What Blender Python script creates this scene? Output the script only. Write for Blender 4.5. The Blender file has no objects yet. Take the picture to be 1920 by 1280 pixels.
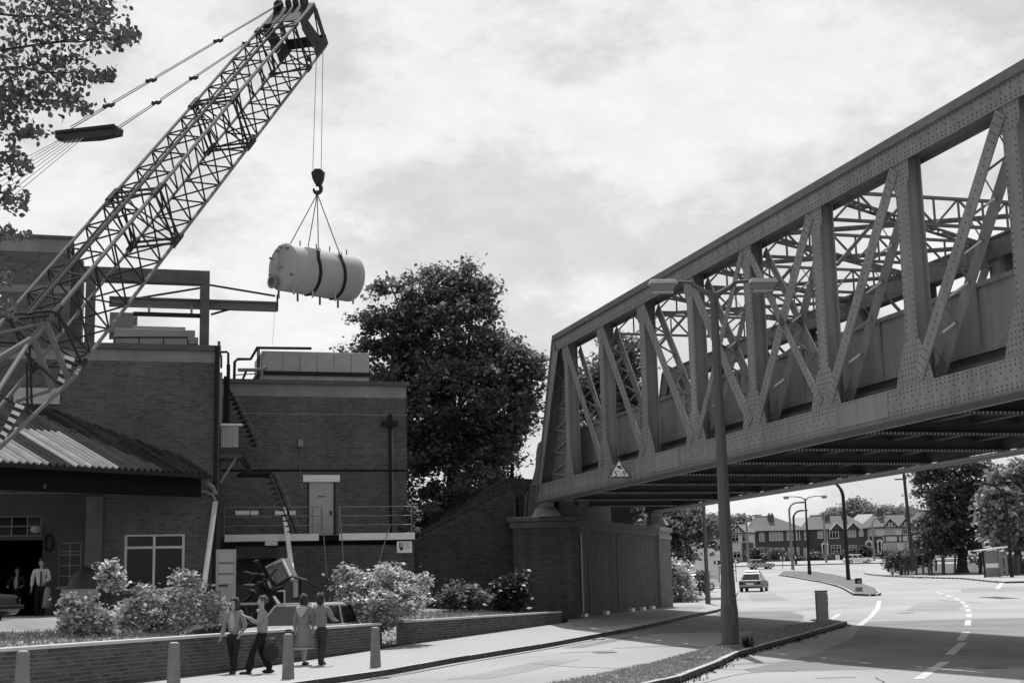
import bpy, bmesh, math, random
import numpy as np
from mathutils import Vector, Matrix, Euler
random.seed(7); RNG = np.random.default_rng(7)
scene = bpy.context.scene
COL = scene.collection
PI = math.pi

# ------------------------------------------------------------------ camera
FPX = 2667.0; EYE = 1.64; ROLL = .02404; PITCH = math.atan((1112.7-640)/FPX)
Fv = Vector((0, math.cos(PITCH), math.sin(PITCH))); R0 = Vector((1, 0, 0)); U0 = Vector((0, -math.sin(PITCH), math.cos(PITCH)))
Rv = R0*math.cos(ROLL)-U0*math.sin(ROLL); Uv = R0*math.sin(ROLL)+U0*math.cos(ROLL)
cd = bpy.data.cameras.new('camera'); cam = bpy.data.objects.new('camera', cd); COL.objects.link(cam)
cd.sensor_width = 36; cd.lens = 36*FPX/1920; cd.clip_end = 6000; cd.clip_start = .1
m = Matrix.Identity(4)
for i in range(3):
    m[i][0] = Rv[i]; m[i][1] = Uv[i]; m[i][2] = -Fv[i]
m[2][3] = EYE
cam.matrix_world = m
scene.camera = cam
# ------------------------------------------------------------------ world, sun, exposure
SUN_DIR = Vector((.005, .51, 1)).normalized()
world = bpy.data.worlds.new('World'); scene.world = world; world.use_nodes = True
nt = world.node_tree; nd = nt.nodes; lk = nt.links
bg = nd['Background']
sky = nd.new('ShaderNodeTexSky'); sky.sky_type = 'NISHITA'; sky.sun_disc = False
sky.sun_elevation = math.asin(SUN_DIR.z); sky.sun_rotation = math.atan2(SUN_DIR.x, SUN_DIR.y); sky.air_density = 1.2; sky.dust_density = 2.0
bw = nd.new('ShaderNodeRGBToBW'); lk.new(sky.outputs[0], bw.inputs[0])
tc = nd.new('ShaderNodeTexCoord')
def wmath(op, a, b=None, clamp=False):
    n = nd.new('ShaderNodeMath'); n.operation = op; n.use_clamp = clamp
    for i, x in enumerate((a, b)):
        if x is None: continue
        if isinstance(x, (int, float)): n.inputs[i].default_value = x
        else: lk.new(x, n.inputs[i])
    return n.outputs[0]
sx = nd.new('ShaderNodeSeparateXYZ'); lk.new(tc.outputs['Generated'], sx.inputs[0])
zz = wmath('MAXIMUM', sx.outputs[2], 0.03); zz = wmath('ADD', zz, .22)
cx = wmath('DIVIDE', sx.outputs[0], zz); cy = wmath('DIVIDE', sx.outputs[1], zz)
cc = nd.new('ShaderNodeCombineXYZ'); lk.new(cx, cc.inputs[0]); lk.new(cy, cc.inputs[1])
no = nd.new('ShaderNodeTexNoise'); no.inputs['Scale'].default_value = 5.5; no.inputs['Detail'].default_value = 9; no.inputs['Roughness'].default_value = .62
mpv = nd.new('ShaderNodeMapping'); mpv.inputs['Scale'].default_value = (1, 1, 1.9); lk.new(tc.outputs['Generated'], mpv.inputs[0])
lk.new(mpv.outputs[0], no.inputs['Vector'])
no2 = nd.new('ShaderNodeTexNoise'); no2.inputs['Scale'].default_value = 2.6; no2.inputs['Detail'].default_value = 4
lk.new(mpv.outputs[0], no2.inputs['Vector'])
cl = wmath('ADD', no.outputs['Fac'], wmath('MULTIPLY', wmath('SUBTRACT', no2.outputs['Fac'], .5), .8))
cr = nd.new('ShaderNodeMapRange'); cr.interpolation_type = 'SMOOTHSTEP'
cr.inputs['From Min'].default_value = .44; cr.inputs['From Max'].default_value = .61; lk.new(cl, cr.inputs['Value'])
skyv = wmath('MULTIPLY', wmath('POWER', bw.outputs[0], .35), 3.95)     # thin veil evens the dome out
cloud = wmath('MULTIPLY', cr.outputs[0], 1.9)
no3 = nd.new('ShaderNodeTexNoise'); no3.inputs['Scale'].default_value = 26; no3.inputs['Detail'].default_value = 8; no3.inputs['Roughness'].default_value = .7; lk.new(mpv.outputs[0], no3.inputs['Vector'])
fine = wmath('MULTIPLY', wmath('SUBTRACT', no3.outputs['Fac'], .5), 2.8)
lk.new(wmath('ADD', wmath('ADD', skyv, cloud), fine), bg.inputs['Color']); bg.inputs['Strength'].default_value = .1
sd = bpy.data.lights.new('sun', 'SUN'); sd.energy = 4.6; sd.angle = math.radians(.55); sd.color = (1, .985, .96)
sun = bpy.data.objects.new('sun', sd); COL.objects.link(sun)
sun.rotation_euler = (-SUN_DIR).to_track_quat('-Z', 'Y').to_euler()
vs = scene.view_settings; vs.view_transform = 'Standard'; vs.look = 'None'; vs.gamma = 1; vs.exposure = 0; vs.use_curve_mapping = False
scene.cycles.max_bounces = 6; scene.cycles.transparent_max_bounces = 8

# ------------------------------------------------------------------ geometry of the place
PR = [(-60, 0), (31, 0), (40, .14), (57, .5), (75, .82), (103, 1.38), (144, 2.15), (175, 3.05), (212, 4.75), (240, 5.85), (265, 6.85), (300, 7.3), (420, 9), (3500, 14)]
def P(y): return float(np.interp(y, [a for a, _ in PR], [b for _, b in PR]))
def ray(px, py): return Fv+Rv*((px-960)/FPX)+Uv*((640-py)/FPX)
def at(px, py, y):
    d = ray(px, py); return Vector((0, 0, EYE))+d*(y/d.y)
def G(px, py, dz=0):
    d = ray(px, py); y = 8.0
    while y < 500:
        q = Vector((0, 0, EYE))+d*(y/d.y)
        if q.z <= P(y)+dz: return q
        y += .05
    return q
class Frame:                                    # a vertical plane: u along it, v inwards, z up
    def __init__(s, ox, oy, ang):
        s.o = Vector((ox, oy, 0)); s.u = Vector((math.cos(ang), math.sin(ang), 0)); s.v = Vector((-math.sin(ang), math.cos(ang), 0))
    def p(s, u, v, z): return s.o+s.u*u+s.v*v+Vector((0, 0, z))
    def uz(s, px, py, v=0):
        d = ray(px, py); o = s.o+s.v*v
        t = (o-Vector((0, 0, EYE))).dot(s.v)/d.dot(s.v); q = Vector((0, 0, EYE))+d*t
        return (q-s.o).dot(s.u), q.z
ANG = .2845                                     # bridge and buildings stand square to each other
BF = Frame(.92, 57.0, ANG)
def BP(s, w, z): return BF.p(w, -s, z)          # s along the bridge towards the viewer, w across, z up

# ------------------------------------------------------------------ materials (the photograph is black and white)
MATS = {}
def mat(name, base, var=.15, scale=6, rough=.75, bump=.0, bscale=40, spec=.3, island=0, objrand=0, metal=0, stretch=None, big=0, bigscale=.4, transl=0, burnt=0, streak=0):
    if name in MATS: return MATS[name]
    M = bpy.data.materials.new(name); M.use_nodes = True; t = M.node_tree; N = t.nodes; L = t.links
    b = N['Principled BSDF']; b.inputs['Roughness'].default_value = rough; b.inputs['Specular IOR Level'].default_value = spec; b.inputs['Metallic'].default_value = metal
    co = N.new('ShaderNodeTexCoord'); src = co.outputs['Object']
    if stretch:
        mp = N.new('ShaderNodeMapping'); mp.inputs['Scale'].default_value = stretch; L.new(src, mp.inputs[0]); src2 = mp.outputs[0]
    else: src2 = src
    def noise(sc, det, s=src2):
        n = N.new('ShaderNodeTexNoise'); n.inputs['Scale'].default_value = sc; n.inputs['Detail'].default_value = det; L.new(s, n.inputs['Vector']); return n.outputs['Fac']
    def ma(op, a, c):
        n = N.new('ShaderNodeMath'); n.operation = op
        for i, x in enumerate((a, c)):
            if isinstance(x, (int, float)): n.inputs[i].default_value = x
            else: L.new(x, n.inputs[i])
        return n.outputs[0]
    f = ma('ADD', ma('MULTIPLY', ma('SUBTRACT', noise(scale, 6), .5), 3.2*var), 1.0)
    if big: f = ma('MULTIPLY', f, ma('ADD', ma('MULTIPLY', ma('SUBTRACT', noise(bigscale, 5, src), .5), 3.2*big), 1.0))
    if island:
        g = N.new('ShaderNodeNewGeometry'); f = ma('MULTIPLY', f, ma('ADD', ma('MULTIPLY', ma('SUBTRACT', g.outputs['Random Per Island'], .5), 2*island), 1.0))
    if burnt:
        g = N.new('ShaderNodeNewGeometry'); h = ma('FRACT', ma('MULTIPLY', g.outputs['Random Per Island'], 7.31), 0); f = ma('MULTIPLY', f, ma('SUBTRACT', 1.0, ma('MULTIPLY', ma('LESS_THAN', h, .14), burnt)))
    if streak:
        mp2 = N.new('ShaderNodeMapping'); mp2.inputs['Scale'].default_value = (2.2, 2.2, .12); L.new(src, mp2.inputs[0])
        f = ma('MULTIPLY', f, ma('ADD', ma('MULTIPLY', ma('SUBTRACT', noise(1.6, 5, mp2.outputs[0]), .5), 3.2*streak), 1.0))
    if objrand:
        oi = N.new('ShaderNodeObjectInfo'); f = ma('MULTIPLY', f, ma('ADD', ma('MULTIPLY', ma('SUBTRACT', oi.outputs['Random'], .5), 2*objrand), 1.0))
    v = ma('MULTIPLY', ma('MAXIMUM', f, .15), base)
    L.new(v, b.inputs['Base Color'])
    if bump:
        bp = N.new('ShaderNodeBump'); bp.inputs['Strength'].default_value = bump; bp.inputs['Distance'].default_value = .02
        L.new(noise(bscale, 4), bp.inputs['Height']); L.new(bp.outputs[0], b.inputs['Normal'])
    if transl:
        tr = N.new('ShaderNodeBsdfTranslucent'); L.new(ma('MULTIPLY', v, 1.3), tr.inputs['Color'])
        mx = N.new('ShaderNodeMixShader'); mx.inputs[0].default_value = transl
        L.new(b.outputs[0], mx.inputs[1]); L.new(tr.outputs[0], mx.inputs[2]); L.new(mx.outputs[0], N['Material Output'].inputs[0])
    MATS[name] = M; return M
M_road = mat('road_surface', .33, .2, 22, .85, .35, 60, .2, big=.22, bigscale=.2)
M_pave = mat('pavement_surface', .345, .14, 14, .85, .2, 60, .3, big=.08, bigscale=.3)
M_kerb = mat('kerb_stone', .42, .15, 8, .85, .2, objrand=.15)
M_kerbf = mat('kerb_face_shade', .05, .3, 6, .9, .2, objrand=.2)  # shade on the kerb faces put into their colour
M_mark = mat('road_paint', .52, .2, 6, .75, spec=.25, big=.22, bigscale=1.6)
M_ground = mat('earth', .13, .25, 1.2, .95, .4, 20, .1, big=.2, bigscale=.2)
M_yard = mat('yard_surface', .24, .18, 1.5, .9, .3, 30, .2, big=.15)
M_grass = mat('dry_grass', .20, .2, 4, .9, spec=.1, island=.35, transl=.2)
M_bank = mat('bank_turf', .026, .16, 5, .95, .4, 18, .05, big=.14, bigscale=.35)
M_brick = mat('sooty_brick', .098, .10, 9, .9, .2, 60, .15, island=.18, big=.3, bigscale=.5, burnt=.3, streak=.13)
M_brick2 = mat('dark_brick', .07, .12, 9, .9, .2, 60, .15, island=.14, burnt=.4, big=.2, bigscale=.7)
M_brickw = mat('wall_brick', .075, .12, 9, .9, .2, 60, .15, island=.25, objrand=.3, big=.1)
M_mortar = mat('mortar', .21, .15, 5, .95, .2, big=.18, bigscale=.5)
M_abrick = mat('abutment_brick', .075, .15, 5, .85, .2, 60, .25, island=.2, big=.2, bigscale=.5, streak=.35)
M_conc = mat('concrete_band', .22, .22, 2.2, .9, .2, 40, .2, stretch=(1, 1, .4), big=.2, bigscale=.6)
M_dconc = mat('dark_concrete', .10, .2, 2.5, .9, .2, 40, .2, big=.15)
M_white = mat('white_paint', .78, .08, 3, .6, spec=.35, big=.08)
M_bridge = mat('bridge_paint', .22, .10, 4, .7, .08, 50, .25, big=.16, bigscale=.6, streak=.24)
M_bridged = mat('bridge_sooty_paint', .15, .2, 4, .75, .1, 50, .25, big=.15, bigscale=.5)
M_rivet = mat('rivet_paint', .04, .1, 4, .6, spec=.4)
M_rivetl = mat('lit_rivet', .5, .1, 4, .5, spec=.4)  # bounce light on the girder flanges put into the rivet colour
M_pale = mat('pale_pipe_and_lit_edge', .55, .1, 4, .5, spec=.4)  # also colours the painted light line along the bridge edges
M_girder = mat('girder_soot', .09, .25, 3, .85, .1, 50, .2)
M_crane = mat('crane_tube_paint', .15, .15, 5, .75, spec=.2)
M_craned = mat('crane_lacing_paint', .03, .15, 5, .75, spec=.25)
M_black = mat('black_paint', .022, .2, 5, .5, spec=.45)
M_rope = mat('steel_rope', .10, .15, 5, .6, spec=.4)
M_tank = mat('tank_primer', .33, .07, 2.2, .6, .03, 30, .3, big=.1, bigscale=.7, streak=.09)
M_tankd = mat('tank_fitting', .12, .15, 6, .6)
M_strap = mat('black_strap', .012, .2, 8, .8)
M_lamp = mat('lamp_post_concrete', .105, .18, 5, .85, .2, 60, .2, stretch=(1, 1, .3))
M_lampm = mat('lamp_metal', .10, .15, 5, .6)
M_lampl = mat('lamp_bowl', .5, .06, 4, .35, spec=.5)
M_bollard = mat('concrete_bollard', .20, .22, 7, .9, .3, 60, .15, big=.2, bigscale=2)
M_wbol = mat('plastic_bollard', .5, .1, 3, .5)
M_roofl = mat('pale_roof_sheet', .27, .2, 3, .8, spec=.15, objrand=.3, big=.2, bigscale=1)
M_roofd = mat('dark_roof_sheet', .035, .25, 3, .9, spec=.06, objrand=.4, big=.25, bigscale=1)
M_glass = mat('window_glass', .01, .1, 3, .1, spec=.22)
M_cglass = mat('car_glass', .01, .1, 3, .08, spec=.5)
M_frame = mat('window_frame', .6, .08, 5, .6)
M_plaster = mat('stained_plaster', .065, .22, 2, .9, .1, 40, .15, big=.2)
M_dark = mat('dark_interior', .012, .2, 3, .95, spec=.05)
M_metal = mat('grey_metal', .2, .15, 5, .5, spec=.5)
M_dmetal = mat('dark_metal', .022, .2, 5, .75, spec=.15)
M_plant = mat('plant_casing', .34, .1, 2, .6, big=.1)
M_board = mat('weathered_board', .3, .2, 7, .8, stretch=(1, 1, .2))
M_bark = mat('bark', .05, .3, 8, .95, .6, 20, .1, stretch=(1, 1, .3))
M_leafd = mat('tree_leaf', .12, .2, 3, .5, spec=.35, island=.6, transl=.5, big=.25, bigscale=.35)
M_leafn = mat('near_leaf', .06, .2, 8, .45, spec=.5, island=.4, objrand=.3, transl=.3)
M_leafb = mat('glint_bush_leaf', .46, .2, 3, .38, spec=.5, island=.8, transl=.34)  # sunlit glints put into the leaf colour, varied leaf by leaf
M_leafm = mat('hedge_leaf', .09, .2, 3, .5, spec=.4, island=.5, transl=.3)
M_leaffar = mat('hazed_far_leaf', .26, .2, 2, .8, spec=.2, island=.35, transl=.25)  # distance haze put into the leaf colour
M_hbrick = mat('house_brick', .085, .12, 1.5, .9, spec=.15, big=.1)
M_hroof = mat('house_roof_tile', .15, .12, 2.5, .85, spec=.2, big=.1, objrand=.1)
M_render = mat('white_render', .6, .08, 2, .8)
M_timber = mat('black_timber', .04, .15, 4, .7)
M_net = mat('curtained_pane', .3, .25, 1.5, .3, spec=.5)
M_tyre = mat('tyre', .02, .2, 8, .9, spec=.15)
M_chrome = mat('chrome', .5, .05, 3, .25, metal=.8)
M_skin = mat('skin', .36, .08, 12, .6)
M_hair = mat('dark_hair', .025, .3, 30, .45, spec=.5, stretch=(1, 1, .2))
M_hair2 = mat('brown_hair', .07, .3, 30, .5, spec=.5, stretch=(1, 1, .2))
M_shoe = mat('black_shoe', .015, .2, 5, .4)
def cloth(name, v): return mat(name, v, .14, 14, .9, .3, 30, .1)

# ------------------------------------------------------------------ mesh helpers
class MB:
    def __init__(s): s.v = []; s.f = []
    def add(s, vs, fs):
        k = len(s.v); s.v += [tuple(x) for x in vs]; s.f += [tuple(i+k for i in f) for f in fs]
    def hexa(s, p): s.add(p, [(0, 3, 2, 1), (4, 5, 6, 7), (0, 1, 5, 4), (1, 2, 6, 5), (2, 3, 7, 6), (3, 0, 4, 7)])
    def box(s, x0, x1, y0, y1, z0, z1):
        s.hexa([(x0, y0, z0), (x1, y0, z0), (x1, y1, z0), (x0, y1, z0), (x0, y0, z1), (x1, y0, z1), (x1, y1, z1), (x0, y1, z1)])
    def fbox(s, fr, u0, u1, v0, v1, z0, z1):
        s.hexa([fr.p(u0, v0, z0), fr.p(u1, v0, z0), fr.p(u1, v1, z0), fr.p(u0, v1, z0), fr.p(u0, v0, z1), fr.p(u1, v0, z1), fr.p(u1, v1, z1), fr.p(u0, v1, z1)])
    def bar(s, p, q, w, h, side=None):           # w across 'side', h across the third axis
        p = Vector(p); q = Vector(q); d = (q-p).normalized()
        if side is None: side = d.cross(Vector((0, 0, 1)));
        side = Vector(side); side = side-d*side.dot(d)
        if side.length < 1e-5: side = Vector((1, 0, 0))
        side.normalize(); up = d.cross(side)
        a = side*w/2; b = up*h/2
        s.hexa([p-a-b, p+a-b, p+a+b, p-a+b, q-a-b, q+a-b, q+a+b, q-a+b])
    def tube(s, pts, r, n=8, cap=True):
        pts = [Vector(x) for x in pts]
        rs = r if isinstance(r, (list, tuple)) else [r]*len(pts)
        k = len(s.v); prev = None
        for i, p in enumerate(pts):
            d = (pts[min(i+1, len(pts)-1)]-pts[max(i-1, 0)]).normalized()
            if prev is None: a = d.orthogonal().normalized()
            else:
                a = prev-d*prev.dot(d); a.normalize()
            prev = a; b = d.cross(a)
            for j in range(n):
                t = 2*PI*j/n; s.v.append(tuple(p+(a*math.cos(t)+b*math.sin(t))*rs[i]))
        for i in range(len(pts)-1):
            for j in range(n):
                j2 = (j+1) % n; s.f.append((k+i*n+j, k+i*n+j2, k+(i+1)*n+j2, k+(i+1)*n+j))
        if cap:
            s.f.append(tuple(k+j for j in range(n))[::-1]); s.f.append(tuple(k+(len(pts)-1)*n+j for j in range(n)))
    def prism(s, poly, vec):
        n = len(poly); vec = Vector(vec); A = [Vector(x) for x in poly]
        s.add(A+[x+vec for x in A], [tuple(range(n))[::-1], tuple(range(n, 2*n))]+[(i, (i+1) % n, n+(i+1) % n, n+i) for i in range(n)])
    def lathe(s, prof, c=(0, 0, 0), n=16):
        k = len(s.v)
        for r, z in prof:
            for j in range(n):
                t = 2*PI*j/n; s.v.append((c[0]+r*math.cos(t), c[1]+r*math.sin(t), c[2]+z))
        for i in range(len(prof)-1):
            for j in range(n):
                j2 = (j+1) % n; s.f.append((k+i*n+j, k+i*n+j2, k+(i+1)*n+j2, k+(i+1)*n+j))
        s.f.append(tuple(k+j for j in range(n))[::-1]); s.f.append(tuple(k+(len(prof)-1)*n+j for j in range(n)))
    def ell(s, c, r, nu=12, nv=8):
        c = Vector(c)
        prof = [(math.sin(PI*i/nv), -math.cos(PI*i/nv)) for i in range(nv+1)]
        k = len(s.v)
        for a, b in prof:
            for j in range(nu):
                t = 2*PI*j/nu; s.v.append((c.x+r[0]*max(a, .02)*math.cos(t), c.y+r[1]*max(a, .02)*math.sin(t), c.z+r[2]*b))
        for i in range(nv):
            for j in range(nu):
                j2 = (j+1) % nu; s.f.append((k+i*nu+j, k+i*nu+j2, k+(i+1)*nu+j2, k+(i+1)*nu+j))
    def mesh(s, name, m, smooth=False):
        me = bpy.data.meshes.new(name); me.from_pydata(s.v, [], s.f); me.update()
        if m: me.materials.append(m)
        if smooth: me.polygons.foreach_set('use_smooth', [True]*len(me.polygons))
        return me
    def build(s, name, m, parent=None, smooth=False, bevel=0, local=False, kind=None):
        o = bpy.data.objects.new(name, s.mesh(name, m, smooth)); COL.objects.link(o)
        if parent is not None: setpar(o, parent, local)
        if bevel:
            bv = o.modifiers.new('bevel', 'BEVEL'); bv.width = bevel; bv.segments = 2; bv.limit_method = 'ANGLE'
        if kind: o['kind'] = kind
        return o
def wloc(o):
    v = Vector(o.location)
    while o.parent: o = o.parent; v = v+Vector(o.location)
    return v
def setpar(o, parent, local=False):
    o.parent = parent
    if not local and not parent.get('_local'):
        root = parent
        while root.parent: root = root.parent
        if parent == root: o.matrix_parent_inverse = Matrix.Translation(-Vector(root.location))
def tag(o, label, cat, group=None):
    o['label'] = label; o['category'] = cat
    if group: o['group'] = group
    return o
def thing(name, label, cat, loc=(0, 0, 0), rz=0, group=None, local=False):
    o = bpy.data.objects.new(name, None); COL.objects.link(o); o.location = loc; o.rotation_euler = (0, 0, rz); o.empty_display_size = .3
    return tag(o, label, cat, group)
def struct(name, mb, m, smooth=False):
    o = mb.build(name, m, smooth=smooth); o['kind'] = 'structure'; return o
def dup(root, loc, rz=0, label=None, name=None):
    c = root.copy(); COL.objects.link(c); c.location = loc; c.rotation_euler = (0, 0, rz)
    if label: c['label'] = label
    def rec(src, dst):
        for ch in list(src.children):
            k = ch.copy(); COL.objects.link(k); k.parent = dst; k.matrix_parent_inverse = ch.matrix_parent_inverse.copy(); rec(ch, k)
    rec(root, c); return c

# sheets that follow the rise of the land
def interp(poly, y): return float(np.interp(y, [p[1] for p in poly], [p[0] for p in poly]))
def sheet(mb, left, right, y0, y1, dz, step=1.0, zf=P, skirt=0):
    ys = sorted(set(list(np.arange(y0, y1, step))+[y1]+[p[1] for p in left+right if y0 < p[1] < y1]+[a for a, _ in PR if y0 < a < y1]))
    k = len(mb.v)
    for y in ys:
        a = interp(left, y); b = max(interp(right, y), a+.001)
        mb.v += [(a, y, zf(y)+dz), (b, y, zf(y)+dz)]
    for i in range(len(ys)-1): mb.f.append((k+2*i, k+2*i+1, k+2*i+3, k+2*i+2))
    if skirt:
        for side in (0, 1):
            kk = len(mb.v)
            for i, y in enumerate(ys):
                x = mb.v[k+2*i+side][0]; mb.v += [(x, y, zf(y)+dz), (x, y, zf(y)+dz-skirt)]
            for i in range(len(ys)-1):
                q = (kk+2*i, kk+2*i+1, kk+2*i+3, kk+2*i+2); mb.f.append(q if side else q[::-1])
def poly_g(pts, dz=0): return [tuple(G(px, py, dz)[:2]) for px, py in pts]

# ================================================================== SETTING
KERB = [(-26, -30), (-10, 11), (-6.6, 20.5)]+poly_g([(640, 1267), (850, 1233), (1060, 1199), (1200, 1173), (1345, 1142), (1365, 1134)], .12)
WALL = [(-30, -30), (-12.6, 12)]+[(-9.0, 24.2)]+poly_g([(405, 1262), (640, 1228), (740, 1211), (900, 1187), (1058, 1167)], .12)
mb = MB(); GX = 2500
ys = [-200, -60, 31, 40, 57, 75, 103, 144, 175, 212, 240, 265, 300, 420, 900, 3500]
for y in ys: mb.v += [(-GX, y, P(y)-.05), (GX, y, P(y)-.05)]
for i in range(len(ys)-1): mb.f.append((2*i, 2*i+1, 2*i+3, 2*i+2))
struct('ground', mb, M_ground)
mb = MB()
e = KERB[-1]
roadL = KERB+[(13.3, 88.4), (15.2, 100), (17.0, 112), (15.5, 115), (8, 119), (4, 124), (4, 146), (20, 151)]
fk = poly_g([(1420, 1066), (1470, 1062), (1560, 1060), (1640, 1054)])
roadL = roadL+[(25, 181), (30, 197), (30, 205)]
roadR = [(60, -30), (60, 111), (37.6, 112), (38.8, 119.5), (42, 137), (41.5, 146), (40.3, 154), (40.3, 163), (41.4, 173), (46, 188), (60, 200), (75, 226)]
sheet(mb, roadL, roadR, -30, 226, 0, 2)
struct('road', mb, M_road)
mb = MB(); ov = [(x-.0, y) for x, y in KERB]
sheet(mb, [(x, y) for x, y in WALL]+[(2.6, 58.6), (7.2, 69), (7.6, 76), (9.5, 92), (13.5, 112)], [(x-.14, y) for x, y in KERB]+[(13.16, 88.4), (15.06, 100), (16.9, 112)], -30, 112, .12, 1.0, skirt=.3)
struct('pavement', mb, M_pave)
def kerbstones(pts, parent_name, zoff=.125, w=.14, maxn=80, ymin=15):
    par = bpy.data.objects[parent_name]
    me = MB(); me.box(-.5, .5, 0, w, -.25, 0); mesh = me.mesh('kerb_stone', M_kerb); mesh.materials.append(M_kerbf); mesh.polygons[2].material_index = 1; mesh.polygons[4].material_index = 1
    cnt = 0
    for (x0, y0), (x1, y1) in zip(pts[:-1], pts[1:]):
        Ls = math.hypot(x1-x0, y1-y0); n = max(1, int(Ls/.95)); ang = math.atan2(y1-y0, x1-x0)
        for i in range(n):
            t = (i+.5)/n; x = x0+(x1-x0)*t; y = y0+(y1-y0)*t
            if y < ymin: continue
            o = bpy.data.objects.new('kerb_stone', mesh); COL.objects.link(o); o.parent = par
            za = P(y0+(y1-y0)*i/n); zb = P(y0+(y1-y0)*(i+1)/n); Lb = Ls/n
            o.location = (x, y, (za+zb)/2+zoff+random.uniform(-.004, .004)); o.rotation_euler = (0, -math.atan2(zb-za, Lb), ang+random.uniform(-.006, .006)); o.scale = ((Lb-.012), 1, 1); cnt += 1
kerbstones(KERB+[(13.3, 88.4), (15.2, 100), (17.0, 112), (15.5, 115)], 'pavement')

# central reservation with the lamp, and the one further on
ISL_R = [(-12, -12), (-3.2, 10), (.8, 21.5), (2.72, 26.2)]+poly_g([(1371, 1232), (1440, 1212), (1580, 1172)])
ISL_L = [(-14, -12), (-5.8, 10), (-1.4, 20.5)]+poly_g([(1100, 1280), (1210, 1255), (1345, 1217), (1400, 1196), (1480, 1178), (1535, 1171)])
ye = ISL_R[-1][1]
mb = MB(); sheet(mb, ISL_L+[(ISL_R[-1][0]-.1, ye)], ISL_R, -12, ye, .11, .7, skirt=.2)
struct('central_verge', mb, mat('verge_turf', .26, .3, 3, .95, .6, 30, .1, big=.25, bigscale=.8))
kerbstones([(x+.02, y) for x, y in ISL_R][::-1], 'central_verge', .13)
i2L = poly_g([(1610, 1114), (1590, 1106), (1565, 1097), (1540, 1090), (1500, 1083), (1462, 1078)]); i2L[0] = (i2L[0][0], 86.0)
i2 = [(20.6, 84.5), (20.3, 87), (22.4, 98), (24.9, 111.6), (29, 138), (30.75, 157), (31.8, 175)]
i2r = [(20.9, 84.6), (21.7, 87), (24.9, 101), (28.2, 118), (33.9, 146), (37.2, 171), (37.8, 183)]
mb = MB(); sheet(mb, i2+[(34.5, 187)], i2r+[(35.2, 187)], 84.6, 187, .12, 2, skirt=.2)
struct('traffic_island', mb, mat('island_turf', .16, .2, 2, .95, .3, 20, .1))
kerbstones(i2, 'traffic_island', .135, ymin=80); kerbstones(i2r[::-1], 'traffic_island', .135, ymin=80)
# far pavements
RK = poly_g([(1895, 1093), (1850, 1088), (1800, 1083.5), (1740, 1081.5), (1680, 1079.5), (1640, 1077), (1618, 1074)], .1)
RK = sorted(RK, key=lambda p: p[1])
mb = MB(); sheet(mb, [(37.7, 112), (38.9, 119.5), (42.1, 137), (41.6, 146), (40.4, 154), (40.4, 163), (41.5, 173), (46, 188)], [(75, 112), (75, 188)], 112, 188, .12, 3, skirt=.2)
struct('far_pavement', mb, M_pave)
kerbstones([(41.5, 173), (40.4, 163), (40.4, 154), (41.6, 146), (42.1, 137), (38.9, 119.5), (37.7, 112)], 'far_pavement', .135, ymin=80)
kerbstones([(58, 111.9), (37.7, 112)], 'far_pavement', .135, ymin=80)
mb = MB(); sheet(mb, [(43.6, 151.5), (43.2, 163), (44.5, 173), (48, 188), (52, 200)], [(110, 151.5), (110, 200)], 151.5, 200, .135, 3); struct('field', mb, mat('field_turf', .11, .2, 2, .95, .4, 15, .1, big=.2))
mb = MB(); sheet(mb, [(6, 208), (26, 212), (26, 236)], [(90, 208), (90, 236)], 213, 236, .13, 3, skirt=.2)
struct('terrace_pavement', mb, M_pave)
# painted markings on the road
def stripe(mb, pts, w, dz=.006):
    pts = [Vector((x, y, 0)) for x, y in pts]; k = len(mb.v)
    for i, p in enumerate(pts):
        d = (pts[min(i+1, len(pts)-1)]-pts[max(0, i-1)]).normalized(); n = Vector((-d.y, d.x, 0))
        for s in (1, -1):
            q = p+n*s*w/2; mb.v.append((q.x, q.y, P(q.y)+dz))
    for i in range(len(pts)-1): mb.f.append((k+2*i, k+2*i+1, k+2*i+3, k+2*i+2))
roadobj = bpy.data.objects['road']
def dash(pxs, w, dz=.006):
    mb = MB(); stripe(mb, poly_g(pxs), w, dz); mb.build('lane_dash', M_mark, roadobj)
dash([(1722, 1273), (1745, 1258), (1772, 1240)], .2)
dash([(1781, 1227), (1795, 1213), (1806, 1204)], .22)
dash([(1801, 1200), (1808, 1190), (1811, 1184)], .22)
for a, b in (((1814, 1172), (1816, 1162)), ((1817, 1157), (1817, 1150)), ((1816, 1146), (1815, 1141)), ((1813.5, 1138), (1811, 1134)), ((1808, 1131), (1803, 1127)), ((1799, 1125), (1790, 1121)), ((1784, 1118.5), (1774, 1115)), ((1768, 1113), (1756, 1109.5))):
    dash([a, b], .2)
mb = MB()
for k in range(6):
    y = 1122+k*7.2; stripe(mb, poly_g([(1600-k*5, y+2), (1650-k*4, y)]), .28)
stripe(mb, poly_g([(1649, 1126), (1645, 1140), (1632, 1156), (1610, 1173)]), .22)
stripe(mb, poly_g([(1575, 1150), (1555, 1163)]), .2)
mb.build('hatched_marking', mat('worn_road_paint', .5, .2, 5, .8), roadobj)
mb = MB(); stripe(mb, poly_g([(1870, 1103), (1880, 1091)]), .3); mb.build('stop_line', M_mark, roadobj)
mb = MB()
stripe(mb, [(x+.32, y) for x, y in KERB[2:-2]], .07, .005)
mb.build('gutter_line', mat('gutter_dirt', .08, .4, 2, .95), roadobj)
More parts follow.
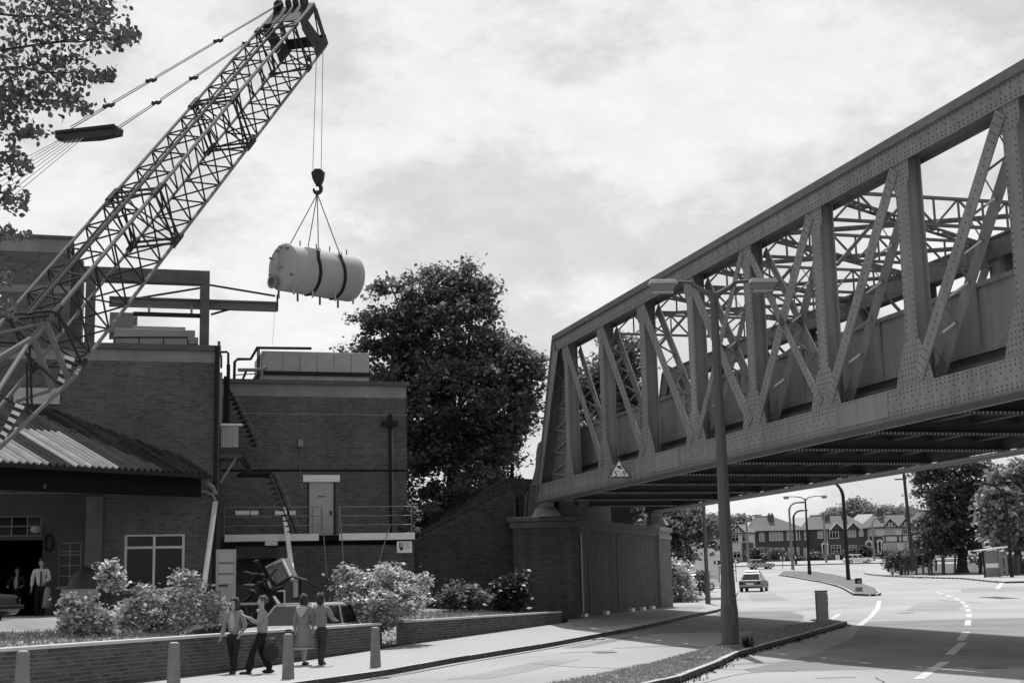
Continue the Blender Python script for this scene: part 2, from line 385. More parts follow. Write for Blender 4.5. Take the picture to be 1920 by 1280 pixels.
# worn dark joints, patches and painted bridge shade in the carriageway
for pts, w in (([(1300, 1150), (1360, 1152)], .1), ([(1530, 1271), (1605, 1269)], .09), ([(1757, 1124), (1840, 1130)], .12), ([(1850, 1118), (1895, 1122)], 1.1), ([(1150, 1215), (1235, 1211), (1330, 1212)], .1), ([(1050, 1224), (1150, 1219)], .1)):
    mb = MB(); stripe(mb, poly_g(pts), w, .004); mb.build('tar_joint', mat('tar', .08, .4, 3, .9), roadobj)
for pts, w in (([(1555, 1164), (1612, 1164)], .16),):
    mb = MB(); stripe(mb, poly_g(pts), w, .004); mb.build('drain_slot', mat('tar', .08), roadobj)

mb = MB(); sheet(mb, [(4.6, 30.0), (7.0, 34.6), (9.5, 41.5), (12.2, 51.2)], [(24, 30), (26, 51.3)], 29, 51.4, .004, 1); mb.build('asphalt_and_shade_patch', mat('dark_shaded_asphalt', .205, .15, 1.2, .85, .2, 50, .3, big=.3, bigscale=.35), roadobj)  # darker resurfaced patch, deepened further to darken the bridge shadow
mb = MB(); sheet(mb, [(16.2, 40), (17.0, 48)], [(16.8, 40), (17.7, 48)], 39, 48.5, .008, 1); mb.build('asphalt_and_shade_patch', mat('pale_asphalt', .36, .1, 2), roadobj)
mb = MB(); sheet(mb, [(3.1, 46.5), (5.6, 54), (8.6, 62), (8.7, 64.5)], [(7.7, 46.5), (9.3, 50), (10.6, 54), (11.4, 58), (11.9, 64.5)], 46.5, 64, .004, 1); mb.build('asphalt_and_shade_patch', mat('dark_shaded_asphalt', .25), roadobj)  # bridge shade painted on the left lane under the cast shadow
mb = MB(); sheet(mb, [(1.9, 58.6), (6.9, 69), (7.0, 71)], [(3.2, 49.5), (5.4, 55.2), (8.6, 66.4), (9.0, 71)], 50, 71, .124, 1); mb.build('shade_patch', mat('pavement_shade', .25, .3, 1.5, .9, big=.3, bigscale=.5), bpy.data.objects['pavement'])  # pavement darkened under the bridge, shade painted into the surface
for L_, R_, a, b, v in (([(8.2, 24), (9.6, 27.5)], [(12.5, 24), (13.6, 27.5)], 24, 27.5, .24), ([(-1.5, 29), (.6, 35)], [(-.6, 29), (1.5, 35)], 29, 35, .27), ([(16, 60), (20, 72)], [(18.2, 60), (22.2, 72)], 60, 72, .28), ([(13, 80), (15.2, 96)], [(15, 80), (17, 96)], 80, 96, .27), ([(27, 88), (30, 98)], [(33, 88), (36, 98)], 88, 98, .26), ([(1.2, 40), (4.2, 47.5)], [(1.75, 40), (4.75, 47.5)], 40, 47.5, .22)):
    mb = MB(); sheet(mb, L_, R_, a, b, .0042, 1); mb.build('resurfaced_patch', mat('patch_asphalt_%02d' % int(v*100), v, .2, 18, .88, .3, 50, .2, big=.2, bigscale=.4), roadobj)
for k_ in range(9):
    x, y = random.choice(((6, 28), (10, 27), (3, 40), (12, 60), (18, 70), (9, 33), (0, 33), (22, 85), (14, 38)))
    x += random.uniform(-1.5, 1.5); y += random.uniform(-2, 3); pts = [(x, y)]; a = random.uniform(0, 6.28)
    for _ in range(26): a += random.gauss(0, .14); pts.append((pts[-1][0]+.28*math.cos(a), pts[-1][1]+.28*math.sin(a)))
    mb = MB(); stripe(mb, pts, random.uniform(.025, .05), .0045); mb.build('crack', mat('tar', .08), roadobj)
for x, y in ((9.2, 28.5), (15.5, 58), (2.2, 37.5)):
    mb = MB(); mb.lathe([(.33, 0), (.33, .007)], (x, y, P(y)), 20); mb.build('manhole_cover', mat('iron_cover', .1, .2, 10, .6), roadobj)
for y in (30, 44):
    x = interp(KERB, y)+.28; mb = MB(); mb.box(x-.2, x+.2, y-.25, y+.25, P(y)-.05, P(y)+.009); mb.build('gully_grate', mat('iron_cover', .1), roadobj)
# yard behind the garden wall, climbing to the buildings
def yardz(x, y):
    xw = interp(WALL, y); d = max(0, (xw-x)*.94)
    a = min(1, max(0, (y-32.0)/2.0)); b = min(1, max(0, (45-y)/2.0)); low = a*b       # the drive where the cars stand is low
    bed = .80+.5*min(1, d/6.5); drv = .16+.05*max(0, y-34)*.4+1.1*min(1, max(0, d-3.9)/3.5)
    return bed*(1-low)+min(drv, 1.3)*low
mb = MB(); NX, NY = 40, 60; y0, y1 = 16, 62
for j in range(NY+1):
    y = y0+(y1-y0)*j/NY; xw = interp(WALL, min(y, 56))-.12
    for i in range(NX+1):
        x = xw-22*(i/NX)**1.3; mb.v.append((x, y, yardz(x, min(y, 56))+random.uniform(-.012, .012)))
for j in range(NY):
    for i in range(NX):
        k = j*(NX+1)+i; mb.f.append((k, k+NX+1, k+NX+2, k+1))
struct('yard', mb, M_yard, True)

# railway embankment
def bankz(x, y):
    q = Vector((x-.92, y-57, 0)); w = q.dot(BF.u); t = q.dot(BF.v)
    d = max(0, -w-.7 if t > 2 else math.hypot(max(0, -w-.7), max(0, 2-t)))
    return max(.6+.1*math.sin(x*3)*math.cos(y*2), 6.1-.62*d)+.12*math.sin(x*1.7+y)*math.sin(y*1.3)
mb = MB(); NX, NY = 46, 60
for j in range(NY+1):
    for i in range(NX+1):
        w = -13+14.6*i/NX; t = .95+60*(j/NY)**1.5; q = BF.p(w, t, 0)
        z = bankz(q.x, q.y)
        xl = interp(WALL, min(q.y, 56))
        if q.x > xl-.35 and t < 1.5: z = -.6
        if w > -.6 and t < 2.2: z = min(z, .6)
        mb.v.append((q.x, q.y, z))
for j in range(NY):
    for i in range(NX):
        k = j*(NX+1)+i; mb.f.append((k, k+1, k+NX+2, k+NX+1))
struct('embankment', mb, M_bank, True)
mb = MB()                                       # the far side of the line, out of view
mb.hexa([BF.p(1.5, 14, .2), BF.p(9.6, 14, .2), BF.p(9.6, 75, .2), BF.p(1.5, 75, .2), BF.p(1.5, 14, 5.9), BF.p(9.2, 14, 5.9), BF.p(9.2, 75, 5.9), BF.p(1.5, 75, 5.9)])
struct('embankment_far_side', mb, M_bank)

# ================================================================== brickwork
def free_spans(u0, u1, z, ops):
    cuts = sorted([(max(u0, a), min(u1, b)) for a, b, c, d in ops if c <= z <= d and b > u0 and a < u1])
    out = []; c = u0
    for a, b in cuts:
        if a > c: out.append((c, a))
        c = max(c, b)
    if c < u1: out.append((c, u1))
    return out
def brick_list(u0, u1, z0, z1, ops=(), bl=.225, bh=.075):
    out = []; n = int(round((z1-z0)/bh))
    for j in range(n):
        z = z0+j*bh; off = (bl/2 if j % 2 else 0)
        for a, b in free_spans(u0, u1, z+bh/2, ops):
            k = math.floor((a-off)/bl)
            while True:
                s = off+k*bl; e2 = s+bl; k += 1
                if s >= b: break
                s2 = max(s, a); e3 = min(e2, b)
                if e3-s2 > .04: out.append((s2+.006, e3-.006, z+.007, z+bh-.007))
    return out
def add_brick(mb, fr, b, prot, v=0):
    u0, u1, z0, z1 = b
    p = [fr.p(u0, v-prot, z0), fr.p(u1, v-prot, z0), fr.p(u1, v-prot, z1), fr.p(u0, v-prot, z1), fr.p(u0, v+.01, z0), fr.p(u1, v+.01, z0), fr.p(u1, v+.01, z1), fr.p(u0, v+.01, z1)]
    mb.add(p, [(0, 1, 2, 3), (0, 4, 5, 1), (1, 5, 6, 2), (2, 6, 7, 3), (3, 7, 4, 0)])
def wall_cells(mb, fr, u0, u1, z0, z1, ops, v0, v1):
    us = sorted(set([u0, u1]+[x for o in ops for x in o[:2] if u0 < x < u1])); zs = sorted(set([z0, z1]+[x for o in ops for x in o[2:] if z0 < x < z1]))
    for a, b in zip(us[:-1], us[1:]):
        run = None
        for c, d in zip(zs[:-1], zs[1:]):
            inside = any(o[0]-1e-6 <= a and b <= o[1]+1e-6 and o[2]-1e-6 <= c and d <= o[3]+1e-6 for o in ops)
            if not inside:
                run = (run[0] if run else c, d)
            elif run: mb.fbox(fr, a, b, v0, v1, *run); run = None
        if run: mb.fbox(fr, a, b, v0, v1, *run)
def brick_wall(parent, fr, u0, u1, z0, z1, ops=(), v=0, thick=.35, m=M_brick, mortar=M_mortar, name='brick', jit=.004):
    mb = MB(); wall_cells(mb, fr, u0, u1, z0, z1, ops, v, v+thick); mb.build('wall_core', mortar, parent)
    mb = MB()
    for b in brick_list(u0, u1, z0, z1, ops): add_brick(mb, fr, b, .005+random.random()*jit, v)
    return mb.build(name, m, parent, kind='stuff')
def window(parent, fr, u0, u1, z0, z1, us, zs, v=.08, fm=M_frame, gm=M_glass, fw=.06, bw_=.035, sill=True):
    mb = MB(); d0, d1 = v, v+.07
    mb.fbox(fr, u0, u0+fw, d0, d1, z0, z1); mb.fbox(fr, u1-fw, u1, d0, d1, z0, z1)
    mb.fbox(fr, u0+fw, u1-fw, d0, d1, z0, z0+fw); mb.fbox(fr, u0+fw, u1-fw, d0, d1, z1-fw, z1)
    for u in us: mb.fbox(fr, u-bw_/2, u+bw_/2, d0+.008, d1-.008, z0+fw, z1-fw)
    for z in zs: mb.fbox(fr, u0+fw, u1-fw, d0+.014, d1-.014, z-bw_/2, z+bw_/2)
    w = mb.build('window', fm, parent)
    uu = [u0+fw]+list(us)+[u1-fw]; zz_ = [z0+fw]+list(zs)+[z1-fw]
    for a, b in zip(uu[:-1], uu[1:]):
        for c, d in zip(zz_[:-1], zz_[1:]):
            g = MB(); g.fbox(fr, a, b, d0+.03, d0+.036, c, d); o = g.build('pane', gm, None); o.parent = w; o.matrix_parent_inverse = w.matrix_parent_inverse.copy() if w.parent is None else Matrix.Identity(4)
    if sill:
        s = MB(); s.fbox(fr, u0-.06, u1+.06, v-.12, v+.05, z0-.07, z0-.002); o = s.build('sill', M_conc, None); o.parent = w
    return w

# ------------------------------------------------------------------ garden walls
def garden_wall(label, p0, p1, top, single, seed):
    ang = math.atan2(p1[1]-p0[1], p1[0]-p0[0]); fr = Frame(p0[0], p0[1], ang); Ln = math.hypot(p1[0]-p0[0], p1[1]-p0[1])
    root = thing('garden_wall', label, 'wall', (p0[0], p0[1], P(p0[1])), 0, 'low brick garden walls')
    mb = MB(); mb.fbox(fr, 0, Ln, 0, .24, -.1, top-.06); mb.build('wall_core', M_mortar, root)
    mb = MB(); mb.fbox(fr, -.02, Ln+.02, -.035, .28, top-.06, top); mb.build('coping', mat('coping_stone', .5, .15, 3, .85), root, bevel=.01)
    bs = [b for b in brick_list(0, Ln, P(p0[1])+.06, top-.07)]
    fronts = sorted(range(len(bs)), key=lambda i: abs(bs[i][0]-single))[:300] if single is not None else []
    S = set(fronts); st = MB(); me = {}
    for i, b in enumerate(bs):
        q = fr.p(b[0], 0, 0)
        if b[3] < P(q.y)+.08: continue
        if i in S:
            L_ = round(b[1]-b[0], 2)
            if L_ not in me:
                t = MB(); f0 = Frame(0, 0, 0); add_brick(t, f0, (0, L_, 0, b[3]-b[2]), .006); me[L_] = t.mesh('brick', M_brickw)
            o = bpy.data.objects.new('brick', me[L_]); COL.objects.link(o); setpar(o, root)
            o.location = fr.p(b[0], random.uniform(-.004, .003), b[2]); o.rotation_euler = (0, 0, ang)
        else: add_brick(st, fr, b, .004+random.random()*.005)
    st.build('brick', M_brickw, root, kind='stuff')
    mb = MB(); mb.fbox(fr, Ln+.0, Ln+.012, -.004, .24, -.1, top-.065)
    mb.build('end_face', M_brickw, root)
    return root
W = WALL
garden_wall('long low brick wall behind the four walking people, running out of the left edge', (W[1][0], W[1][1]), (interp(W, 39.6), 39.6), .95, 13.5, 1)
garden_wall('low brick wall with pale coping from the step gap to the bridge abutment', (interp(W, 41.3), 41.3), (W[-1][0]-.1, W[-1][1]), .97, 1.5, 2)
st = thing('garden_step', 'short flight of pale concrete steps in the gap between the two low brick walls', 'steps', (interp(W, 40.4)-.5, 40.4, .2))
for k in range(3):
    mb = MB(); x = interp(W, 40.4)-.5-k*.35; mb.box(x-.36, x, 39.65, 41.25, .1, .36+k*.2); mb.build('step', M_pave, st)

# ================================================================== TALL BRICK BUILDING (left)
F1 = Frame(-10.42, 49.5, ANG)                   # origin at its right-hand corner
def z1(px, py): return F1.uz(px, py)[1]
def u1(px, py): return F1.uz(px, py)[0]
b1 = thing('brick_factory', 'tall dark brick factory building with concrete parapet, behind the crane boom', 'building', F1.p(-4, 0, 1.2))
ztop = z1(300, 652); zband = z1(300, 678); zg = 1.15
UL = u1(-60, 1000)
wbig = (u1(233, 1050), u1(346, 1050), z1(290, 1108), z1(290, 1000))
wsm = (u1(109, 1060), u1(152, 1060), z1(130, 1100), z1(130, 1016))
door = (UL+.3, u1(78, 1080), zg-.1, z1(40, 1012))
trans = (UL+.3, u1(78, 990), z1(40, 1008)+.06, z1(40, 967))
pl0, pl1 = u1(78, 1000), u1(193, 1000)
up = F1.uz(300, 880)[1]
brick_wall(b1, F1, UL, 0, zg, zband, [wbig, (UL-.1, pl1, zg-.1, z1(100, 925))])
mb = MB(); wall_cells(mb, F1, UL, pl1-.002, zg, z1(100, 925)-.002, [wsm, door, trans], -.012, .35); mb.build('plaster_wall', M_plaster, b1)
mb = MB(); mb.fbox(F1, u1(160, 1000), pl1-.01, -.06, -.014, zg, z1(180, 930)); mb.build('plaster_pier', mat('pale_plaster', .13, .25, 2, .9, big=.2), b1)
mb = MB(); mb.fbox(F1, UL, 0, .352, 11, 5.6, zband); mb.fbox(F1, pl1+2.81, 0, .352, 11, zg, 5.59); mb.fbox(F1, UL, pl1+2.8, 4.21, 11, zg, 5.59); mb.build('side_mass', M_brick, b1)
mb = MB(); mb.fbox(F1, UL, .0, -.015, 11, zband+.001, ztop-.08); mb.build('parapet_band', M_conc, b1)
mb = MB(); mb.fbox(F1, UL, .12, -.12, 11, ztop-.08, ztop+.12); mb.build('parapet_coping', M_dconc, b1)
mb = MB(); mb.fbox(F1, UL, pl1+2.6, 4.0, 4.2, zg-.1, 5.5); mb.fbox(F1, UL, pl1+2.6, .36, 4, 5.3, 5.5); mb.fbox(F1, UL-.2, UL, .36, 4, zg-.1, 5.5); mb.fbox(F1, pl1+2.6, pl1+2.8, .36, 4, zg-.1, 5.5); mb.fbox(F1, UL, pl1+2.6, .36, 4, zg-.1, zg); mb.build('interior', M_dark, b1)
um = (wbig[0]+wbig[1])/2-.02
window(b1, F1, *wbig, [um], [wbig[3]-.46], fw=.085, bw_=.085, v=.02)
us_ = wsm[0]+(wsm[1]-wsm[0])*.5; hz = wsm[3]-wsm[2]
window(b1, F1, *wsm, [us_], [wsm[2]+hz*.245, wsm[2]+hz*.48, wsm[2]+hz*.72, wsm[2]+hz*.80], fm=mat('dull_frame', .22, .15), fw=.04, bw_=.03, v=.05)
window(b1, F1, *trans, [trans[1]-.46, trans[1]-.95], [(trans[2]+trans[3])/2], fm=mat('dull_frame', .22), fw=.035, bw_=.03, v=.05, sill=False)
mb = MB(); mb.fbox(F1, door[0], door[1], .02, .1, door[3]+.0, trans[2]-.002); mb.build('door_head', M_dconc, b1)
mb = MB(); c = F1.uz(92, 1017)
mb.tube([F1.p(c[0]+.13*math.cos(t), -.05, c[1]+.27*math.sin(t)) for t in np.linspace(0, 2*PI, 17)], .04, 6, False); mb.build('hanging_hoop', M_strap, b1)
mb = MB(); c = F1.uz(68, 993); mb.ell(F1.p(c[0], -.25, c[1]), (.18, .18, .13)); mb.build('globe_lamp', mat('globe', .3, .1), b1, smooth=True)
# lit brick patch and hanging light under the canopy
mb = MB(); c = F1.uz(112, 904, -2)[0]; q = F1.p(F1.uz(112, 904, -2)[0], -2, F1.uz(112, 904, -2)[1]); mb.lathe([(.03, .16), (.05, .1), (.22, 0), (.2, -.02)], q, 12); mb.build('pendant_lamp', mat('globe', .3), b1)
# canopy roof of corrugated sheets: eave parallel to the road, falling towards the yard
ca = thing('loading_canopy', 'corrugated lean-to canopy roof with pale and dark sheets over the yard entrance', 'canopy', (-13.5, 44, 1.2))
Ea = at(-40, 862, 39.2); Eb = at(392, 888, 48.6)
ed = (Eb-Ea); el = ed.length; ed.normalize()
perp = Vector((-ed.y, ed.x, 0)).normalized()     # up-slope, away to the left
Tr = at(90, 762, 47.6)
fall = Vector((perp.x*1, perp.y*1, .52))
def roofp(s, t): return Ea+ed*s+fall*t
# upper edge follows the wall: clip sheet length where it meets the facade
def tmax(s):
    p = roofp(s, 0); dd = fall.dot(F1.v); g = (F1.p(0, -.03, 0)-p).dot(F1.v)
    return min(4.6, max(.05, g/dd)) if dd > 1e-4 else 4.6
ns = 34
for i in range(ns):
    s0 = el*i/ns; s1 = el*(i+1)/ns-.012; t0 = tmax(s0); t1 = tmax(s1)
    for crs in (0, 1):
        f0, f1 = (0, .56) if crs == 0 else (.55, 1.0); dz = .03*crs
        mb = MB(); k = 12
        for j in range(k+1):
            s = s0+(s1-s0)*j/k; h = .05*math.cos(2*PI*j/k)+dz; tt = t0+(t1-t0)*j/k
            mb.v += [tuple(roofp(s, tt*f0)+Vector((0, 0, h))), tuple(roofp(s, tt*f1)+Vector((0, 0, h))), tuple(roofp(s, tt*f0)+Vector((0, 0, h-.02))), tuple(roofp(s, tt*f1)+Vector((0, 0, h-.02)))]
        for j in range(k):
            a = 4*j; mb.f += [(a, a+4, a+5, a+1), (a+2, a+3, a+7, a+6), (a, a+2, a+6, a+4)]
        is_pale = crs == 0 and i in (0, 1, 2, 3, 4, 5, 6, 7, 8, 12, 13, 14, 15, 16, 17, 18)
        o = mb.build('roof_sheet', M_roofl if is_pale else M_roofd, ca)
        if is_pale:
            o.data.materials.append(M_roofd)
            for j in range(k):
                if math.cos(2*PI*(j+.5)/k) < -.35: o.data.polygons[3*j].material_index = 1  # trough faces take the dark sheet colour
mb = MB(); mb.bar(Ea+Vector((.05, 0, -.1)), Eb+Vector((.05, 0, -.1)), .1, .12); mb.build('gutter', M_dmetal, ca)
mb = MB(); mb.bar(Ea+perp*.4+Vector((0, 0, -.42)), Eb+perp*.4+Vector((0, 0, -.42)), .16, .7); mb.build('eave_beam_shade', M_dark, ca)  # beam deepened and near black to stand for the dark void below
for k in range(5):
    s = el*(k+.3)/5; t = tmax(s)
    mb = MB(); mb.bar(roofp(s, .1)-Vector((0, 0, .2)), roofp(s, t-.05)-Vector((0, 0, .2)), .1, .16); mb.build('rafter', M_dark, ca)
mb = MB(); q0 = at(-30, 905, 41.5); 
pts = [at(-40+14*i, 915-10*math.cos((i-1)/9*1.35), 42.0) for i in range(10)]
for p in pts: pass
mb.tube(pts, .09, 8); mb.build('curved_duct', mat('duct', .09, .1), ca)
mb = MB(); mb.tube([at(320, 919, 48.2), at(385, 921, 49.2), at(398, 926, 49.25), at(404, 938, 49.25)], .05, 8); mb.build('rainwater_pipe', M_metal, ca)
mb = MB(); mb.tube([at(388, 906, 48.9), at(398, 912, 49.2), at(404, 926, 49.3)], .08, 8); mb.build('gutter_outlet', M_metal, ca)

# frame, beams and plant on the flat roof
gz = ztop+.12
gt = thing('roof_gantry', 'dark steel hoist frame on the factory roof, its jib pointing at the hanging tank', 'gantry', F1.p(-1, 1.5, gz))
FG = Frame(*F1.p(0, 1.2, 0)[:2], ANG)
uc0, ztb = FG.uz(377, 515); uc1 = FG.uz(393, 560)[0]
zt_ = FG.uz(300, 504)[1]; zb_ = FG.uz(300, 530)[1]
def gb(name, u0, u1_, v0, v1, z0, z1_, m=M_dconc):
    mb = MB(); mb.fbox(FG, u0, u1_, v0, v1, z0, z1_); return mb.build(name, m, gt, bevel=.015)
gb('column', uc0, uc1, 0, .4, gz, zb_)
gb('top_beam', FG.uz(150, 515)[0], uc1, 0, .4, zb_+.002, zt_)
gb('column', FG.uz(160, 560)[0], FG.uz(160, 560)[0]+.35, 0, .4, gz, zb_)
gb('column', uc1-.1, uc1+.16, 3.0, 3.3, gz, zt_-.05)
gb('tie_beam', uc1-.14, uc1-.003, .41, 3.3, zb_, zt_-.05)
j0, jz1 = FG.uz(205, 557); j1 = FG.uz(523, 557)[0]; jz0 = FG.uz(400, 573)[1]; jz1 = FG.uz(400, 556)[1]
mj = mat('jib_grey', .15, .12)
mb = MB(); mb.fbox(FG, j0, j1, .5, .8, jz1-.05, jz1); mb.fbox(FG, j0, j1, .62, .68, jz0+.05, jz1-.05); mb.fbox(FG, j0, j1, .5, .8, jz0, jz0+.05); mb.build('jib_beam', mj, gt)
gb('jib_end', j1, j1+.04, .5, .8, jz0-.0, FG.uz(523, 545)[1], M_dmetal)
for a, b in (((395, 527), (520, 548)), ((395, 530), (235, 556))):
    mb = MB(); A_ = FG.uz(*a); B_ = FG.uz(*b); mb.tube([FG.p(A_[0], .65, A_[1]), FG.p(B_[0], .65, B_[1])], .04, 6); mb.build('tie_rod', M_dmetal, gt)
mb = MB(); A_ = FG.uz(398, 577); B_ = FG.uz(425, 573); mb.tube([FG.p(A_[0], .5, A_[1]-.15), FG.p(B_[0]+.3, .65, B_[1]+.05)], .04, 6); mb.build('knee_brace', M_dmetal, gt)
rz_ = FG.uz(300, 588)[1]
mb = MB(); mb.fbox(FG, FG.uz(250, 590)[0], uc0, .2, .35, rz_-.05, rz_+.09); mb.build('lower_rail', M_dmetal, gt)
for px in (280, 360):
    u = FG.uz(px, 580)[0]; mb = MB(); mb.fbox(FG, u-.04, u+.04, .22, .33, rz_+.09, jz0); mb.build('hanger', M_metal, gt)
mb = MB(); A_ = FG.uz(515, 590); mb.tube([FG.p(A_[0]+.08, .65, jz0), FG.p(A_[0], .65, FG.uz(512, 640)[1])], .006, 4); mb.build('jib_wire', M_rope, gt)
pr = thing('roof_plant', 'pale plant casing with stacked lids and a rail on the factory roof', 'plant casing', F1.p(-2.5, 2.5, gz))
def pb(name, px0, px1, py0, py1, v0, v1, m=M_plant):
    a, c = F1.uz(px0, py1, v0); b, d = F1.uz(px1, py0, v0); mb = MB(); mb.fbox(F1, a, b, v0, v1, max(c, gz), d); return mb.build(name, m, pr, bevel=.02)
pb('casing', 212, 372, 632, 660, 1.8, 4.2); pb('lid', 214, 366, 619, 633.5, 1.9, 4.0); pb('upper_casing', 250, 348, 613, 620.5, 2.2, 3.8)
pb('tower', 205, 252, 586, 622, 2.8, 4.4, mat('tower_grey', .22, .1)); pb('end_cap', 252, 258, 592, 608, 3.0, 4.0, M_metal)
mb = MB(); A_ = F1.uz(215, 632, 1.5); B_ = F1.uz(352, 632, 1.5); mb.tube([F1.p(A_[0], 1.5, A_[1]), F1.p(B_[0], 1.5, B_[1]), F1.p(B_[0], 1.5, B_[1]-.25), F1.p(B_[0]+.35, 1.5, B_[1]-.27)], .04, 6); mb.build('rail_pipe', M_dmetal, pr)
for k in range(4):
    mb = MB(); u = A_[0]+(B_[0]-A_[0])*k/3; mb.tube([F1.p(u, 1.5, gz), F1.p(u, 1.5, A_[1])], .025, 6); mb.build('rail_post', M_dmetal, pr)
# the higher block behind
F0 = Frame(*F1.p(-3.1, 8.0, 0)[:2], ANG)
b0 = thing('brick_tower_block', 'higher brick block with concrete bands behind the crane boom, at the left edge', 'building', F0.p(-2, 0, 1.2))
ur = F0.uz(133, 470)[0]; zt0 = F0.uz(100, 443)[1]; zb0 = F0.uz(100, 474)[1]; zc = F0.uz(60, 534)[1]; zl = gz-.3
brick_wall(b0, F0, ur-8, ur, zc, zb0, [], m=M_brick); brick_wall(b0, F0, ur-8, ur, zl, zc-.3, [], m=M_brick)
mb = MB(); mb.fbox(F0, ur-8, ur, .36, 6, zl, zb0); mb.build('side_mass', M_brick, b0)
mb = MB(); mb.fbox(F0, ur-8, ur+.0, -.02, 6, zb0+.001, zt0-.1); mb.build('parapet_band', M_conc, b0)
mb = MB(); mb.fbox(F0, ur-8, ur+.1, -.1, 6, zt0-.1, zt0+.02); mb.build('parapet_coping', M_dconc, b0)
mb = MB(); mb.fbox(F0, ur-8, ur+.01, -.02, .35, zc-.3, zc); mb.build('string_course', M_conc, b0)
mb = MB(); mb.fbox(F0, ur+.001, ur+.5, 1, 5, zl, F0.uz(150, 478)[1]); mb.build('stair_turret', M_dconc, b0)
# name board on the wall below the boom
sb = F1.uz(0, 760); mb = MB(); A_ = F1.uz(25, 757); B_ = F1.uz(113, 728); mb.fbox(F1, A_[0], B_[0], -.08, -.03, A_[1], B_[1])
tag(mb.build('wall_board', mat('board_white', .4, .1, 3), None, bevel=.01), 'blank pale rectangular board on the brick wall behind the lower crane boom', 'board')

# ================================================================== SECOND BRICK BUILDING
F2 = Frame(-4.33, 57.0, ANG)
b2 = thing('brick_annexe', 'lower brick annexe with a pale door, white lintel and plain concrete parapet', 'building', F2.p(-3, 0, 1.2))
zt2 = F2.uz(600, 718)[1]; zb2 = F2.uz(600, 744)[1]; U2 = F2.uz(425, 850)[0]-1.2
dr = (F2.uz(579, 950)[0], F2.uz(626.5, 950)[0], F2.uz(600, 1003)[1]-.25, F2.uz(600, 903)[1])
brick_wall(b2, F2, U2, 0, 1.0, zb2, [dr], m=M_brick)
mb = MB(); mb.fbox(F2, U2, -.0, .36, 9, 1, zb2); mb.build('side_mass', M_brick, b2)
mb = MB(); mb.fbox(F2, U2, -.0, -.012, 9, zb2+.001, zt2-.06); mb.build('parapet_band', M_conc, b2)
mb = MB(); mb.fbox(F2, U2, .12, -.12, 9, zt2-.06, zt2+.1); mb.build('parapet_coping', M_dconc, b2)
mb = MB(); mb.fbox(F2, F2.uz(568, 895)[0], F2.uz(637, 895)[0], -.03, .1, dr[3]+.002, F2.uz(600, 890)[1]); mb.build('lintel', M_white, b2, bevel=.008)
mb = MB(); mb.fbox(F2, dr[0]+.01, dr[1]-.01, .05, .1, dr[2], dr[3]-.002); dd = mb.build('door', mat('door_paint', .4, .08, 2), b2)
mb = MB(); um2 = (dr[0]+dr[1])/2; zs_ = F2.uz(600, 930)[1]
for k in range(5): mb.fbox(F2, um2-.14+k*.06, um2-.14+k*.06+.04, .043, .049, zs_-.03, zs_+.03)
o = mb.build('door_sign', M_black); o.parent = dd
mb = MB()
zc2 = F2.uz(600, 777)[1]; mb.fbox(F2, U2, -.0, -.014, .0, zc2, zc2+.03); mb.build('repair_line', M_conc, b2)
zc3 = F2.uz(600, 882)[1]; mb = MB(); mb.fbox(F2, U2, -.0, -.02, .0, zc3-.03, zc3+.04); mb.build('string_course', M_dark, b2)
mb = MB(); mb.fbox(F2, dr[1]-.16, dr[1]-.1, .0, .049, dr[2]+1.05, dr[2]+1.2); o = mb.build('handle', M_dmetal); o.parent = dd
mb = MB(); mb.fbox(F2, dr[0]-.05, dr[0]+.008, -.02, .1, dr[2], dr[3]); mb.fbox(F2, dr[1]-.008, dr[1]+.05, -.02, .1, dr[2], dr[3]); mb.build('door_frame', M_dmetal, b2)
# rainwater pipe with hopper
up_ = F2.uz(731, 880)[0]
mb = MB(); mb.tube([F2.p(up_, -.1, 1.2), F2.p(up_, -.1, F2.uz(731, 800)[1])], .055, 8); mb.tube([F2.p(up_, -.1, F2.uz(731, 790)[1]), F2.p(up_, -.1, F2.uz(731, 778)[1])], .09, 8); mb.build('rainwater_pipe', M_dmetal, b2)
mb = MB(); A_ = F2.uz(715, 799); B_ = F2.uz(744, 790); mb.fbox(F2, A_[0], B_[0], -.25, -.012, A_[1], B_[1]); mb.build('hopper', M_dmetal, b2)
mb = MB(); A_ = F2.uz(737, 905); mb.fbox(F2, up_+.09, up_+.15, -.0105, 0, 4.2, F2.uz(731, 805)[1]); mb.build('lime_streak', mat('lime_streak', .16, .4, 3), b2)
mb = MB(); A_ = F2.uz(563, 832); mb.fbox(F2, A_[0]-.1, A_[0]+.1, -.14, -.012, A_[1]-.12, A_[1]+.16); mb.build('wall_lamp', M_metal, b2)
mb = MB(); mb.tube([F2.p(A_[0], -.03, A_[1]-.12), F2.p(A_[0], -.03, F2.uz(563, 935)[1])], .012, 5); mb.build('conduit', M_metal, b2)
# walkway slab and railings
FW = Frame(*F2.p(0, -1.6, 0)[:2], ANG)
wk = thing('walkway', 'white edged concrete walkway with thin railings along the brick annexe', 'walkway', FW.p(-3, 0, 1.2))
s0, sz = FW.uz(421, 1003); s1 = FW.uz(778, 998)[0]; zlo = FW.uz(500, 1014)[1]; zhi = FW.uz(500, 1001)[1]
g0 = FW.uz(598, 1003)[0]; g1 = FW.uz(636, 1003)[0]
for a, b in ((s0, g0), (g1, s1)):
    mb = MB(); mb.fbox(FW, a, b, 0, 1.58, zlo, zhi); mb.build('slab', M_white, wk, bevel=.01)
mb = MB(); mb.fbox(FW, g0+.002, g1-.002, .05, 1.58, zlo-.02, zhi-.06); mb.build('dark_landing', M_dark, wk)
mb = MB(); uu = FW.uz(509, 1012)[0]; mb.fbox(FW, uu-.23, uu+.23, .02, .3, zlo-.16, zlo-.002); mb.build('bracket', M_white, wk)
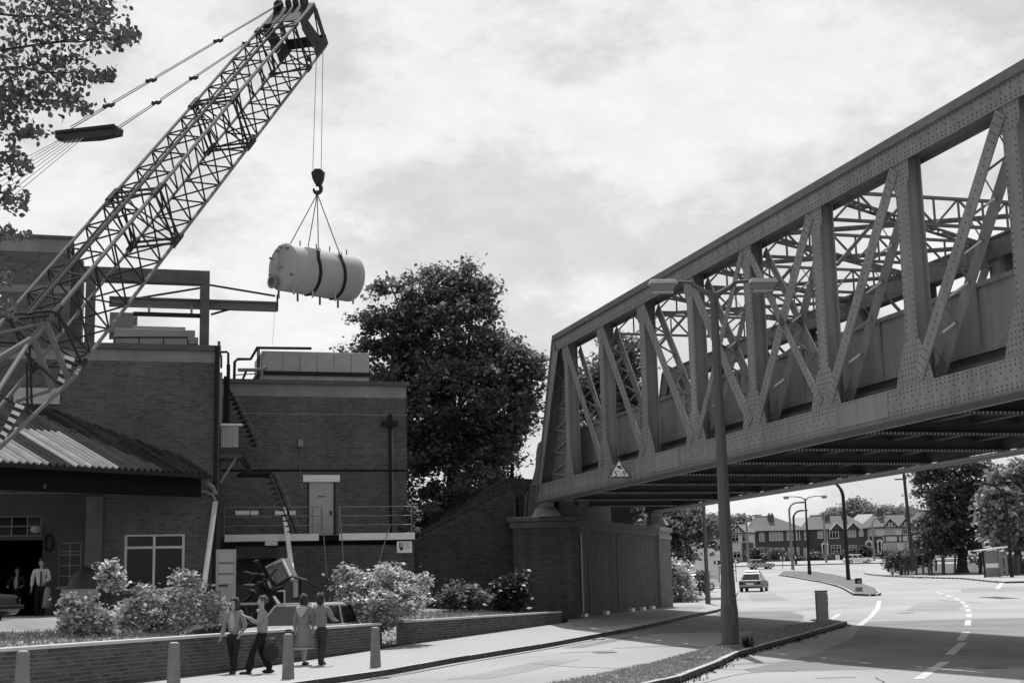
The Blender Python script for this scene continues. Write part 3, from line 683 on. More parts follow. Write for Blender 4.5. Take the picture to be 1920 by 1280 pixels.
brick_wall(wk, FW, s0+.4, s1-.02, 1.0, zlo-.2, [(s0+.4, FW.uz(520, 1030)[0], 2.2, zlo-.62)], v=.12, m=M_brick2)
mb = MB(); mb.fbox(FW, s0+.4, FW.uz(520, 1030)[0], .12, .3, zlo-.6, zlo-.2); mb.build('beam', M_dconc, wk)
for za in (FW.uz(700, 949)[1], FW.uz(700, 966)[1], FW.uz(700, 983)[1]):
    for a, b in ((s0, FW.uz(603, 950)[0]), (FW.uz(636, 950)[0], s1-.1)):
        mb = MB(); mb.tube([FW.p(a, .05, za), FW.p(b, .05, za)], .017, 6); mb.build('rail', M_metal, wk)
for px in (421, 586, 603, 636, 772):
    u = FW.uz(px, 960)[0]; mb = MB(); mb.tube([FW.p(u, .05, zhi), FW.p(u, .05, FW.uz(700, 948)[1])], .022, 6); mb.build('rail_post', M_metal, wk)
# two thin poles that run down from the opening, a leaning white plank and a stay
for i, (a, b) in enumerate((((603, 950), (613, 1082)), ((637, 950), (645, 1070)))):
    mb = MB(); A_ = FW.uz(*a, -.12); B_ = FW.uz(*b, -.9); mb.tube([FW.p(A_[0], -.12, A_[1]), FW.p(B_[0], -.9, B_[1])], .02, 6); mb.build('stair_rail', M_metal, wk)
mb = MB(); A_ = FW.uz(731, 985, -.1); B_ = FW.uz(708, 1060, -.9); mb.tube([FW.p(A_[0], -.1, A_[1]), FW.p(B_[0], -.9, B_[1])], .02, 6); mb.build('stay', M_metal, wk)
for px0, px1 in ((441, 468), (470, 484), (515, 529), (543, 554)):
    A_ = F2.uz(px0, 965); B_ = F2.uz(px1, 957); mb = MB(); mb.fbox(F2, A_[0], B_[0], -.06, -.014, A_[1], B_[1]); mb.build('vent_panel', M_white, b2)
def plank(name, label, a, ya, b, yb, w, m):
    mb = MB(); mb.bar(at(*a, ya), at(*b, yb), w, .05); return tag(mb.build(name, m, None), label, 'plank')
plank('plank', 'long white plank leaning on the walkway above the tipped crate', (532, 952), 54.6, (549, 1082), 51.5, .17, M_white)
plank('plank', 'long pale plank leaning on the corner of the tall brick building', (404, 940), 49.2, (380, 1115), 47.0, .17, mat('pale_board', .5, .15, 4))
# notice on the wall right of the pipe
nb = thing('notice_board', 'small white notice with a dark emblem and faint lines on the brick annexe', 'notice', (FW.p(-1, 0, 3)))
A_ = FW.uz(744, 1036, .1); B_ = FW.uz(772, 1014, .1)
mb = MB(); mb.fbox(FW, A_[0], B_[0], .06, .1, A_[1], B_[1]); mb.build('panel', M_white, nb)
mb = MB(); cu = A_[0]+.17; cz = (A_[1]+B_[1])/2+.03
mb.fbox(FW, cu-.08, cu-.03, .05, .058, cz-.02, cz+.15); mb.fbox(FW, cu+.02, cu+.06, .05, .058, cz-.0, cz+.15); mb.prism([FW.p(cu-.09, .058, cz-.022), FW.p(cu+.09, .058, cz-.022), FW.p(cu+.05, .058, cz-.14), FW.p(cu-.03, .058, cz-.17)], FW.v*-.008); mb.build('emblem', M_black, nb)
for k in range(4):
    mb = MB(); mb.fbox(FW, cu+.13, cu+.13+.22-(k % 2)*.05, .052, .058, cz+.12-k*.075, cz+.14-k*.075); mb.build('print_line', M_metal, nb)
# rooftop tank and pipes of the annexe
rt = thing('roof_tank', 'long pale two-tier water tank with pipes on the annexe roof', 'water tank', F2.p(-3, 3, zt2))
F2b = Frame(*F2.p(0, 2.0, 0)[:2], ANG)
def rb(name, px0, px1, py0, py1, v0, v1, m=M_plant):
    a, c = F2b.uz(px0, py1, v0); b, d = F2b.uz(px1, py0, v0); mb = MB(); mb.fbox(F2b, a, b, v0, v1, c, d); return mb.build(name, m, rt, bevel=.015)
rb('lower_tank', 489, 692, 701, 722, .1, 3); rb('tank_rim', 484, 694, 698.5, 701.5, 0, 3.1, M_dmetal); rb('upper_tank', 491, 692, 662, 698.5, .1, 3)
for px_ in (530, 562, 626, 658): rb('rib', px_, px_+.9, 664, 698, .075, .1, M_conc)
for px_ in (520, 556, 592, 628, 664): rb('rib', px_, px_+.9, 702, 720, .08, .1, M_conc)
rb('seam', 594, 595.5, 664, 698, .085, .1, M_conc)
def pipe(pts, r, m=M_dmetal, v=-.4):
    mb = MB(); mb.tube([F2b.p(F2b.uz(x, y, v)[0], v, F2b.uz(x, y, v)[1]) for x, y in pts], r, 8); mb.build('pipe', m, rt)
pipe([(439, 715), (440, 678), (446, 673), (470, 673), (483, 651), (490, 652), (584, 653)], .06); pipe([(446, 693), (490, 693), (500, 688)], .08, M_metal); pipe([(455, 712), (462, 694)], .05)
pipe([(437, 703), (488, 700)], .025, M_metal)
for px in (483, 486): pipe([(px, 720), (px, 652)], .03)
pipe([(492, 716), (490, 668), (496, 660)], .05, M_metal)
# fire escape, platform with a corrugated screen, downpipes at the corner
fe = thing('fire_escape', 'dark iron fire escape with corrugated screen in the corner between the two brick buildings', 'fire escape', (-10.3, 51, 1.2))
FE = Frame(*F2.p(0, -4.4, 0)[:2], ANG)
def fb(name, px0, px1, py0, py1, v0, v1, m=M_dmetal):
    a, c = FE.uz(px0, py1, v0); b, d = FE.uz(px1, py0, v0); mb = MB(); mb.fbox(FE, a, b, v0, v1, c, d); return mb.build(name, m, fe)
fb('platform', 411, 452, 851, 858, 0, 1.4, mat('iron_grey', .09, .2)); fb('platform', 452, 510, 884, 888, .6, 2.2, M_dmetal)
A_ = FE.uz(415, 838, -.05); B_ = FE.uz(447, 796, -.05); mb = MB(); n = 28; 
for j in range(n+1):
    u = A_[0]+(B_[0]-A_[0])*j/n; v = -.05+.02*math.sin(j*PI/2); mb.v += [tuple(FE.p(u, v, A_[1])), tuple(FE.p(u, v, B_[1]))]
for j in range(n): mb.f.append((2*j, 2*j+2, 2*j+3, 2*j+1))
o = mb.build('screen', mat('screen_sheet', .4, .12, 3), fe); sm = o.modifiers.new('thick', 'SOLIDIFY'); sm.thickness = .01
fb('screen_cap', 413, 455, 794, 796.5, -.12, .1, M_white); fb('screen_edge', 407, 411, 790, 848, -.1, .5, M_plant)
for i in range(9):
    px = 415+i*4.3; fb('baluster', px, px+1, 839, 851, .0, .03)
def fs(name, pts, w, m=M_dmetal, v=.1):
    mb = MB(); P_ = [FE.p(FE.uz(x, y, v)[0], v, FE.uz(x, y, v)[1]) for x, y in pts]
    for p, q in zip(P_[:-1], P_[1:]): mb.bar(p, q, .06, w)
    return mb.build(name, m, fe)
fs('strut', [(443, 858), (413, 905)], .08, M_metal); fs('stringer', [(453, 857), (470, 886)], .2, M_dmetal)
fs('stringer', [(505, 888), (548, 1000)], .05, mat('stair_iron', .045), v=.7); fs('stringer', [(512, 888), (556, 1000)], .05, v=1.5)
for k in range(11):
    t = (k+.5)/11; mb = MB(); x = 506+43*t; y = 888+112*t; A_ = FE.uz(x, y, .7); mb.fbox(FE, A_[0]-.09, A_[0]+.1, .7, 1.5, A_[1]-.012, A_[1]+.012); mb.build('tread', mat('stair_iron', .045), fe)
fs('stringer', [(430, 730), (480, 835)], .04, v=1.8); fs('handrail', [(436, 728), (492, 836)], .015, M_metal, v=1.0); fs('handrail', [(520, 888), (560, 985)], .015, M_metal, v=.7)
for k in range(12):
    t = (k+.5)/12; x = 431+50*t; y = 732+105*t; A_ = FE.uz(x, y, 1.8); mb = MB(); mb.fbox(FE, A_[0]-.06, A_[0]+.08, 1.8, 2.6, A_[1]-.012, A_[1]+.012); mb.build('tread', M_dmetal, fe)
dp = thing('downpipe_group', 'cluster of dark vertical pipes and ducts at the corner of the tall brick building', 'pipes', (-10.3, 49.6, 1.2))
def vp(px, y0, y1, r, m=M_dmetal, Y=49.7):
    mb = MB(); q = at(px, y1, Y); mb.tube([(q.x, q.y, at(px, y1, Y).z), (q.x, q.y, at(px, y0, Y).z)], r, 8); mb.build('pipe', m, dp)
vp(401, 650, 1130, .075, M_dmetal, 49.35); vp(407, 640, 930, .05, M_dconc, 49.8); vp(427, 683, 800, .07, M_dmetal, 52.5); vp(421, 705, 792, .05, M_dmetal, 52.5)
mb = MB(); mb.tube([at(409, 655, 50.5), at(415, 668, 50.5), at(415, 690, 50.5)], .04, 6); mb.build('pipe', M_dmetal, dp)
mb = MB(); mb.tube([at(414, 660, 52.5), at(425, 659.5, 52.5), at(428, 662, 52.5), at(428, 690, 52.5)], .045, 6); mb.build('pipe', M_dmetal, dp)
FC = Frame(*at(413, 740, 51.0)[:2], ANG)
mb = MB(); a, c = FC.uz(405, 792); b, d = FC.uz(417, 698); mb.fbox(FC, a, b, 0, .6, c, d); mb.build('duct_casing', M_conc, dp)
mb = MB(); mb.fbox(FC, a, b-.0, .0, 3.5, 1.2, c-1.0); mb.build('recess_wall', M_brick2, dp)

# ================================================================== the yard's clutter
zy = lambda x, y: yardz(x, min(y, 56))
def quad_board(name, label, pxs, Y, th, m, cat='board'):
    p = [at(x, y, Y_) for (x, y), Y_ in zip(pxs, Y)]
    nrm = (p[1]-p[0]).cross(p[2]-p[0]).normalized()
    if nrm.y > 0: nrm = -nrm
    mb = MB(); mb.prism(p, nrm*-th); return tag(mb.build(name, m, None), label, cat)
old_door = thing('old_door', 'tall pale door with three glazed panels and a letter slot standing in the yard', 'door', at(421, 1130, 46))
FD = Frame(*at(405, 1100, 46.5)[:2], ANG)
def db(name, px0, px1, py0, py1, v0, v1, m):
    a, c = FD.uz(px0, py1, v0); b, d = FD.uz(px1, py0, v0); mb = MB(); mb.fbox(FD, a, b, v0, v1, c, d); return mb.build(name, m, old_door)
db('leaf', 404, 443, 1029, 1134, 0, .06, mat('door_grey', .33, .12, 3))
for y0 in (1036, 1057, 1077): db('panel', 411, 437, y0, y0+17, -.012, 0, mat('door_panel_grey', .4, .1, 2))
db('slot', 410, 427, 1095, 1099, -.014, 0, M_black)
for y0 in (1055, 1075): db('rail_shadow_gap', 409, 438, y0-.8, y0+.8, -.013, -.001, M_dmetal)
cr = thing('tipped_crate', 'battered wooden crate tipped up on edge above the pile of scrap', 'crate', at(530, 1080, 44))
p = [at(498, 1064, 43.6), at(512, 1090, 43.5), at(548, 1088, 43.7), at(530, 1050, 43.8)]
for k in range(5):
    t0, t1 = k/5, (k+.93)/5
    a = p[0].lerp(p[3], t0); b = p[0].lerp(p[3], t1); c = p[1].lerp(p[2], t1); d = p[1].lerp(p[2], t0)
    mb = MB(); mb.prism([a, d, c, b], Vector((.05, .9, .12))); mb.build('board', mat('crate_board', .17, .3, 6, .85), cr)
mb = MB(); mb.bar(at(530, 1048, 43.7), at(549, 1089, 43.6), .07, .05); mb.build('edge_batten', M_white, cr)
mb = MB(); mb.bar(at(498, 1063, 43.55), at(531, 1046, 43.75), .07, .05); mb.build('edge_batten', M_board, cr)
sk = thing('scrap_cabinet', 'grey metal cabinet with a small white framed hatch under the tipped crate', 'cabinet', at(530, 1130, 43.5))
FS = Frame(*at(530, 1110, 43.2)[:2], ANG)
def sb_(name, px0, px1, py0, py1, v0, v1, m):
    a, c = FS.uz(px0, py1, v0); b, d = FS.uz(px1, py0, v0); mb = MB(); mb.fbox(FS, a, b, v0, v1, c, d); return mb.build(name, m, sk)
sb_('body', 508, 553, 1091, 1140, 0, .9, mat('cabinet_grey', .11, .2, 3))
sb_('hatch_frame', 514, 535, 1105, 1140, -.03, -.002, M_white); sb_('hatch', 517, 532, 1108.5, 1140, -.036, -.031, M_dmetal)
mb = MB(); mb.bar(at(503, 1090, 43.0), at(514, 1118, 42.9), .12, .03); mb.build('flap', M_board, sk)
pb2 = thing('pale_box', 'narrow pale upright box with a lid beside the scrap cabinet', 'box', at(555, 1115, 43.2))
FS2 = Frame(*at(555, 1110, 43.0)[:2], ANG)
for nm, x0, x1, y0, y1, m_ in (('front', 551, 559, 1085, 1119, mat('box_pale', .42, .1)), ('side', 559.3, 566, 1087, 1122, M_dmetal)):
    a, c = FS2.uz(x0, y1); b, d = FS2.uz(x1, y0); mb = MB(); mb.fbox(FS2, a, b, 0, .5, c, d); mb.build(nm, m_, pb2)
mb = MB(); mb.bar(at(549, 1080, 42.9), at(570, 1086, 43.1), .5, .03); mb.build('lid', M_board, pb2)
sc = thing('scrap_heap', 'dark twisted scrap and tarpaulin heap left of the cabinet', 'scrap heap', at(490, 1135, 42.5))
for k in range(34):
    a = at(468+random.random()*50, 1075+random.random()*55, 42.5+random.random()); b = a+Vector((random.uniform(-.5, .5), random.uniform(-.3, .3), random.uniform(-.5, .45)))
    mb = MB(); mb.bar(a, b, random.uniform(.05, .25), random.uniform(.03, .1)); mb.build('scrap_piece', random.choice([M_black, M_dmetal, M_dmetal, M_board]), sc)
mb = MB(); q = at(497, 1125, 42.6); mb.ell(q, (.42, .4, .5), 18, 14)
for i, v_ in enumerate(mb.v):
    mb.v[i] = (v_[0]+.09*math.sin(v_[2]*17+v_[0]*9)+.05*math.sin(v_[1]*23), v_[1], v_[2]+.13*math.sin(v_[0]*13)+.07*math.sin(v_[0]*31+v_[1]*12)-.5*abs(v_[0]-q.x))
mb.build('tarpaulin', mat('tar_sheet', .02, .3, 6, .85, .6, 8, .15), sc)
plank('plank', 'thin pale plank lying against the front of the cabinet', (513, 1118), 42.4, (528, 1139), 42.2, .1, M_board)
sgn = thing('low_sign', 'low pale blank sign board on a single post in front of the small window', 'sign', at(148, 1140, 44.5))
FL = Frame(*at(148, 1110, 44.5)[:2], ANG)
a, c = FL.uz(114, 1119); b, d = FL.uz(184, 1103); mb = MB(); mb.fbox(FL, a, b, 0, .05, c, d); mb.build('panel', mat('sign_grey', .33, .1), sgn)
a, c = FL.uz(168, 1140); b, _ = FL.uz(173, 1119); mb = MB(); mb.fbox(FL, a, b, .052, .1, zy(-13, 44)-.1, d-.05); mb.build('post', M_white, sgn)
mb = MB(); q = at(160, 1100, 45.4); mb.ell((q.x, q.y, q.z-.3), (.62, .5, .95), 14, 9); tag(mb.build('tarpaulin_stack', M_black, None, smooth=True), 'rounded dark covered stack in front of the small window', 'covered stack')

# ================================================================== BRIDGE
br = thing('railway_bridge', 'riveted steel truss railway bridge crossing over the road', 'bridge', BP(20, 4, 5.2))
SP = 3.973; S0 = 3.711; ND = 9; NODES = [S0+SP*i for i in range(ND)]
ZB, ZBT, ZT, ZTB = 5.26, 5.91, 11.5, 10.87
SEND = S0+SP*(ND-1)+S0+.3
Udir = BF.u; Sdir = -BF.v
def bbox(mb, s0, s1, w0, w1, z0, z1_):
    mb.hexa([BP(s0, w0, z0), BP(s1, w0, z0), BP(s1, w1, z0), BP(s0, w1, z0), BP(s0, w0, z1_), BP(s1, w0, z1_), BP(s1, w1, z1_), BP(s0, w1, z1_)])
riv = MB(); rivp = MB()
def rivet(mb, c, nrm, r=.022, h=.014):
    a = nrm.orthogonal().normalized(); b = nrm.cross(a)
    vs = [c+(a*math.cos(t)+b*math.sin(t))*r for t in (0, 1.2566, 2.513, 3.77, 5.0265)]+[c+(a*math.cos(t)+b*math.sin(t))*r*.5+nrm*h for t in (0, 1.2566, 2.513, 3.77, 5.0265)]
    mb.add(vs, [(i, (i+1) % 5, 5+(i+1) % 5, 5+i) for i in range(5)]+[(5, 6, 7, 8, 9)])
OUT = -BF.u
def truss(side, shift):
    # side 0: near truss (w from 0), side 1: far truss
    Wn = (lambda w: w) if side == 0 else (lambda w: 8.44-w)
    def bx(name, s0, s1, w0, w1, z0, z1_, m=M_bridge, bevel=0):
        mb = MB(); a, b = sorted((Wn(w0), Wn(w1))); bbox(mb, s0-shift, s1-shift, a, b, z0, z1_); return mb.build(name, m, br)
    def pl(name, poly, w0, w1, m=M_bridge):
        mb = MB(); mb.prism([BP(s-shift, Wn(w0), z) for s, z in poly], Udir*((w1-w0) if side == 0 else (w0-w1))); return mb.build(name, m, br)
    sT0, sT1 = 2.52, SEND-2.82
    # bottom chord: two web plates, flange angles, covers
    bx('bottom_chord', -.35, SEND+.05, .02, .06, ZB, ZBT); bx('bottom_chord', -.35, SEND+.05, .56, .6, ZB, ZBT, M_bridged)
    bx('chord_flange', -.35, SEND+.05, -.03, .65, ZB-.045, ZB-.002, M_bridged); bx('chord_flange', -.35, SEND+.05, .061, .559, ZBT-.06, ZBT-.03, M_bridged)
    # top chord
    bx('top_chord', sT0+.0, sT1, .02, .06, ZTB, ZT-.06); bx('top_chord', sT0, sT1, .56, .6, ZTB, ZT-.06, M_bridged)
    bx('chord_cover', sT0-.05, sT1+.05, -.06, .66, ZT-.058, ZT, M_bridged); bx('chord_angle', sT0, sT1, -.06, .018, ZT-.2, ZT-.0585, M_bridged)
    bx('chord_stay', sT0, sT1, .061, .559, ZTB+.12, ZTB+.15, M_bridged)
    # end posts
    for e_, (sa, sb2) in enumerate(((-.15, 2.62), (SEND-.15, SEND-2.92))):
        sg = 1 if e_ == 0 else -1
        for w0, w1, mm in ((.02, .06, M_bridge), (.56, .6, M_bridged)):
            pl('end_post', [(sa-sg*.2, ZB+.02), (sa+sg*.28, ZB+.5), (sb2+sg*.28, ZTB+.02), (sb2-sg*.1, ZT-.07), (sb2-sg*.18, ZT-.07)], w0, w1, mm)
        mb = MB(); nn = 13
        for i in range(nn):
            t0 = i/nn; t1 = (i+1)/nn; w0, w1 = (.08, .54) if i % 2 else (.54, .08)
            mb.bar(BP(sa+sg*.2+(sb2-sa)*t0-shift, Wn(w0), ZB+.5+(ZTB-ZB-.5)*t0), BP(sa+sg*.2+(sb2-sa)*t1-shift, Wn(w1), ZB+.5+(ZTB-ZB-.5)*t1), .06, .015)
        mb.build('lacing', M_bridged, br)
        mb = MB(); mb.prism([BP(sa-sg*.22-shift, Wn(-.04), ZB), BP(sb2-sg*.2-shift, Wn(-.04), ZT-.06), BP(sb2-sg*.2-shift, Wn(.66), ZT-.06), BP(sa-sg*.22-shift, Wn(.66), ZB)], Sdir*-sg*.03); mb.build('end_cover', M_bridged, br)
    for sa, s1_ in ((-.1, NODES[0]-.1), (SEND-.1, NODES[-1]+.1)):
        sg = 1 if s1_ > sa else -1
        pl('end_web', [(sa+sg*.3, ZBT-.1), (s1_, ZBT-.1), (s1_, ZTB+.05), (sa+sg*2.7, ZTB+.05)], .46, .475, M_bridged)
        mb = MB(); nn = 12
        for i in range(nn):
            z0_, z1__ = ZBT+(ZTB-ZBT)*i/nn, ZBT+(ZTB-ZBT)*(i+1)/nn
            l0, l1 = sa+sg*(.3+2.4*i/nn), sa+sg*(.3+2.4*(i+1)/nn); m0 = s1_
            a_, b_ = (l0, m0) if i % 2 else (m0, l1)
            mb.bar(BP((l0 if i % 2 else m0)-shift, Wn(.42), z0_), BP((m0 if i % 2 else l1)-shift, Wn(.42), z1__), .02, .08, BF.u)
        mb.build('lacing', M_bridge, br)
    # verticals
    for i, s in enumerate(NODES):
        hw = .22
        bx('vertical_post', s-hw, s+hw, .07, .1, ZBT-.45, ZTB+.3); bx('vertical_post', s-hw, s+hw, .45, .48, ZBT-.45, ZTB+.3)
        bx('post_web', s-.09, s+.09, .101, .449, ZBT-.3, ZTB+.2)
        # gussets
        g = .55 if i in (0, ND-1) else .75
        pl('gusset_plate', [(s-g, ZBT-.02), (s+g, ZBT-.02), (s+g*.85, ZBT+.3), (s+.3, ZBT+.95), (s-.3, ZBT+.95), (s-g*.85, ZBT+.3)], .064, .078)
        pl('gusset_plate', [(s-.36, ZTB+.05), (s+.36, ZTB+.05), (s+.36, ZTB-.35), (s+.26, ZTB-.55), (s-.26, ZTB-.55), (s-.36, ZTB-.35)], .064, .078)
    mid = ND//2
    def diag(s0, z0, s1, z1_, wd=.17, wide=.35):
        for w, mm in ((.045, M_bridge), (.575, M_bridge)):
            mb = MB(); mb.bar(BP(s0-shift, Wn(w), z0), BP(s1-shift, Wn(w), z1_), .03, wide, BF.u); mb.build('diagonal', mm, br)
        mb = MB(); n = 11
        for i in range(n):
            t0 = .06+.88*i/n; t1 = .06+.88*(i+1)/n; w0, w1 = (.07, .55) if i % 2 else (.55, .07)
            mb.bar(BP(s0+(s1-s0)*t0-shift, Wn(w0), z0+(z1_-z0)*t0), BP(s0+(s1-s0)*t1-shift, Wn(w1), z0+(z1_-z0)*t1), .015, .07, BF.u)
        mb.build('lacing', M_bridge, br)
        if side == 0:
            L_ = math.hypot(s1-s0, z1_-z0); n = int(L_/.17)
            for i in range(n):
                t = (i+.5)/n; c = BP(s0+(s1-s0)*t, .03, z0+(z1_-z0)*t); rivet(riv, c, OUT)
                dd_ = Vector((0, 0, 0))
                if t < .13 or t > .87:
                    pd = (-(z1_-z0)/L_, (s1-s0)/L_)
                    for k in (-.1, .1): rivet(riv, BP(s0+(s1-s0)*t+pd[0]*k, .03, z0+(z1_-z0)*t+pd[1]*k), OUT)
    for i in range(ND-1):
        a, b = NODES[i], NODES[i+1]; L0 = .22
        if i < mid: diag(a+.18, ZTB-.1, b-.2, ZBT+.15)
        else: diag(a+.2, ZBT+.15, b-.18, ZTB-.1)
        if i in (mid-1, mid):
            if i < mid: diag(a+.2, ZBT+.15, b-.18, ZTB-.1, wide=.24)
            else: diag(a+.18, ZTB-.1, b-.2, ZBT+.15, wide=.24)
    if side == 0:
        for s in np.arange(-.2, SEND-.4, .16):
            for z in (ZB+.06, ZB+.14, ZBT-.14, ZBT-.05): rivet(riv, BP(s, .02, z), OUT)
            if int(s/.16) % 2 == 0:
                for z in (ZB+.27, ZB+.4): rivet(riv, BP(s+(.16 if z > ZB+.3 else 0), .02, z), OUT)
        for s in np.arange(sT0+.1, sT1, .16):
            for z in (ZTB+.06, ZTB+.14, ZT-.24): rivet(riv, BP(s, .02, z), OUT)
            if int(s/.16) % 2 == 0: rivet(riv, BP(s, .02, ZTB+.27), OUT)
        for s in NODES:
            for z in np.arange(ZBT+1.0, ZTB-.6, .14):
                for k in (-.17, .17): rivet(riv, BP(s+k, .07, z), OUT)
            for z in np.arange(ZBT-.0, ZBT+.95, .12):
                for k in np.arange(-.6, .61, .13):
                    if abs(k) < .75-.45*max(0, (z-ZBT-.25)): rivet(riv, BP(s+k, .064, z), OUT, .02)
            for z in np.arange(ZTB-.5, ZTB+.02, .11):
                for k in (-.27, -.14, 0, .14, .27): rivet(riv, BP(s+k, .064, z), OUT, .02)
            # splice plates on the bottom chord
        for s in (NODES[2]+1.6, NODES[5]+1.7):
            bx('splice_plate', s-1.2, s+1.2, .002, .018, ZB+.06, ZBT-.06)
SH = 2*SP
truss(0, 0); truss(1, SH)
riv.build('rivet', M_rivet, br, kind='stuff')
# upper lattice struts between the trusses, plan bracing and sway frames
def lattice(p, q, depth, n, m=M_bridged, up=Vector((0, 0, 1)), t=.07):
    mb = MB(); u = up.normalized()*depth
    mb.bar(p, q, t*1.6, t); mb.bar(p-u, q-u, t*1.6, t)
    for i in range(n):
        a = p.lerp(q, i/n); b = p.lerp(q, (i+1)/n)
        if i % 2: mb.bar(a, b-u, .05, .05)
        else: mb.bar(a-u, b, .05, .05)
        if i: mb.bar(a, a-u, .05, .05)
    return mb.build('lattice_strut', m, br)
allS = [S0+SP*i for i in range(-2, ND)]
for i, s in enumerate(allS):
    if s-(-SH) < 0: continue
    wl, wr = .62, 7.82
    if s < 2.4 and s > SEND-SH-2: continue
    inn = 3.0 < s < SEND-3; inr = -SH+3.0 < s < SEND-SH-3
    if inn and inr and 7 < s < 24:
        lattice(BP(s, wl, ZT-.12), BP(s, wr, ZT-.12), .72, 10)
        for w0, w1 in ((wl, wl+1.1), (wr, wr-1.1)):
            mb = MB(); mb.bar(BP(s, w0, ZT-2.0), BP(s, w1, ZT-.86), .08, .08); mb.build('knee_brace', M_bridged, br)
for s in [x for x in allS if 7 < x < 23]:
    for a, b in (((s, .6), (s+SP, 7.84)), ((s+SP, .6), (s, 7.84))):
        if s+SP < SEND-3-SH+SP:
            p, q = BP(a[0], a[1], ZT-.2), BP(b[0], b[1], ZT-.2)
            sd_ = (q-p).normalized().cross(Vector((0, 0, 1)))
            lattice(p, q, .3, 14, up=sd_, t=.05)
# portal frame at the near end of each truss pair

# deck: cross girders, stringers, trough floor, ballast plates
for s in [x for x in np.arange(S0-2*SP, SEND+.1, SP)]:
    mb = MB()
    wl = .66 if s > -.4 else 3.6; wr = 7.78 if s < SEND-SH else 5.5
    bbox(mb, s-.16, s+.16, wl, wr, ZB+.02, ZB+.05); bbox(mb, s-.015, s+.015, wl, wr, ZB+.05, ZB+.6); bbox(mb, s-.16, s+.16, wl, wr, ZB+.6, ZB+.63)
    mb.build('cross_girder', M_girder, br)
    for w in np.arange(wl+.05, wr, .11): rivet(rivp, BP(s+.176, w, ZB+.035), Sdir, .036, .02)
    mb = MB(); bbox(mb, s+.161, s+.175, wl, wr, ZB+.0, ZB+.075); mb.build('girder_edge', M_girder, br)
rivp.build('rivet', M_rivetl, br, kind='stuff')
for w in (1.5, 2.9, 4.22, 5.5, 6.9):
    mb = MB(); bbox(mb, -3 if w < 4 else -9, SEND-3 if w < 4 else SEND-9, w-.1, w+.1, ZB+.3, ZB+.33); bbox(mb, -3 if w < 4 else -9, SEND-3 if w < 4 else SEND-9, w-.012, w+.012, ZB+.33, ZB+.62); mb.build('stringer', mat('stringer_grey', .14, .2), br)
mb = MB(); mb.hexa([BP(-2, .7, ZB+.64), BP(SEND+2, .7, ZB+.64), BP(SEND-SH+2, 7.74, ZB+.64), BP(-SH-2, 7.74, ZB+.64), BP(-2, .7, ZB+.9), BP(SEND+2, .7, ZB+.9), BP(SEND-SH+2, 7.74, ZB+.9), BP(-SH-2, 7.74, ZB+.9)]); mb.build('deck_floor', M_girder, br)
for w0, w1, sa, sb2 in ((1.08, 1.12, .8, SEND), (7.34, 7.38, .8-SH, SEND-SH)):
    n = int((sb2-sa)/SP)
    for i in range(n+1):
        a = sa+i*SP+.01; b = min(sa+(i+1)*SP-.01, sb2)
        mb = MB(); bbox(mb, a, b, w0, w1, ZB+1.16, ZB+2.68); mb.build('ballast_plate', M_bridge, br)
    mb = MB(); bbox(mb, sa-1, sb2+1, w0+.06, w0+.12, ZB+.905, ZB+1.3); mb.build('dark_gap_backing', M_girder, br)  # added dark backing so the slit under the plates reads black
    mb = MB(); bbox(mb, sa, sb2, w0-.07, w0-.002, ZB+2.58, ZB+2.68); bbox(mb, sa, sb2, w0-.07, w0-.002, ZB+1.16, ZB+1.26); mb.build('plate_angle', M_bridge, br)
    for i in range(n+1):
        s = sa+i*SP; mb = MB(); bbox(mb, s-.04, s+.04, w0-.06, w0-.003, ZB+1.261, ZB+2.579); mb.build('plate_stiffener', M_bridge, br)
r2 = MB()
for s in np.arange(1, SEND, .13): rivet(r2, BP(s, 1.01, ZB+2.63), OUT, .016); rivet(r2, BP(s, 1.01, ZB+1.21), OUT, .016)
r2.build('rivet', M_rivet, br, kind='stuff')
# pale tubes added for the bright light line along the inner edges
for w, sa, sb2 in ((.73, 1, SEND-1), (7.70, 1-SH, SEND-SH-1)):
    mb = MB(); mb.tube([BP(sa, w, ZB-.0), BP(sb2, w, ZB-.0)], .045, 6); mb.build('light_line_tube', M_pale, br)
# curved plate at the near end and finial behind it
mb = MB(); pts = [(-.25, 6.0), (-.25, 7.75), (-.9, 7.65), (-1.15, 7.35), (-1.35, 6.7), (-1.9, 6.15), (-2.4, 6.0)]
mb.prism([BP(s, .3, z) for s, z in pts], BF.u*.04); mb.build('end_wing_plate', M_bridged, br)
mb = MB(); q = BP(-2.9, -.25, 0); mb.lathe([(.22, 5.6), (.2, 6.0), (.1, 6.3), (.06, 6.9), (.02, 7.05)], (q.x, q.y, 0), 8); mb.build('end_spike', M_dark, br)
# rail-side tracks on deck (only their ends could be seen)
for w in (2.5, 3.9, 4.7, 6.1):
    mb = MB(); bbox(mb, -30, SEND+6, w-.035, w+.035, ZB+1.15, ZB+1.3); mb.build('rail', M_dmetal, br)
mb = MB(); bbox(mb, 0, SEND-8, 1.2, 7.3, ZB+.905, ZB+1.14); mb.build('ballast', M_girder, br)
# bearings
for s, w in ((-.1, .31), (-SH-.1, 8.13), (SEND-.1, .31), (SEND-SH-.1, 8.13)):
    mb = MB(); q = BP(s, w, 0)
    mb.hexa([BP(s-.75, w-.42, 4.62), BP(s+.75, w-.42, 4.62), BP(s+.75, w+.42, 4.62), BP(s-.75, w+.42, 4.62), BP(s-.3, w-.32, 5.0), BP(s+.3, w-.32, 5.0), BP(s+.3, w+.32, 5.0), BP(s-.3, w+.32, 5.0)]); bbox(mb, s-.25, s+.25, w-.25, w+.25, 5.002, ZB-.05); mb.build('bearing', M_bridge, br)
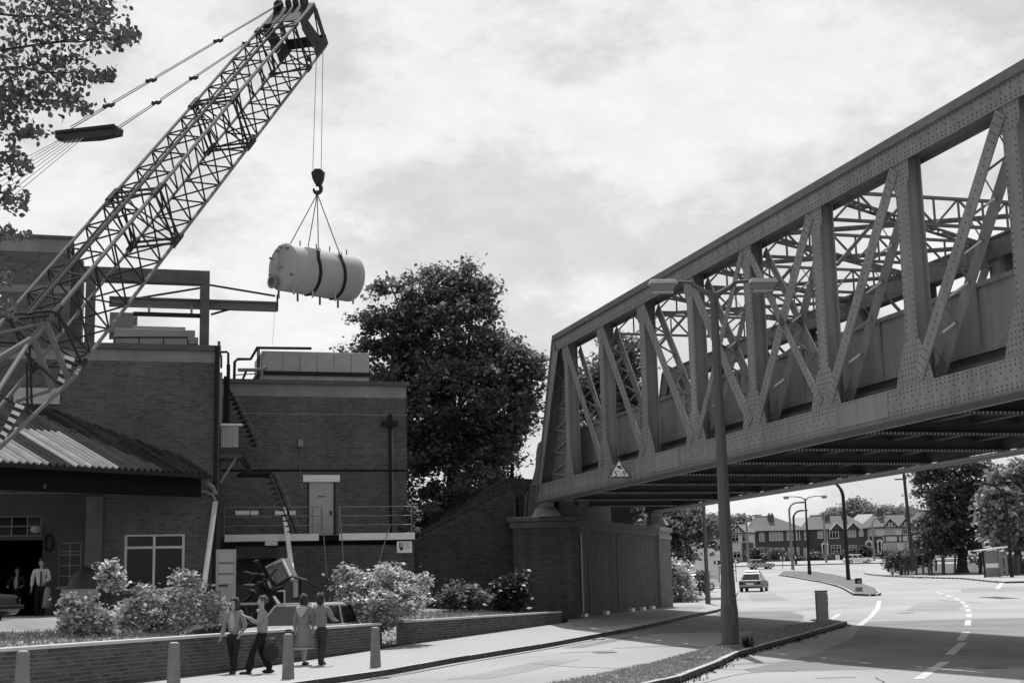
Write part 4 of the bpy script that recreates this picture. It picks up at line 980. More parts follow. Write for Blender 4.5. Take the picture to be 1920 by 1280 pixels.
# height sign
hs = thing('height_sign', 'white warning triangle with dark border on the bridge girder reading 15 feet 9 inches', 'sign', at(1160, 890, 52.5))
yS = 0
sS = (lambda x: ((x-960)/FPX))
# place on girder face: s where the face is seen at x=1160
best = min(np.arange(5, 13, .05), key=lambda s: abs((BP(s, -.35, 5.9)-Vector((0, 0, EYE))).dot(Rv)/(BP(s, -.35, 5.9)-Vector((0, 0, EYE))).dot(Fv)*FPX+960-1160))
c0 = BP(best, -.35, 0); fac = Vector((-c0.x, -c0.y, 0)).normalized(); rgt = Vector((-fac.y, fac.x, 0)); 
zlo_ = at(1160, 895.5, c0.y).z; zhi_ = at(1160, 859, c0.y).z; hh = zhi_-zlo_; hw_ = hh*.61
def tri(mb, k, d0, d1, cz=.33):
    cen = c0+Vector((0, 0, zlo_+hh*cz))
    pts = [c0+rgt*-hw_+Vector((0, 0, zlo_)), c0+rgt*hw_+Vector((0, 0, zlo_)), c0+Vector((0, 0, zhi_))]
    pts = [cen+(p-cen)*k+fac*d0 for p in pts]; mb.prism(pts, fac*(d1-d0))
mb = MB(); tri(mb, 1.0, 0, .02); mb.build('border', mat('sign_border', .07, .1), hs)
mb = MB(); tri(mb, .8, .021, .026); mb.build('face', mat('sign_face', .82, .04), hs)
cen = c0+fac*.027+Vector((0, 0, zlo_))
mb = MB(); mb.prism([cen+rgt*-.1+Vector((0, 0, hh*.62)), cen+Vector((0, 0, hh*.44)), cen+rgt*.1+Vector((0, 0, hh*.62))], fac*.004); mb.build('arrow_mark', M_black, hs)
def text_obj(s, size, loc, right, up, m, parent, name='lettering'):
    cu = bpy.data.curves.new('t', 'FONT'); cu.body = s; cu.size = size; cu.align_x = 'CENTER'; cu.align_y = 'CENTER'; cu.extrude = .003
    o = bpy.data.objects.new('t', cu); COL.objects.link(o)
    dg = bpy.context.evaluated_depsgraph_get(); me = bpy.data.meshes.new_from_object(o.evaluated_get(dg)); bpy.data.objects.remove(o)
    me.materials.clear(); me.materials.append(m)
    nrm = right.cross(up); M4 = Matrix.Identity(4)
    for i in range(3): M4[i][0] = right[i]; M4[i][1] = up[i]; M4[i][2] = nrm[i]; M4[i][3] = loc[i]
    me.transform(M4)
    k = bpy.data.objects.new(name, me); COL.objects.link(k); setpar(k, parent); return k
text_obj("15'-9\"", .27, cen+fac*.004+Vector((0, 0, hh*.20)), rgt, Vector((0, 0, 1)), M_black, hs)
mb = MB(); mb.tube([c0+Vector((0, 0, zlo_+.3))-fac*.0, BP(best+.35, .0, zlo_+.4)], .02, 6); mb.tube([c0+Vector((0, 0, zlo_+.5)), BP(best+.35, .0, zlo_+.55)], .02, 6); mb.build('bracket', M_bridge, hs)

# abutments
ab = thing('bridge_abutment', 'dark brick bridge abutment with two pilasters and pale pipes under the girders', 'abutment', (3, 62, .6))
FAp = (2.35, 58.2); FAq = (6.75, 68.6)
fa = Frame(FAp[0], FAp[1], math.atan2(FAq[1]-FAp[1], FAq[0]-FAp[0])); fl = math.hypot(FAq[0]-FAp[0], FAq[1]-FAp[1])
ZA = 4.6
brick_wall(ab, fa, -.2, fl-.3, .3, ZA-.42, [], thick=2.5, m=M_abrick, mortar=M_brick2)
mb = MB(); mb.fbox(fa, -.3, fl-.28, -.08, 2.5, ZA-.42, ZA-.22); mb.fbox(fa, -.3, fl-.28, -.14, 2.5, ZA-.218, ZA); mb.build('coping', mat('abutment_stone', .09, .25, 3, .9), ab)
fb1 = Frame(-.15, 56.75, .06)
brick_wall(ab, fb1, 0, 2.6, .3, ZA-.42, [], thick=1.2, m=M_abrick, mortar=M_brick2)
mb = MB(); mb.fbox(fb1, -.12, 2.72, -.1, 2.0, ZA-.42, ZA-.16); mb.fbox(fb1, -.22, 2.82, -.18, 2.0, ZA-.158, ZA+.02); mb.build('pilaster_coping', mat('abutment_stone', .09), ab, bevel=.03)
fp2 = Frame(fa.p(fl-.28, -.12, 0).x, fa.p(fl-.28, -.12, 0).y, math.atan2(FAq[1]-FAp[1], FAq[0]-FAp[0]))
brick_wall(ab, fp2, 0, 1.9, .3, ZA-.55, [], thick=2.2, m=mat('pilaster_brick', .11, .2, 5, .85, .2, 60, .2, island=.2, stretch=(1, 1, .1)), mortar=M_mortar)
for k, (dz0, dz1, o_) in enumerate(((-.55, -.36, .06), (-.358, -.2, .0), (-.198, .02, .1))):
    mb = MB(); mb.fbox(fp2, -o_, 1.9+o_, -o_, 2.2, ZA+dz0, ZA+dz1); mb.build('pilaster_coping', mat('pale_stone', .2, .2, 3), ab, bevel=.015)
mb = MB(); mb.fbox(fa, 1.2, fl+.5, 2.5, 4.5, .3, 6.0); mb.build('ballast_wall', M_brick2, ab)
fw_ = Frame(*BF.p(-1.02, .45, 0)[:2], ANG)          # sloping brick wing wall; u runs left as negative
def wtop(u): return 5.72+.475*u if u < 0 else 5.72
WL = 6.2
mb = MB(); mb.prism([fw_.p(-WL, 0, .3), fw_.p(.2, 0, .3), fw_.p(.2, 0, 5.72), fw_.p(0, 0, 5.72), fw_.p(-WL, 0, wtop(-WL))], fw_.v*.45); mb.build('wing_core', M_brick2, ab)
mb = MB()
for b in brick_list(-WL, .2, .45, 5.7):
    if b[3] < wtop(min(b[0], 0))-.02: add_brick(mb, fw_, b, .004+random.random()*.005)
mb.build('brick', mat('wing_brick', .05, .12, 9, .9, .2, 60, .12, island=.16, burnt=.3, big=.2, bigscale=.5, streak=.2), ab, kind='stuff')
mb = MB(); mb.hexa([(-.25, 58.6, .2), (2.3, 60.2, .2), (3.5, 64, .2), (-.6, 64, .2), (-.25, 58.6, 6.35), (1.2, 60.2, 6.35), (2.5, 64, 6.35), (-.6, 64, 6.35)]); mb.build('wing_block', mat('wing_stone', .04, .3, 3, .9, streak=.3), ab)
for u, za, zb3, r, m_ in ((.55, .85, ZA-.6, .035, M_pale), (.75, .8, ZA-1.2, .02, M_metal), (1.5, .8, ZA-1.4, .02, M_conc), (5.2, .8, ZA-.5, .02, M_metal)):
    mb = MB(); mb.tube([fa.p(u, -.02-r, za), fa.p(u, -.02-r, zb3)], r, 8); mb.build('wall_pipe', m_, ab)
for u in (.55, 3.2, 6.6, 8.2, 9.6):
    mb = MB(); q = fa.p(u, -.14, 0); mb.fbox(fa, u-.16, u+.2, -.2, -.012, P(q.y)+.12, P(q.y)+.26); mb.build('foot_block', M_white, ab)
mb = MB(); bbox(mb, SEND-2.2, SEND+2.5, -1.2, 9.2, -.2, 4.6); mb.hexa([BP(SEND-1.3, -1, -.2), BP(SEND+3, -1, -.2), BP(SEND+3-SH, 9.2, -.2), BP(SEND-1.3-SH, 9.2, -.2), BP(SEND-1.3, -1, 4.6), BP(SEND+3, -1, 4.6), BP(SEND+3-SH, 9.2, 4.6), BP(SEND-1.3-SH, 9.2, 4.6)]) if False else None
ab2 = thing('bridge_pier', 'brick support under the near end of the bridge, beyond the right edge', 'abutment', BP(SEND, 4, 0))
mb = MB(); mb.hexa([BP(SEND-1.0, -.8, -.2), BP(SEND+3, -.8, -.2), BP(SEND+3-SH, 9.2, -.2), BP(SEND-1.0-SH, 9.2, -.2), BP(SEND-1.0, -.8, 4.6), BP(SEND+3, -.8, 4.6), BP(SEND+3-SH, 9.2, 4.6), BP(SEND-1.0-SH, 9.2, 4.6)]); mb.build('wall', M_abrick, ab2)

# ================================================================== CRANE
ck = thing('mobile_crane', 'lattice boom mobile crane reaching up from the left edge', 'crane', (-13, 29, 1.2))
CA = Vector((-10.725, 32.0, 7.563)); CB = Vector((-6.785, 45.0, 20.433)); CW, CH = 1.31, 1.49
cdv = (CB-CA).normalized(); crt = cdv.cross(Vector((0, 0, 1))).normalized(); cup = crt.cross(cdv)
CL = (CB-CA).length
def cpt(t, x, y): return CA+cdv*(t*CL)+crt*(x*CW/2)+cup*(y*CH/2)
CYL = MB(); CYL.tube([(0, 0, 0), (0, 0, 1)], 1, 7); cylm = {}
def cyl(name, p, q, r, m, parent):
    k = m.name
    if k not in cylm: cylm[k] = CYL.mesh('bar_'+k, m, False)
    o = bpy.data.objects.new(name, cylm[k]); COL.objects.link(o); setpar(o, parent)
    d = q-p; M = d.to_track_quat('Z', 'Y').to_matrix().to_4x4(); M.translation = p
    o.matrix_basis = M @ Matrix.Diagonal((r, r, d.length, 1)); return o
for x, y, r in ((-1, 1, .044), (1, 1, .052), (-1, -1, .042), (1, -1, .047)): cyl('boom_chord', cpt(0, x, y), cpt(1.0, x, y), r, M_crane, ck)
NB = 18
faces = [((-1, 1), (1, 1)), ((1, 1), (1, -1)), ((-1, -1), (1, -1)), ((-1, 1), (-1, -1))]
for fi, (a, b) in enumerate(faces):
    for i in range(NB):
        t0 = i/NB; t1 = (i+1)/NB; tm = (t0+t1)/2
        p0, p1 = (a, b)
        cyl('lacing_bar', cpt(t0, *p0), cpt(tm, *p1), .024, M_craned, ck); cyl('lacing_bar', cpt(tm, *p1), cpt(t1, *p0), .024, M_craned, ck)
for t in (.005, .30, .315, .60, .615, .9):                          # joints between boom sections
    for a, b in faces: cyl('cross_tube', cpt(t, *a), cpt(t, *b), .035, M_craned, ck)
    cyl('cross_tube', cpt(t, -1, 1), cpt(t, 1, -1), .025, M_craned, ck)
    for x, y in ((-1, 1), (1, 1), (-1, -1), (1, -1)): cyl('joint_sleeve', cpt(t-.008, x, y), cpt(t+.008, x, y), .085, M_craned, ck)
for x in (-.25, .05): cyl('hoist_rope', cpt(0, x, 1.02), cpt(1.0, x, 1.05), .028, M_strap, ck)
cyl('pipe_run', cpt(0, -.1, 1.0), cpt(.98, -.1, .95), .05, M_craned, ck)
# boom head: plates with holes between the chords, sheaves on top
def plate(pts, th, nrm, name, m=M_craned):
    mb = MB(); mb.prism(pts, nrm*th); return mb.build(name, m, ck)
for x in (-1, 1):
    def q(t, y): return cpt(t, x, y)
    for poly in ([(.925, 1), (1.005, 1), (1.005, .72), (.925, .62)], [(.945, -1.0), (1.01, -1.0), (1.01, -.54), (.945, -.54)], [(.994, .72), (1.008, .72), (1.008, -.55), (.994, -.55)], [(.922, .62), (.942, .62), (.962, -.5), (.942, -.5)], [(.938, .64), (.956, .66), (.986, -.56), (.966, -.56)]):
        plate([q(t, y) for t, y in poly], .03*x, crt, 'head_plate')
plate([cpt(.925, -1, 1.0), cpt(.925, 1, 1.0), cpt(1.0, 1, 1.0), cpt(1.0, -1, 1.0)], .03, cup, 'head_top_plate')
plate([cpt(1.005, -1, 1.0), cpt(1.005, 1, 1.0), cpt(1.005, 1, .66), cpt(1.005, -1, .66)], .03, cdv, 'head_front_plate')
plate([cpt(1.005, -1, -.5), cpt(1.005, 1, -.5), cpt(1.005, 1, -1), cpt(1.005, -1, -1)], .03, cdv, 'head_front_plate')
for x in (-.75, -.3, .1, .5):
    mb = MB(); c = cpt(1.0, x, 1.16); mb.tube([c-crt*.045, c+crt*.045], .17, 16); mb.build('sheave', M_craned, ck)
for x in (-.86, .7):
    plate([cpt(.965, x, 1.0), cpt(1.0, x, 1.0), cpt(1.005, x, 1.45), cpt(.985, x, 1.45)], .05, crt, 'sheave_bracket')
hk = Vector((-6.1, 45.6, 0)); HZ = at(595, 318, 45.6).z
hx = at(594, 340, 45.6)
for dx in (-.16, .17):
    mb = MB(); mb.tube([cpt(1.012, .4 if dx < 0 else .75, -.92), (hx.x+dx*.85, 45.6, HZ)], .011, 5); mb.build('fall_rope', M_rope, ck)
mb = MB(); c = cpt(1.0, .6, -1.05); mb.tube([c-crt*.06, c+crt*.06], .2, 14); mb.build('sheave', M_craned, ck)
mb = MB(); mb.tube([cpt(.965, .3, -1), cpt(.965, .3, -1.25)], [.03, .09], 8); mb.build('limit_weight', M_black, ck)
# butt section below the joint, tapering to the foot off the left edge
Yf = 29.2
cor = {(-1, 1): at(-60, 690, Yf+.8), (1, 1): at(-10, 742, Yf-.2), (-1, -1): at(-60, 830, Yf+1.0), (1, -1): at(-25, 862, Yf)}
knee = {(-1, 1): cpt(-.0, -1, 1), (1, 1): at(55, 640, 31.0), (-1, -1): cpt(0, -1, -1), (1, -1): at(140, 705, 31.6)}
cyl('boom_chord', cpt(0, 1, 1), at(84, 606, 31.6), .07, M_crane, ck)
cyl('boom_chord', cpt(0, 1, -1), knee[(1, -1)], .058, M_crane, ck)
for k_ in cor: cyl('boom_chord', knee[k_], cor[k_], .05, M_crane, ck)
cyl('butt_tube', at(58, 637, 31), at(-30, 690, 30), .085, M_crane, ck)
def pl2(pts, name, m, th=.05):
    P_ = [at(x, y, Y) for x, y, Y in pts]; n = (P_[1]-P_[0]).cross(P_[2]-P_[0]).normalized(); plate(P_, th, n, name, m)
Mpl = mat('crane_plate', .15, .15)
pl2([(78, 598, 31.4), (102, 583, 31.7), (98, 604, 31.6), (84, 612, 31.5)], 'knee_plate', Mpl)
pl2([(80, 605, 31.4), (90, 601, 31.4), (134, 712, 31.7), (124, 716, 31.7)], 'knee_plate', Mpl)
pl2([(58, 640, 31.0), (70, 640, 31.0), (102, 726, 31.6), (93, 735, 31.6)], 'knee_plate', Mpl)
pl2([(58, 642, 31.0), (80, 618, 31.2), (86, 612, 31.3), (66, 642, 31.1)], 'knee_plate', Mpl)
for a, b, r in (((84, 606), (0, 625), .036), ((100, 590), (10, 600), .034), ((50, 645), (-10, 640), .034), ((55, 640), (60, 770), .03), ((45, 660), (105, 715), .03), ((0, 740), (60, 778), .03), ((95, 732), (30, 752), .04), ((60, 778), (30, 752), .03), ((50, 680), (52, 770), .03), ((80, 606), (50, 645), .04)):
    cyl('butt_brace', at(*a, 31.4), at(*b, 31.2), r, M_craned if r < .035 else M_crane, ck)
# hazard striped plates
def hazard(px0, py0, px1, py1, Y, n, w0, w1, parent):
    for i in range(n):
        for j, m_ in enumerate((M_white, M_black)):
            t0 = (i+j*.5)/n; t1 = (i+j*.5+.5)/n; w = w0+(w1-w0)*t0
            x0 = px0+(px1-px0)*t0; y0_ = py0+(py1-py0)*t0; x1 = px0+(px1-px0)*t1; y1_ = py0+(py1-py0)*t1
            P_ = [at(x0-w, y0_-3, Y), at(x0+w, y0_+3, Y), at(x1+w, y1_+3, Y), at(x1-w, y1_-3, Y)]
            mb = MB(); mb.prism(P_, Vector((0, .03, 0))); mb.build('hazard_stripe', m_, parent)
hazard(131, 668, 111, 722, 31.8, 4, 9, 5, ck); hazard(38, 758, 2, 822, 30.6, 5, 8, 4, ck)
# superstructure and carrier, beyond the left edge of the photograph
cb = Vector((-13.6, 27.2, 1.0))
for nm, a, b, m_ in (('carrier', (-2.6, -1.2, .55), (2.2, 1.2, 1.15), M_craned), ('engine_house', (-2.4, -1.2, 1.3), (-.2, 1.2, 2.9), M_crane), ('cab', (.1, -1.2, 1.3), (1.5, -.1, 3.0), M_crane), ('cab_window', (1.505, -1.1, 1.9), (1.515, -.2, 2.8), M_cglass), ('slew_ring', (-1, -.9, 1.151), (1, .9, 1.299), M_black)):
    mb = MB(); mb.box(cb.x+a[0], cb.x+b[0], cb.y+a[1], cb.y+b[1], cb.z+a[2], cb.z+b[2]); mb.build(nm, m_, ck, bevel=.04)
for dx in (-1.9, -.6, 1.5):
    for dy in (-1.25, 1.0):
        mb = MB(); mb.tube([(cb.x+dx, cb.y+dy, cb.z+.45), (cb.x+dx, cb.y+dy+.3, cb.z+.45)], .5, 18); mb.build('wheel', M_tyre, ck)
for k_ in cor: cyl('boom_chord', cor[k_], cb+Vector((.6, .6*k_[0], 1.8)), .06, M_crane, ck)
# pendant ropes, bridle block and luffing ropes
def ropes(a, ya, b, yb, off, r=.014, conn=()):
    A_ = at(*a, ya); B_ = at(*b, yb)
    for s in (-1, 1):
        o_ = Vector((0, 0, s*off)); mb = MB(); mb.tube([A_+o_*.6, B_+o_], r, 5); mb.build('pendant_rope', M_rope, ck)
    for t in conn:
        c = A_.lerp(B_, t); d = (B_-A_).normalized()
        for s in (-1, 1):
            mb = MB(); c2 = c+Vector((0, 0, s*off))+d*(.14*s); mb.tube([c2-d*.13, c2-d*.06, c2+d*.06, c2+d*.13], [.03, .07, .07, .03], 8); mb.build('rope_socket', M_black, ck)
ropes((530, 5), 44.5, (132, 240), 36.2, .035, conn=(.352, .67, .85)); ropes((520, 42), 45.2, (218, 242), 36.6, .035, conn=(.23, .575, .79))
mb = MB(); brp = [at(103, 249, 36), at(110, 245, 36), at(217, 235, 36.4), at(222, 240, 36.4), at(220, 252, 36.4), at(180, 260, 36.3), at(110, 264, 36), at(103, 259, 36)]
mb.prism(brp, Vector((.06, .3, .03))); mb.build('bridle_block', M_black, ck)
mb = MB(); mb.prism([p+Vector((-.02, -.045, 0)) for p in (at(104, 246, 36), at(217, 233, 36.35), at(218, 238, 36.35), at(105, 251, 36))], Vector((0, .03, 0))); mb.build('bridle_edge', M_craned, ck)
for k in range(4):
    mb = MB(); c = at(112+k*5+(90 if k > 1 else 0), 262-(8 if k > 1 else 0), 35.95); mb.tube([c, c+Vector((0, -.08, 0))], .05, 8); mb.build('sheave_pin', M_craned, ck)
for k in range(7):
    x0 = 108+k*8; mb = MB(); mb.tube([at(x0, 264-k*.9, 36), at(-80+k*6, 364+k*10, 30.5)], .011, 5); mb.build('luffing_rope', M_rope, ck)

# hook block
hb = thing('hook_block', 'dark crane hook block on two thin ropes above the tank', 'crane hook', (hx.x, 45.6, HZ-.3))
def hp(px, py, Y=45.6): return at(px, py, Y)
mb = MB(); mb.prism([hp(*p) for p in ((583, 323), (590, 316), (600, 316), (606, 322), (604, 336), (600, 345), (590, 345), (585, 334))], Vector((.03, .3, .05))); mb.build('block', M_craned, hb, bevel=.02)
mb = MB(); pts = [hp(595+7*math.cos(t), 354+8*math.sin(t), 45.75) for t in np.linspace(-PI*.55, PI*1.05, 12)]
mb.tube(pts, [.05]+[.07]*8+[.06, .045, .02], 8); mb.build('hook', M_black, hb)
mb = MB(); mb.tube([hp(595, 344, 45.75), hp(595, 349, 45.75)], .06, 8); mb.build('shank', M_black, hb)
# tank
TC = at(595, 512, 45.0); td = Vector((.70, .714, 0)).normalized(); TR, TL = .76, 2.75
tn = thing('storage_tank', 'pale horizontal cylindrical storage tank hanging from the crane hook', 'tank', tuple(TC))
tperp = Vector((-td.y, td.x, 0))
mb = MB(); n = 48
prof = [(-TL/2-.05, .03), (-TL/2-.045, TR*.6), (-TL/2-.03, TR-.05), (-TL/2, TR-.005), (-TL/2+.03, TR), (-TL/6, TR), (TL/6, TR), (TL/2-.03, TR), (TL/2, TR-.005), (TL/2+.06, TR*.85), (TL/2+.14, TR*.4), (TL/2+.15, .03)]
for x, r in prof:
    for j in range(n): t = 2*PI*j/n; mb.v.append(tuple(TC+td*x+tperp*(r*math.cos(t))+Vector((0, 0, r*math.sin(t)))))
for i in range(len(prof)-1):
    for j in range(n): j2 = (j+1) % n; mb.f.append((i*n+j, i*n+j2, (i+1)*n+j2, (i+1)*n+j))
shell = mb.build('shell', M_tank, tn, smooth=True)
for x in (-TL/6, TL/6, -TL/2+.02):
    mb = MB(); mb.tube([TC+td*x+tperp*(TR*1.002*math.cos(t))+Vector((0, 0, TR*1.002*math.sin(t))) for t in np.linspace(0, 2*PI, 49)], .008, 4, False); mb.build('weld_seam', mat('weld', .3, .1), tn)
def tp(x, ang, r): return TC+td*x+tperp*(r*math.cos(ang))+Vector((0, 0, r*math.sin(ang)))
ex = -TL/2-.05
c = TC+td*ex+tperp*.30+Vector((0, 0, -.44))
mb = MB(); mb.tube([c, c-td*.12], .19, 20); mb.tube([c-td*.12, c-td*.16], .23, 20); mb.build('manhole', mat('manhole_grey', .2, .1), tn)
mb = MB(); mb.tube([c-td*.161, c-td*.172], .13, 18); mb.build('manhole_opening', M_black, tn)
for ang, rr in ((2.1, .64), (1.5, .66), (1.2, .6), (.6, .66), (-.3, .6), (-.9, .55), (3.7, .66)):
    mb = MB(); c = TC+td*ex+tperp*(rr*math.cos(ang))*1+Vector((0, 0, rr*math.sin(ang))); mb.tube([c+td*.02, c-td*.07], .035, 8); mb.build('nozzle', M_tankd, tn)
mb = MB(); mb.tube([TC+td*(ex-.06)+tperp*a+Vector((0, 0, b)) for a, b in ((-.15, .62), (.05, .5), (.1, .1), (.1, -.1))], .015, 6); mb.tube([TC+td*(ex-.06)+tperp*a+Vector((0, 0, b)) for a, b in ((.25, -.02), (-.15, -.06))], .015, 6); mb.build('gauge_pipe', mat('gauge_grey', .2), tn)
for x in (-1.2, -.45, .45, 1.2):
    for ang in (-PI/2-.55, -PI/2+.75):
        mb = MB(); p = tp(x, ang, TR-.1); mb.tube([p, Vector((p.x, p.y, TC.z-TR-.16))], .035, 8); mb.build('leg', M_tankd if ang > -PI/2 else M_plant, tn)
for x in (-.75, -.1, .45, 1.15):
    mb = MB(); p = tp(x, PI/2+.1, TR-.03); mb.tube([p, p+Vector((0, 0, .22))], .022, 6); mb.build('pipe_stub', M_tankd, tn)
for x in (-.9, -.1, 1.0): 
    mb = MB(); p = tp(x, PI/2-.3, TR); mb.ell(p, (.05, .05, .05), 8, 5); mb.build('lifting_lug', M_tankd, tn)
# slings
sl = thing('chain_sling', 'four leg wire sling with two black straps round the pale tank', 'sling', (hx.x, 45.7, HZ-1))
apex = hp(595, 364, 45.72)
mb = MB(); mb.tube([apex+Vector((0, 0, .12)), apex+Vector((0, 0, .02))], [.03, .05], 8); mb.ell(apex, (.07, .07, .05), 10, 6); mb.build('ring', M_black, sl)
sA = -.50; sB = .50
for x, vis in ((sA, True), (sB, True)):
    arc = [tp(x-.12*math.sin((a+.2)), a, TR+.025) for a in np.linspace(PI*1.0-.35, PI*1.5+.15, 14)]
    # visible side is the one facing the camera (-tperp)
    mb = MB()
    for i in range(len(arc)-1): mb.bar(arc[i], arc[i+1]+(arc[i+1]-arc[i])*.05, .10, .035, td)
    mb.build('strap', M_strap, sl)
    top = arc[0]; up_ = top.lerp(apex, .12)
    ring = [up_+Vector((.06*math.cos(t), 0, .09*math.sin(t))) for t in np.linspace(0, 2*PI, 11)]
    mb = MB(); mb.tube(ring, .02, 6, False); mb.build('link', mat('link_steel', .5, .1), sl)
    mb = MB(); mb.bar(top, up_, .10, .03, td); mb.build('strap', M_strap, sl)
    mb = MB(); mb.tube([up_, apex], .018, 5); mb.build('leg', mat('sling_wire', .14, .2), sl)
    far = tp(x-.9 if x < 0 else x-.55, PI/2+.0, TR+.02)
    mb = MB(); mb.tube([tp(-1.0 if x < 0 else -.25, PI/2-.25, TR+.02), apex], .018, 5); mb.build('leg', mat('sling_wire', .14), sl)

# ================================================================== STREET FURNITURE
def lamp_double(name, label, base, top, rz, arm=1.55, detail=True, m=M_lamp, group=None, lean=(0, 0)):
    r = thing(name, label, 'street lamp', tuple(base), rz, group); r['_local'] = 1
    H_ = top
    mb = MB(); mb.lathe([(.225, -.1), (.225, .9), (.20, 1.15), (.17, 1.9), (.155, 3.5), (.10, H_-.35), (.085, H_-.1)], (0, 0, 0), 8)
    mb.build('post', m, r, local=True)
    if detail:
        mb = MB(); mb.box(-.1, .1, -.222, -.2, .55, 1.0); mb.build('access_door', M_lampm, r, local=True)
        mb = MB(); mb.lathe([(.3, -.1), (.3, .03), (.24, .06)], (0, 0, 0), 10); mb.build('base_collar', M_conc, r, local=True)
    for s in (-1, 1):
        pts = [(0, 0, H_-.35), (s*.12, 0, H_-.12), (s*.5, 0, H_+.1), (s*arm*.62, 0, H_+.2), (s*arm, 0, H_+.22)]
        mb = MB(); mb.tube(pts, [.085, .075, .06, .05, .045], 8); mb.build('arm', M_lampm, r, local=True)
        x0 = s*arm; x1 = s*(arm+.78)
        a, b = min(x0, x1), max(x0, x1)
        h = MB(); h.hexa([(a, -.15, H_+.16), (b, -.15, H_+.16), (b, .15, H_+.16), (a, .15, H_+.16), (a+.06, -.1, H_+.28), (b-.06, -.1, H_+.28), (b-.06, .1, H_+.28), (a+.06, .1, H_+.28)]); hd = h.build('lantern_hood', mat('lantern_pale', .42, .1), r, local=True, bevel=.02)
        g = MB(); g.hexa([(a+.14, -.09, H_-.04), (b-.14, -.09, H_-.04), (b-.14, .09, H_-.04), (a+.14, .09, H_-.04), (a+.04, -.13, H_+.158), (b-.04, -.13, H_+.158), (b-.04, .13, H_+.158), (a+.04, .13, H_+.158)]); g.build('lantern_bowl', mat('lantern_bowl', .2, .1, 3, .4), r, local=True, bevel=.02)
        g = MB(); g.box(a+.12, b-.12, -.095, .095, H_-.075, H_-.04); g.build('lantern_rim', mat('lantern_pale', .42), r, local=True)
    return r
lb = G(1371, 1220)
lamp_double('street_lamp', 'tall dark concrete double arm street lamp standing on the near grassy reservation', (lb.x, lb.y, lb.z+.1), 9.22, .06, arm=.95)
l2 = G(1523, 1078)
lamp_double('street_lamp', 'distant double arm street lamp on the traffic island in front of the brick houses', (l2.x-.3, l2.y, l2.z), 9.2, .0, m=M_dmetal, arm=1.9)
def lamp_single(label, base, H_, rz, arm=1.6, r0=.11, rad=1.3, m=M_lampm, name='street_lamp'):
    r = thing(name, label, 'street lamp', tuple(base), rz); r['_local'] = 1
    mb = MB(); mb.tube([(0, 0, -.1), (0, 0, 1.2), (0, 0, H_-rad)], [r0*1.3, r0*1.15, r0], 8); mb.build('post', m, r, local=True)
    pts = [(0, 0, H_-rad)]+[(-rad*(1-math.cos(t)), 0, H_-rad+rad*math.sin(t)) for t in np.linspace(.15, PI/2, 8)]+[(-rad-.3, 0, H_+.02)]
    mb = MB(); mb.tube(pts, [r0]*3+[r0*.8]*7, 8); mb.build('arm', m, r, local=True)
    mb = MB(); mb.hexa([(-rad-1.05, -.12, H_-.08), (-rad-.25, -.12, H_-.08), (-rad-.25, .12, H_-.08), (-rad-1.05, .12, H_-.08), (-rad-1.0, -.07, H_+.1), (-rad-.3, -.07, H_+.1), (-rad-.3, .07, H_+.1), (-rad-1.0, .07, H_+.1)]); mb.build('lantern', M_lampm, r, local=True)
    return r
l3 = G(1591, 1089); lamp_single('tall curved street lamp on the traffic island, its top just under the girder', l3, 9.9, 0, rad=1.8, r0=.17, m=M_dmetal)
M_lampf = mat('far_lamp_grey', .2, .1)
def lampat(px, pyb, pyt, Y, label, flip=False, rad=1.0, r0=.09, m=M_lampf):
    b = at(px, pyb, Y); t = at(px, pyt, Y); lamp_single(label, (b.x, b.y, b.z), t.z-b.z, PI if flip else 0, rad=rad, r0=r0, m=m)
lampat(1486, 1066, 942, 170, 'slim pale street lamp just left of the distant double arm lamp', True, 1.0, .12)
lampat(1493, 1063, 957, 215, 'small dark street lamp with a hooked arm left of the distant double arm lamp', True, 1.2, .16, M_dmetal)
lampat(1404, 1066, 966, 215, 'grey street lamp in front of the roof of the big brick house', True, 1.3, .15)
lampat(1550, 1062, 962, 220, 'grey street lamp in front of the porch between the brick houses', True, .8, .14)
lampat(1640, 1058, 970, 225, 'faint grey street lamp in front of the half timbered houses', True, 1.3, .14)
lampat(1898, 1087, 905, 132, 'dark street lamp beside the bus shelter at the right edge', False, 1.8, .15, M_dmetal)
# plain pole behind the abutment
pb_ = G(1328, 1136)
r = thing('street_pole', 'dark plain pole on the pavement beyond the bridge abutment', 'pole', (pb_.x, pb_.y, P(pb_.y)+.1)); r['_local'] = 1
mb = MB(); mb.tube([(0, 0, 0), (0, 0, 1.6), (0, 0, 1.7), (0, 0, 7.5)], [.14, .14, .105, .08], 10); mb.build('post', M_lampm, r, local=True)
mb = MB(); mb.box(-.1, .1, -.02, .02, 2.1, 2.3); mb.build('plate', M_dmetal, r, local=True)
# telegraph pole, leaning
tb = at(1713, 1070, 148); tt = at(1692, 862, 148)
r = thing('telegraph_pole', 'dark leaning telegraph pole behind the hedge at the right', 'telegraph pole', tuple(tb))
mb = MB(); mb.tube([tb, tb.lerp(tt, .9), tt+Vector((-.6, 0, .3))], [.22, .15, .13], 8); mb.build('pole', M_bark, r)
mb = MB(); q = tb.lerp(tt, .82); mb.box(q.x-1.0, q.x+.2, q.y-.1, q.y+.1, q.z, q.z+.12); mb.build('crossarm', M_bark, r)
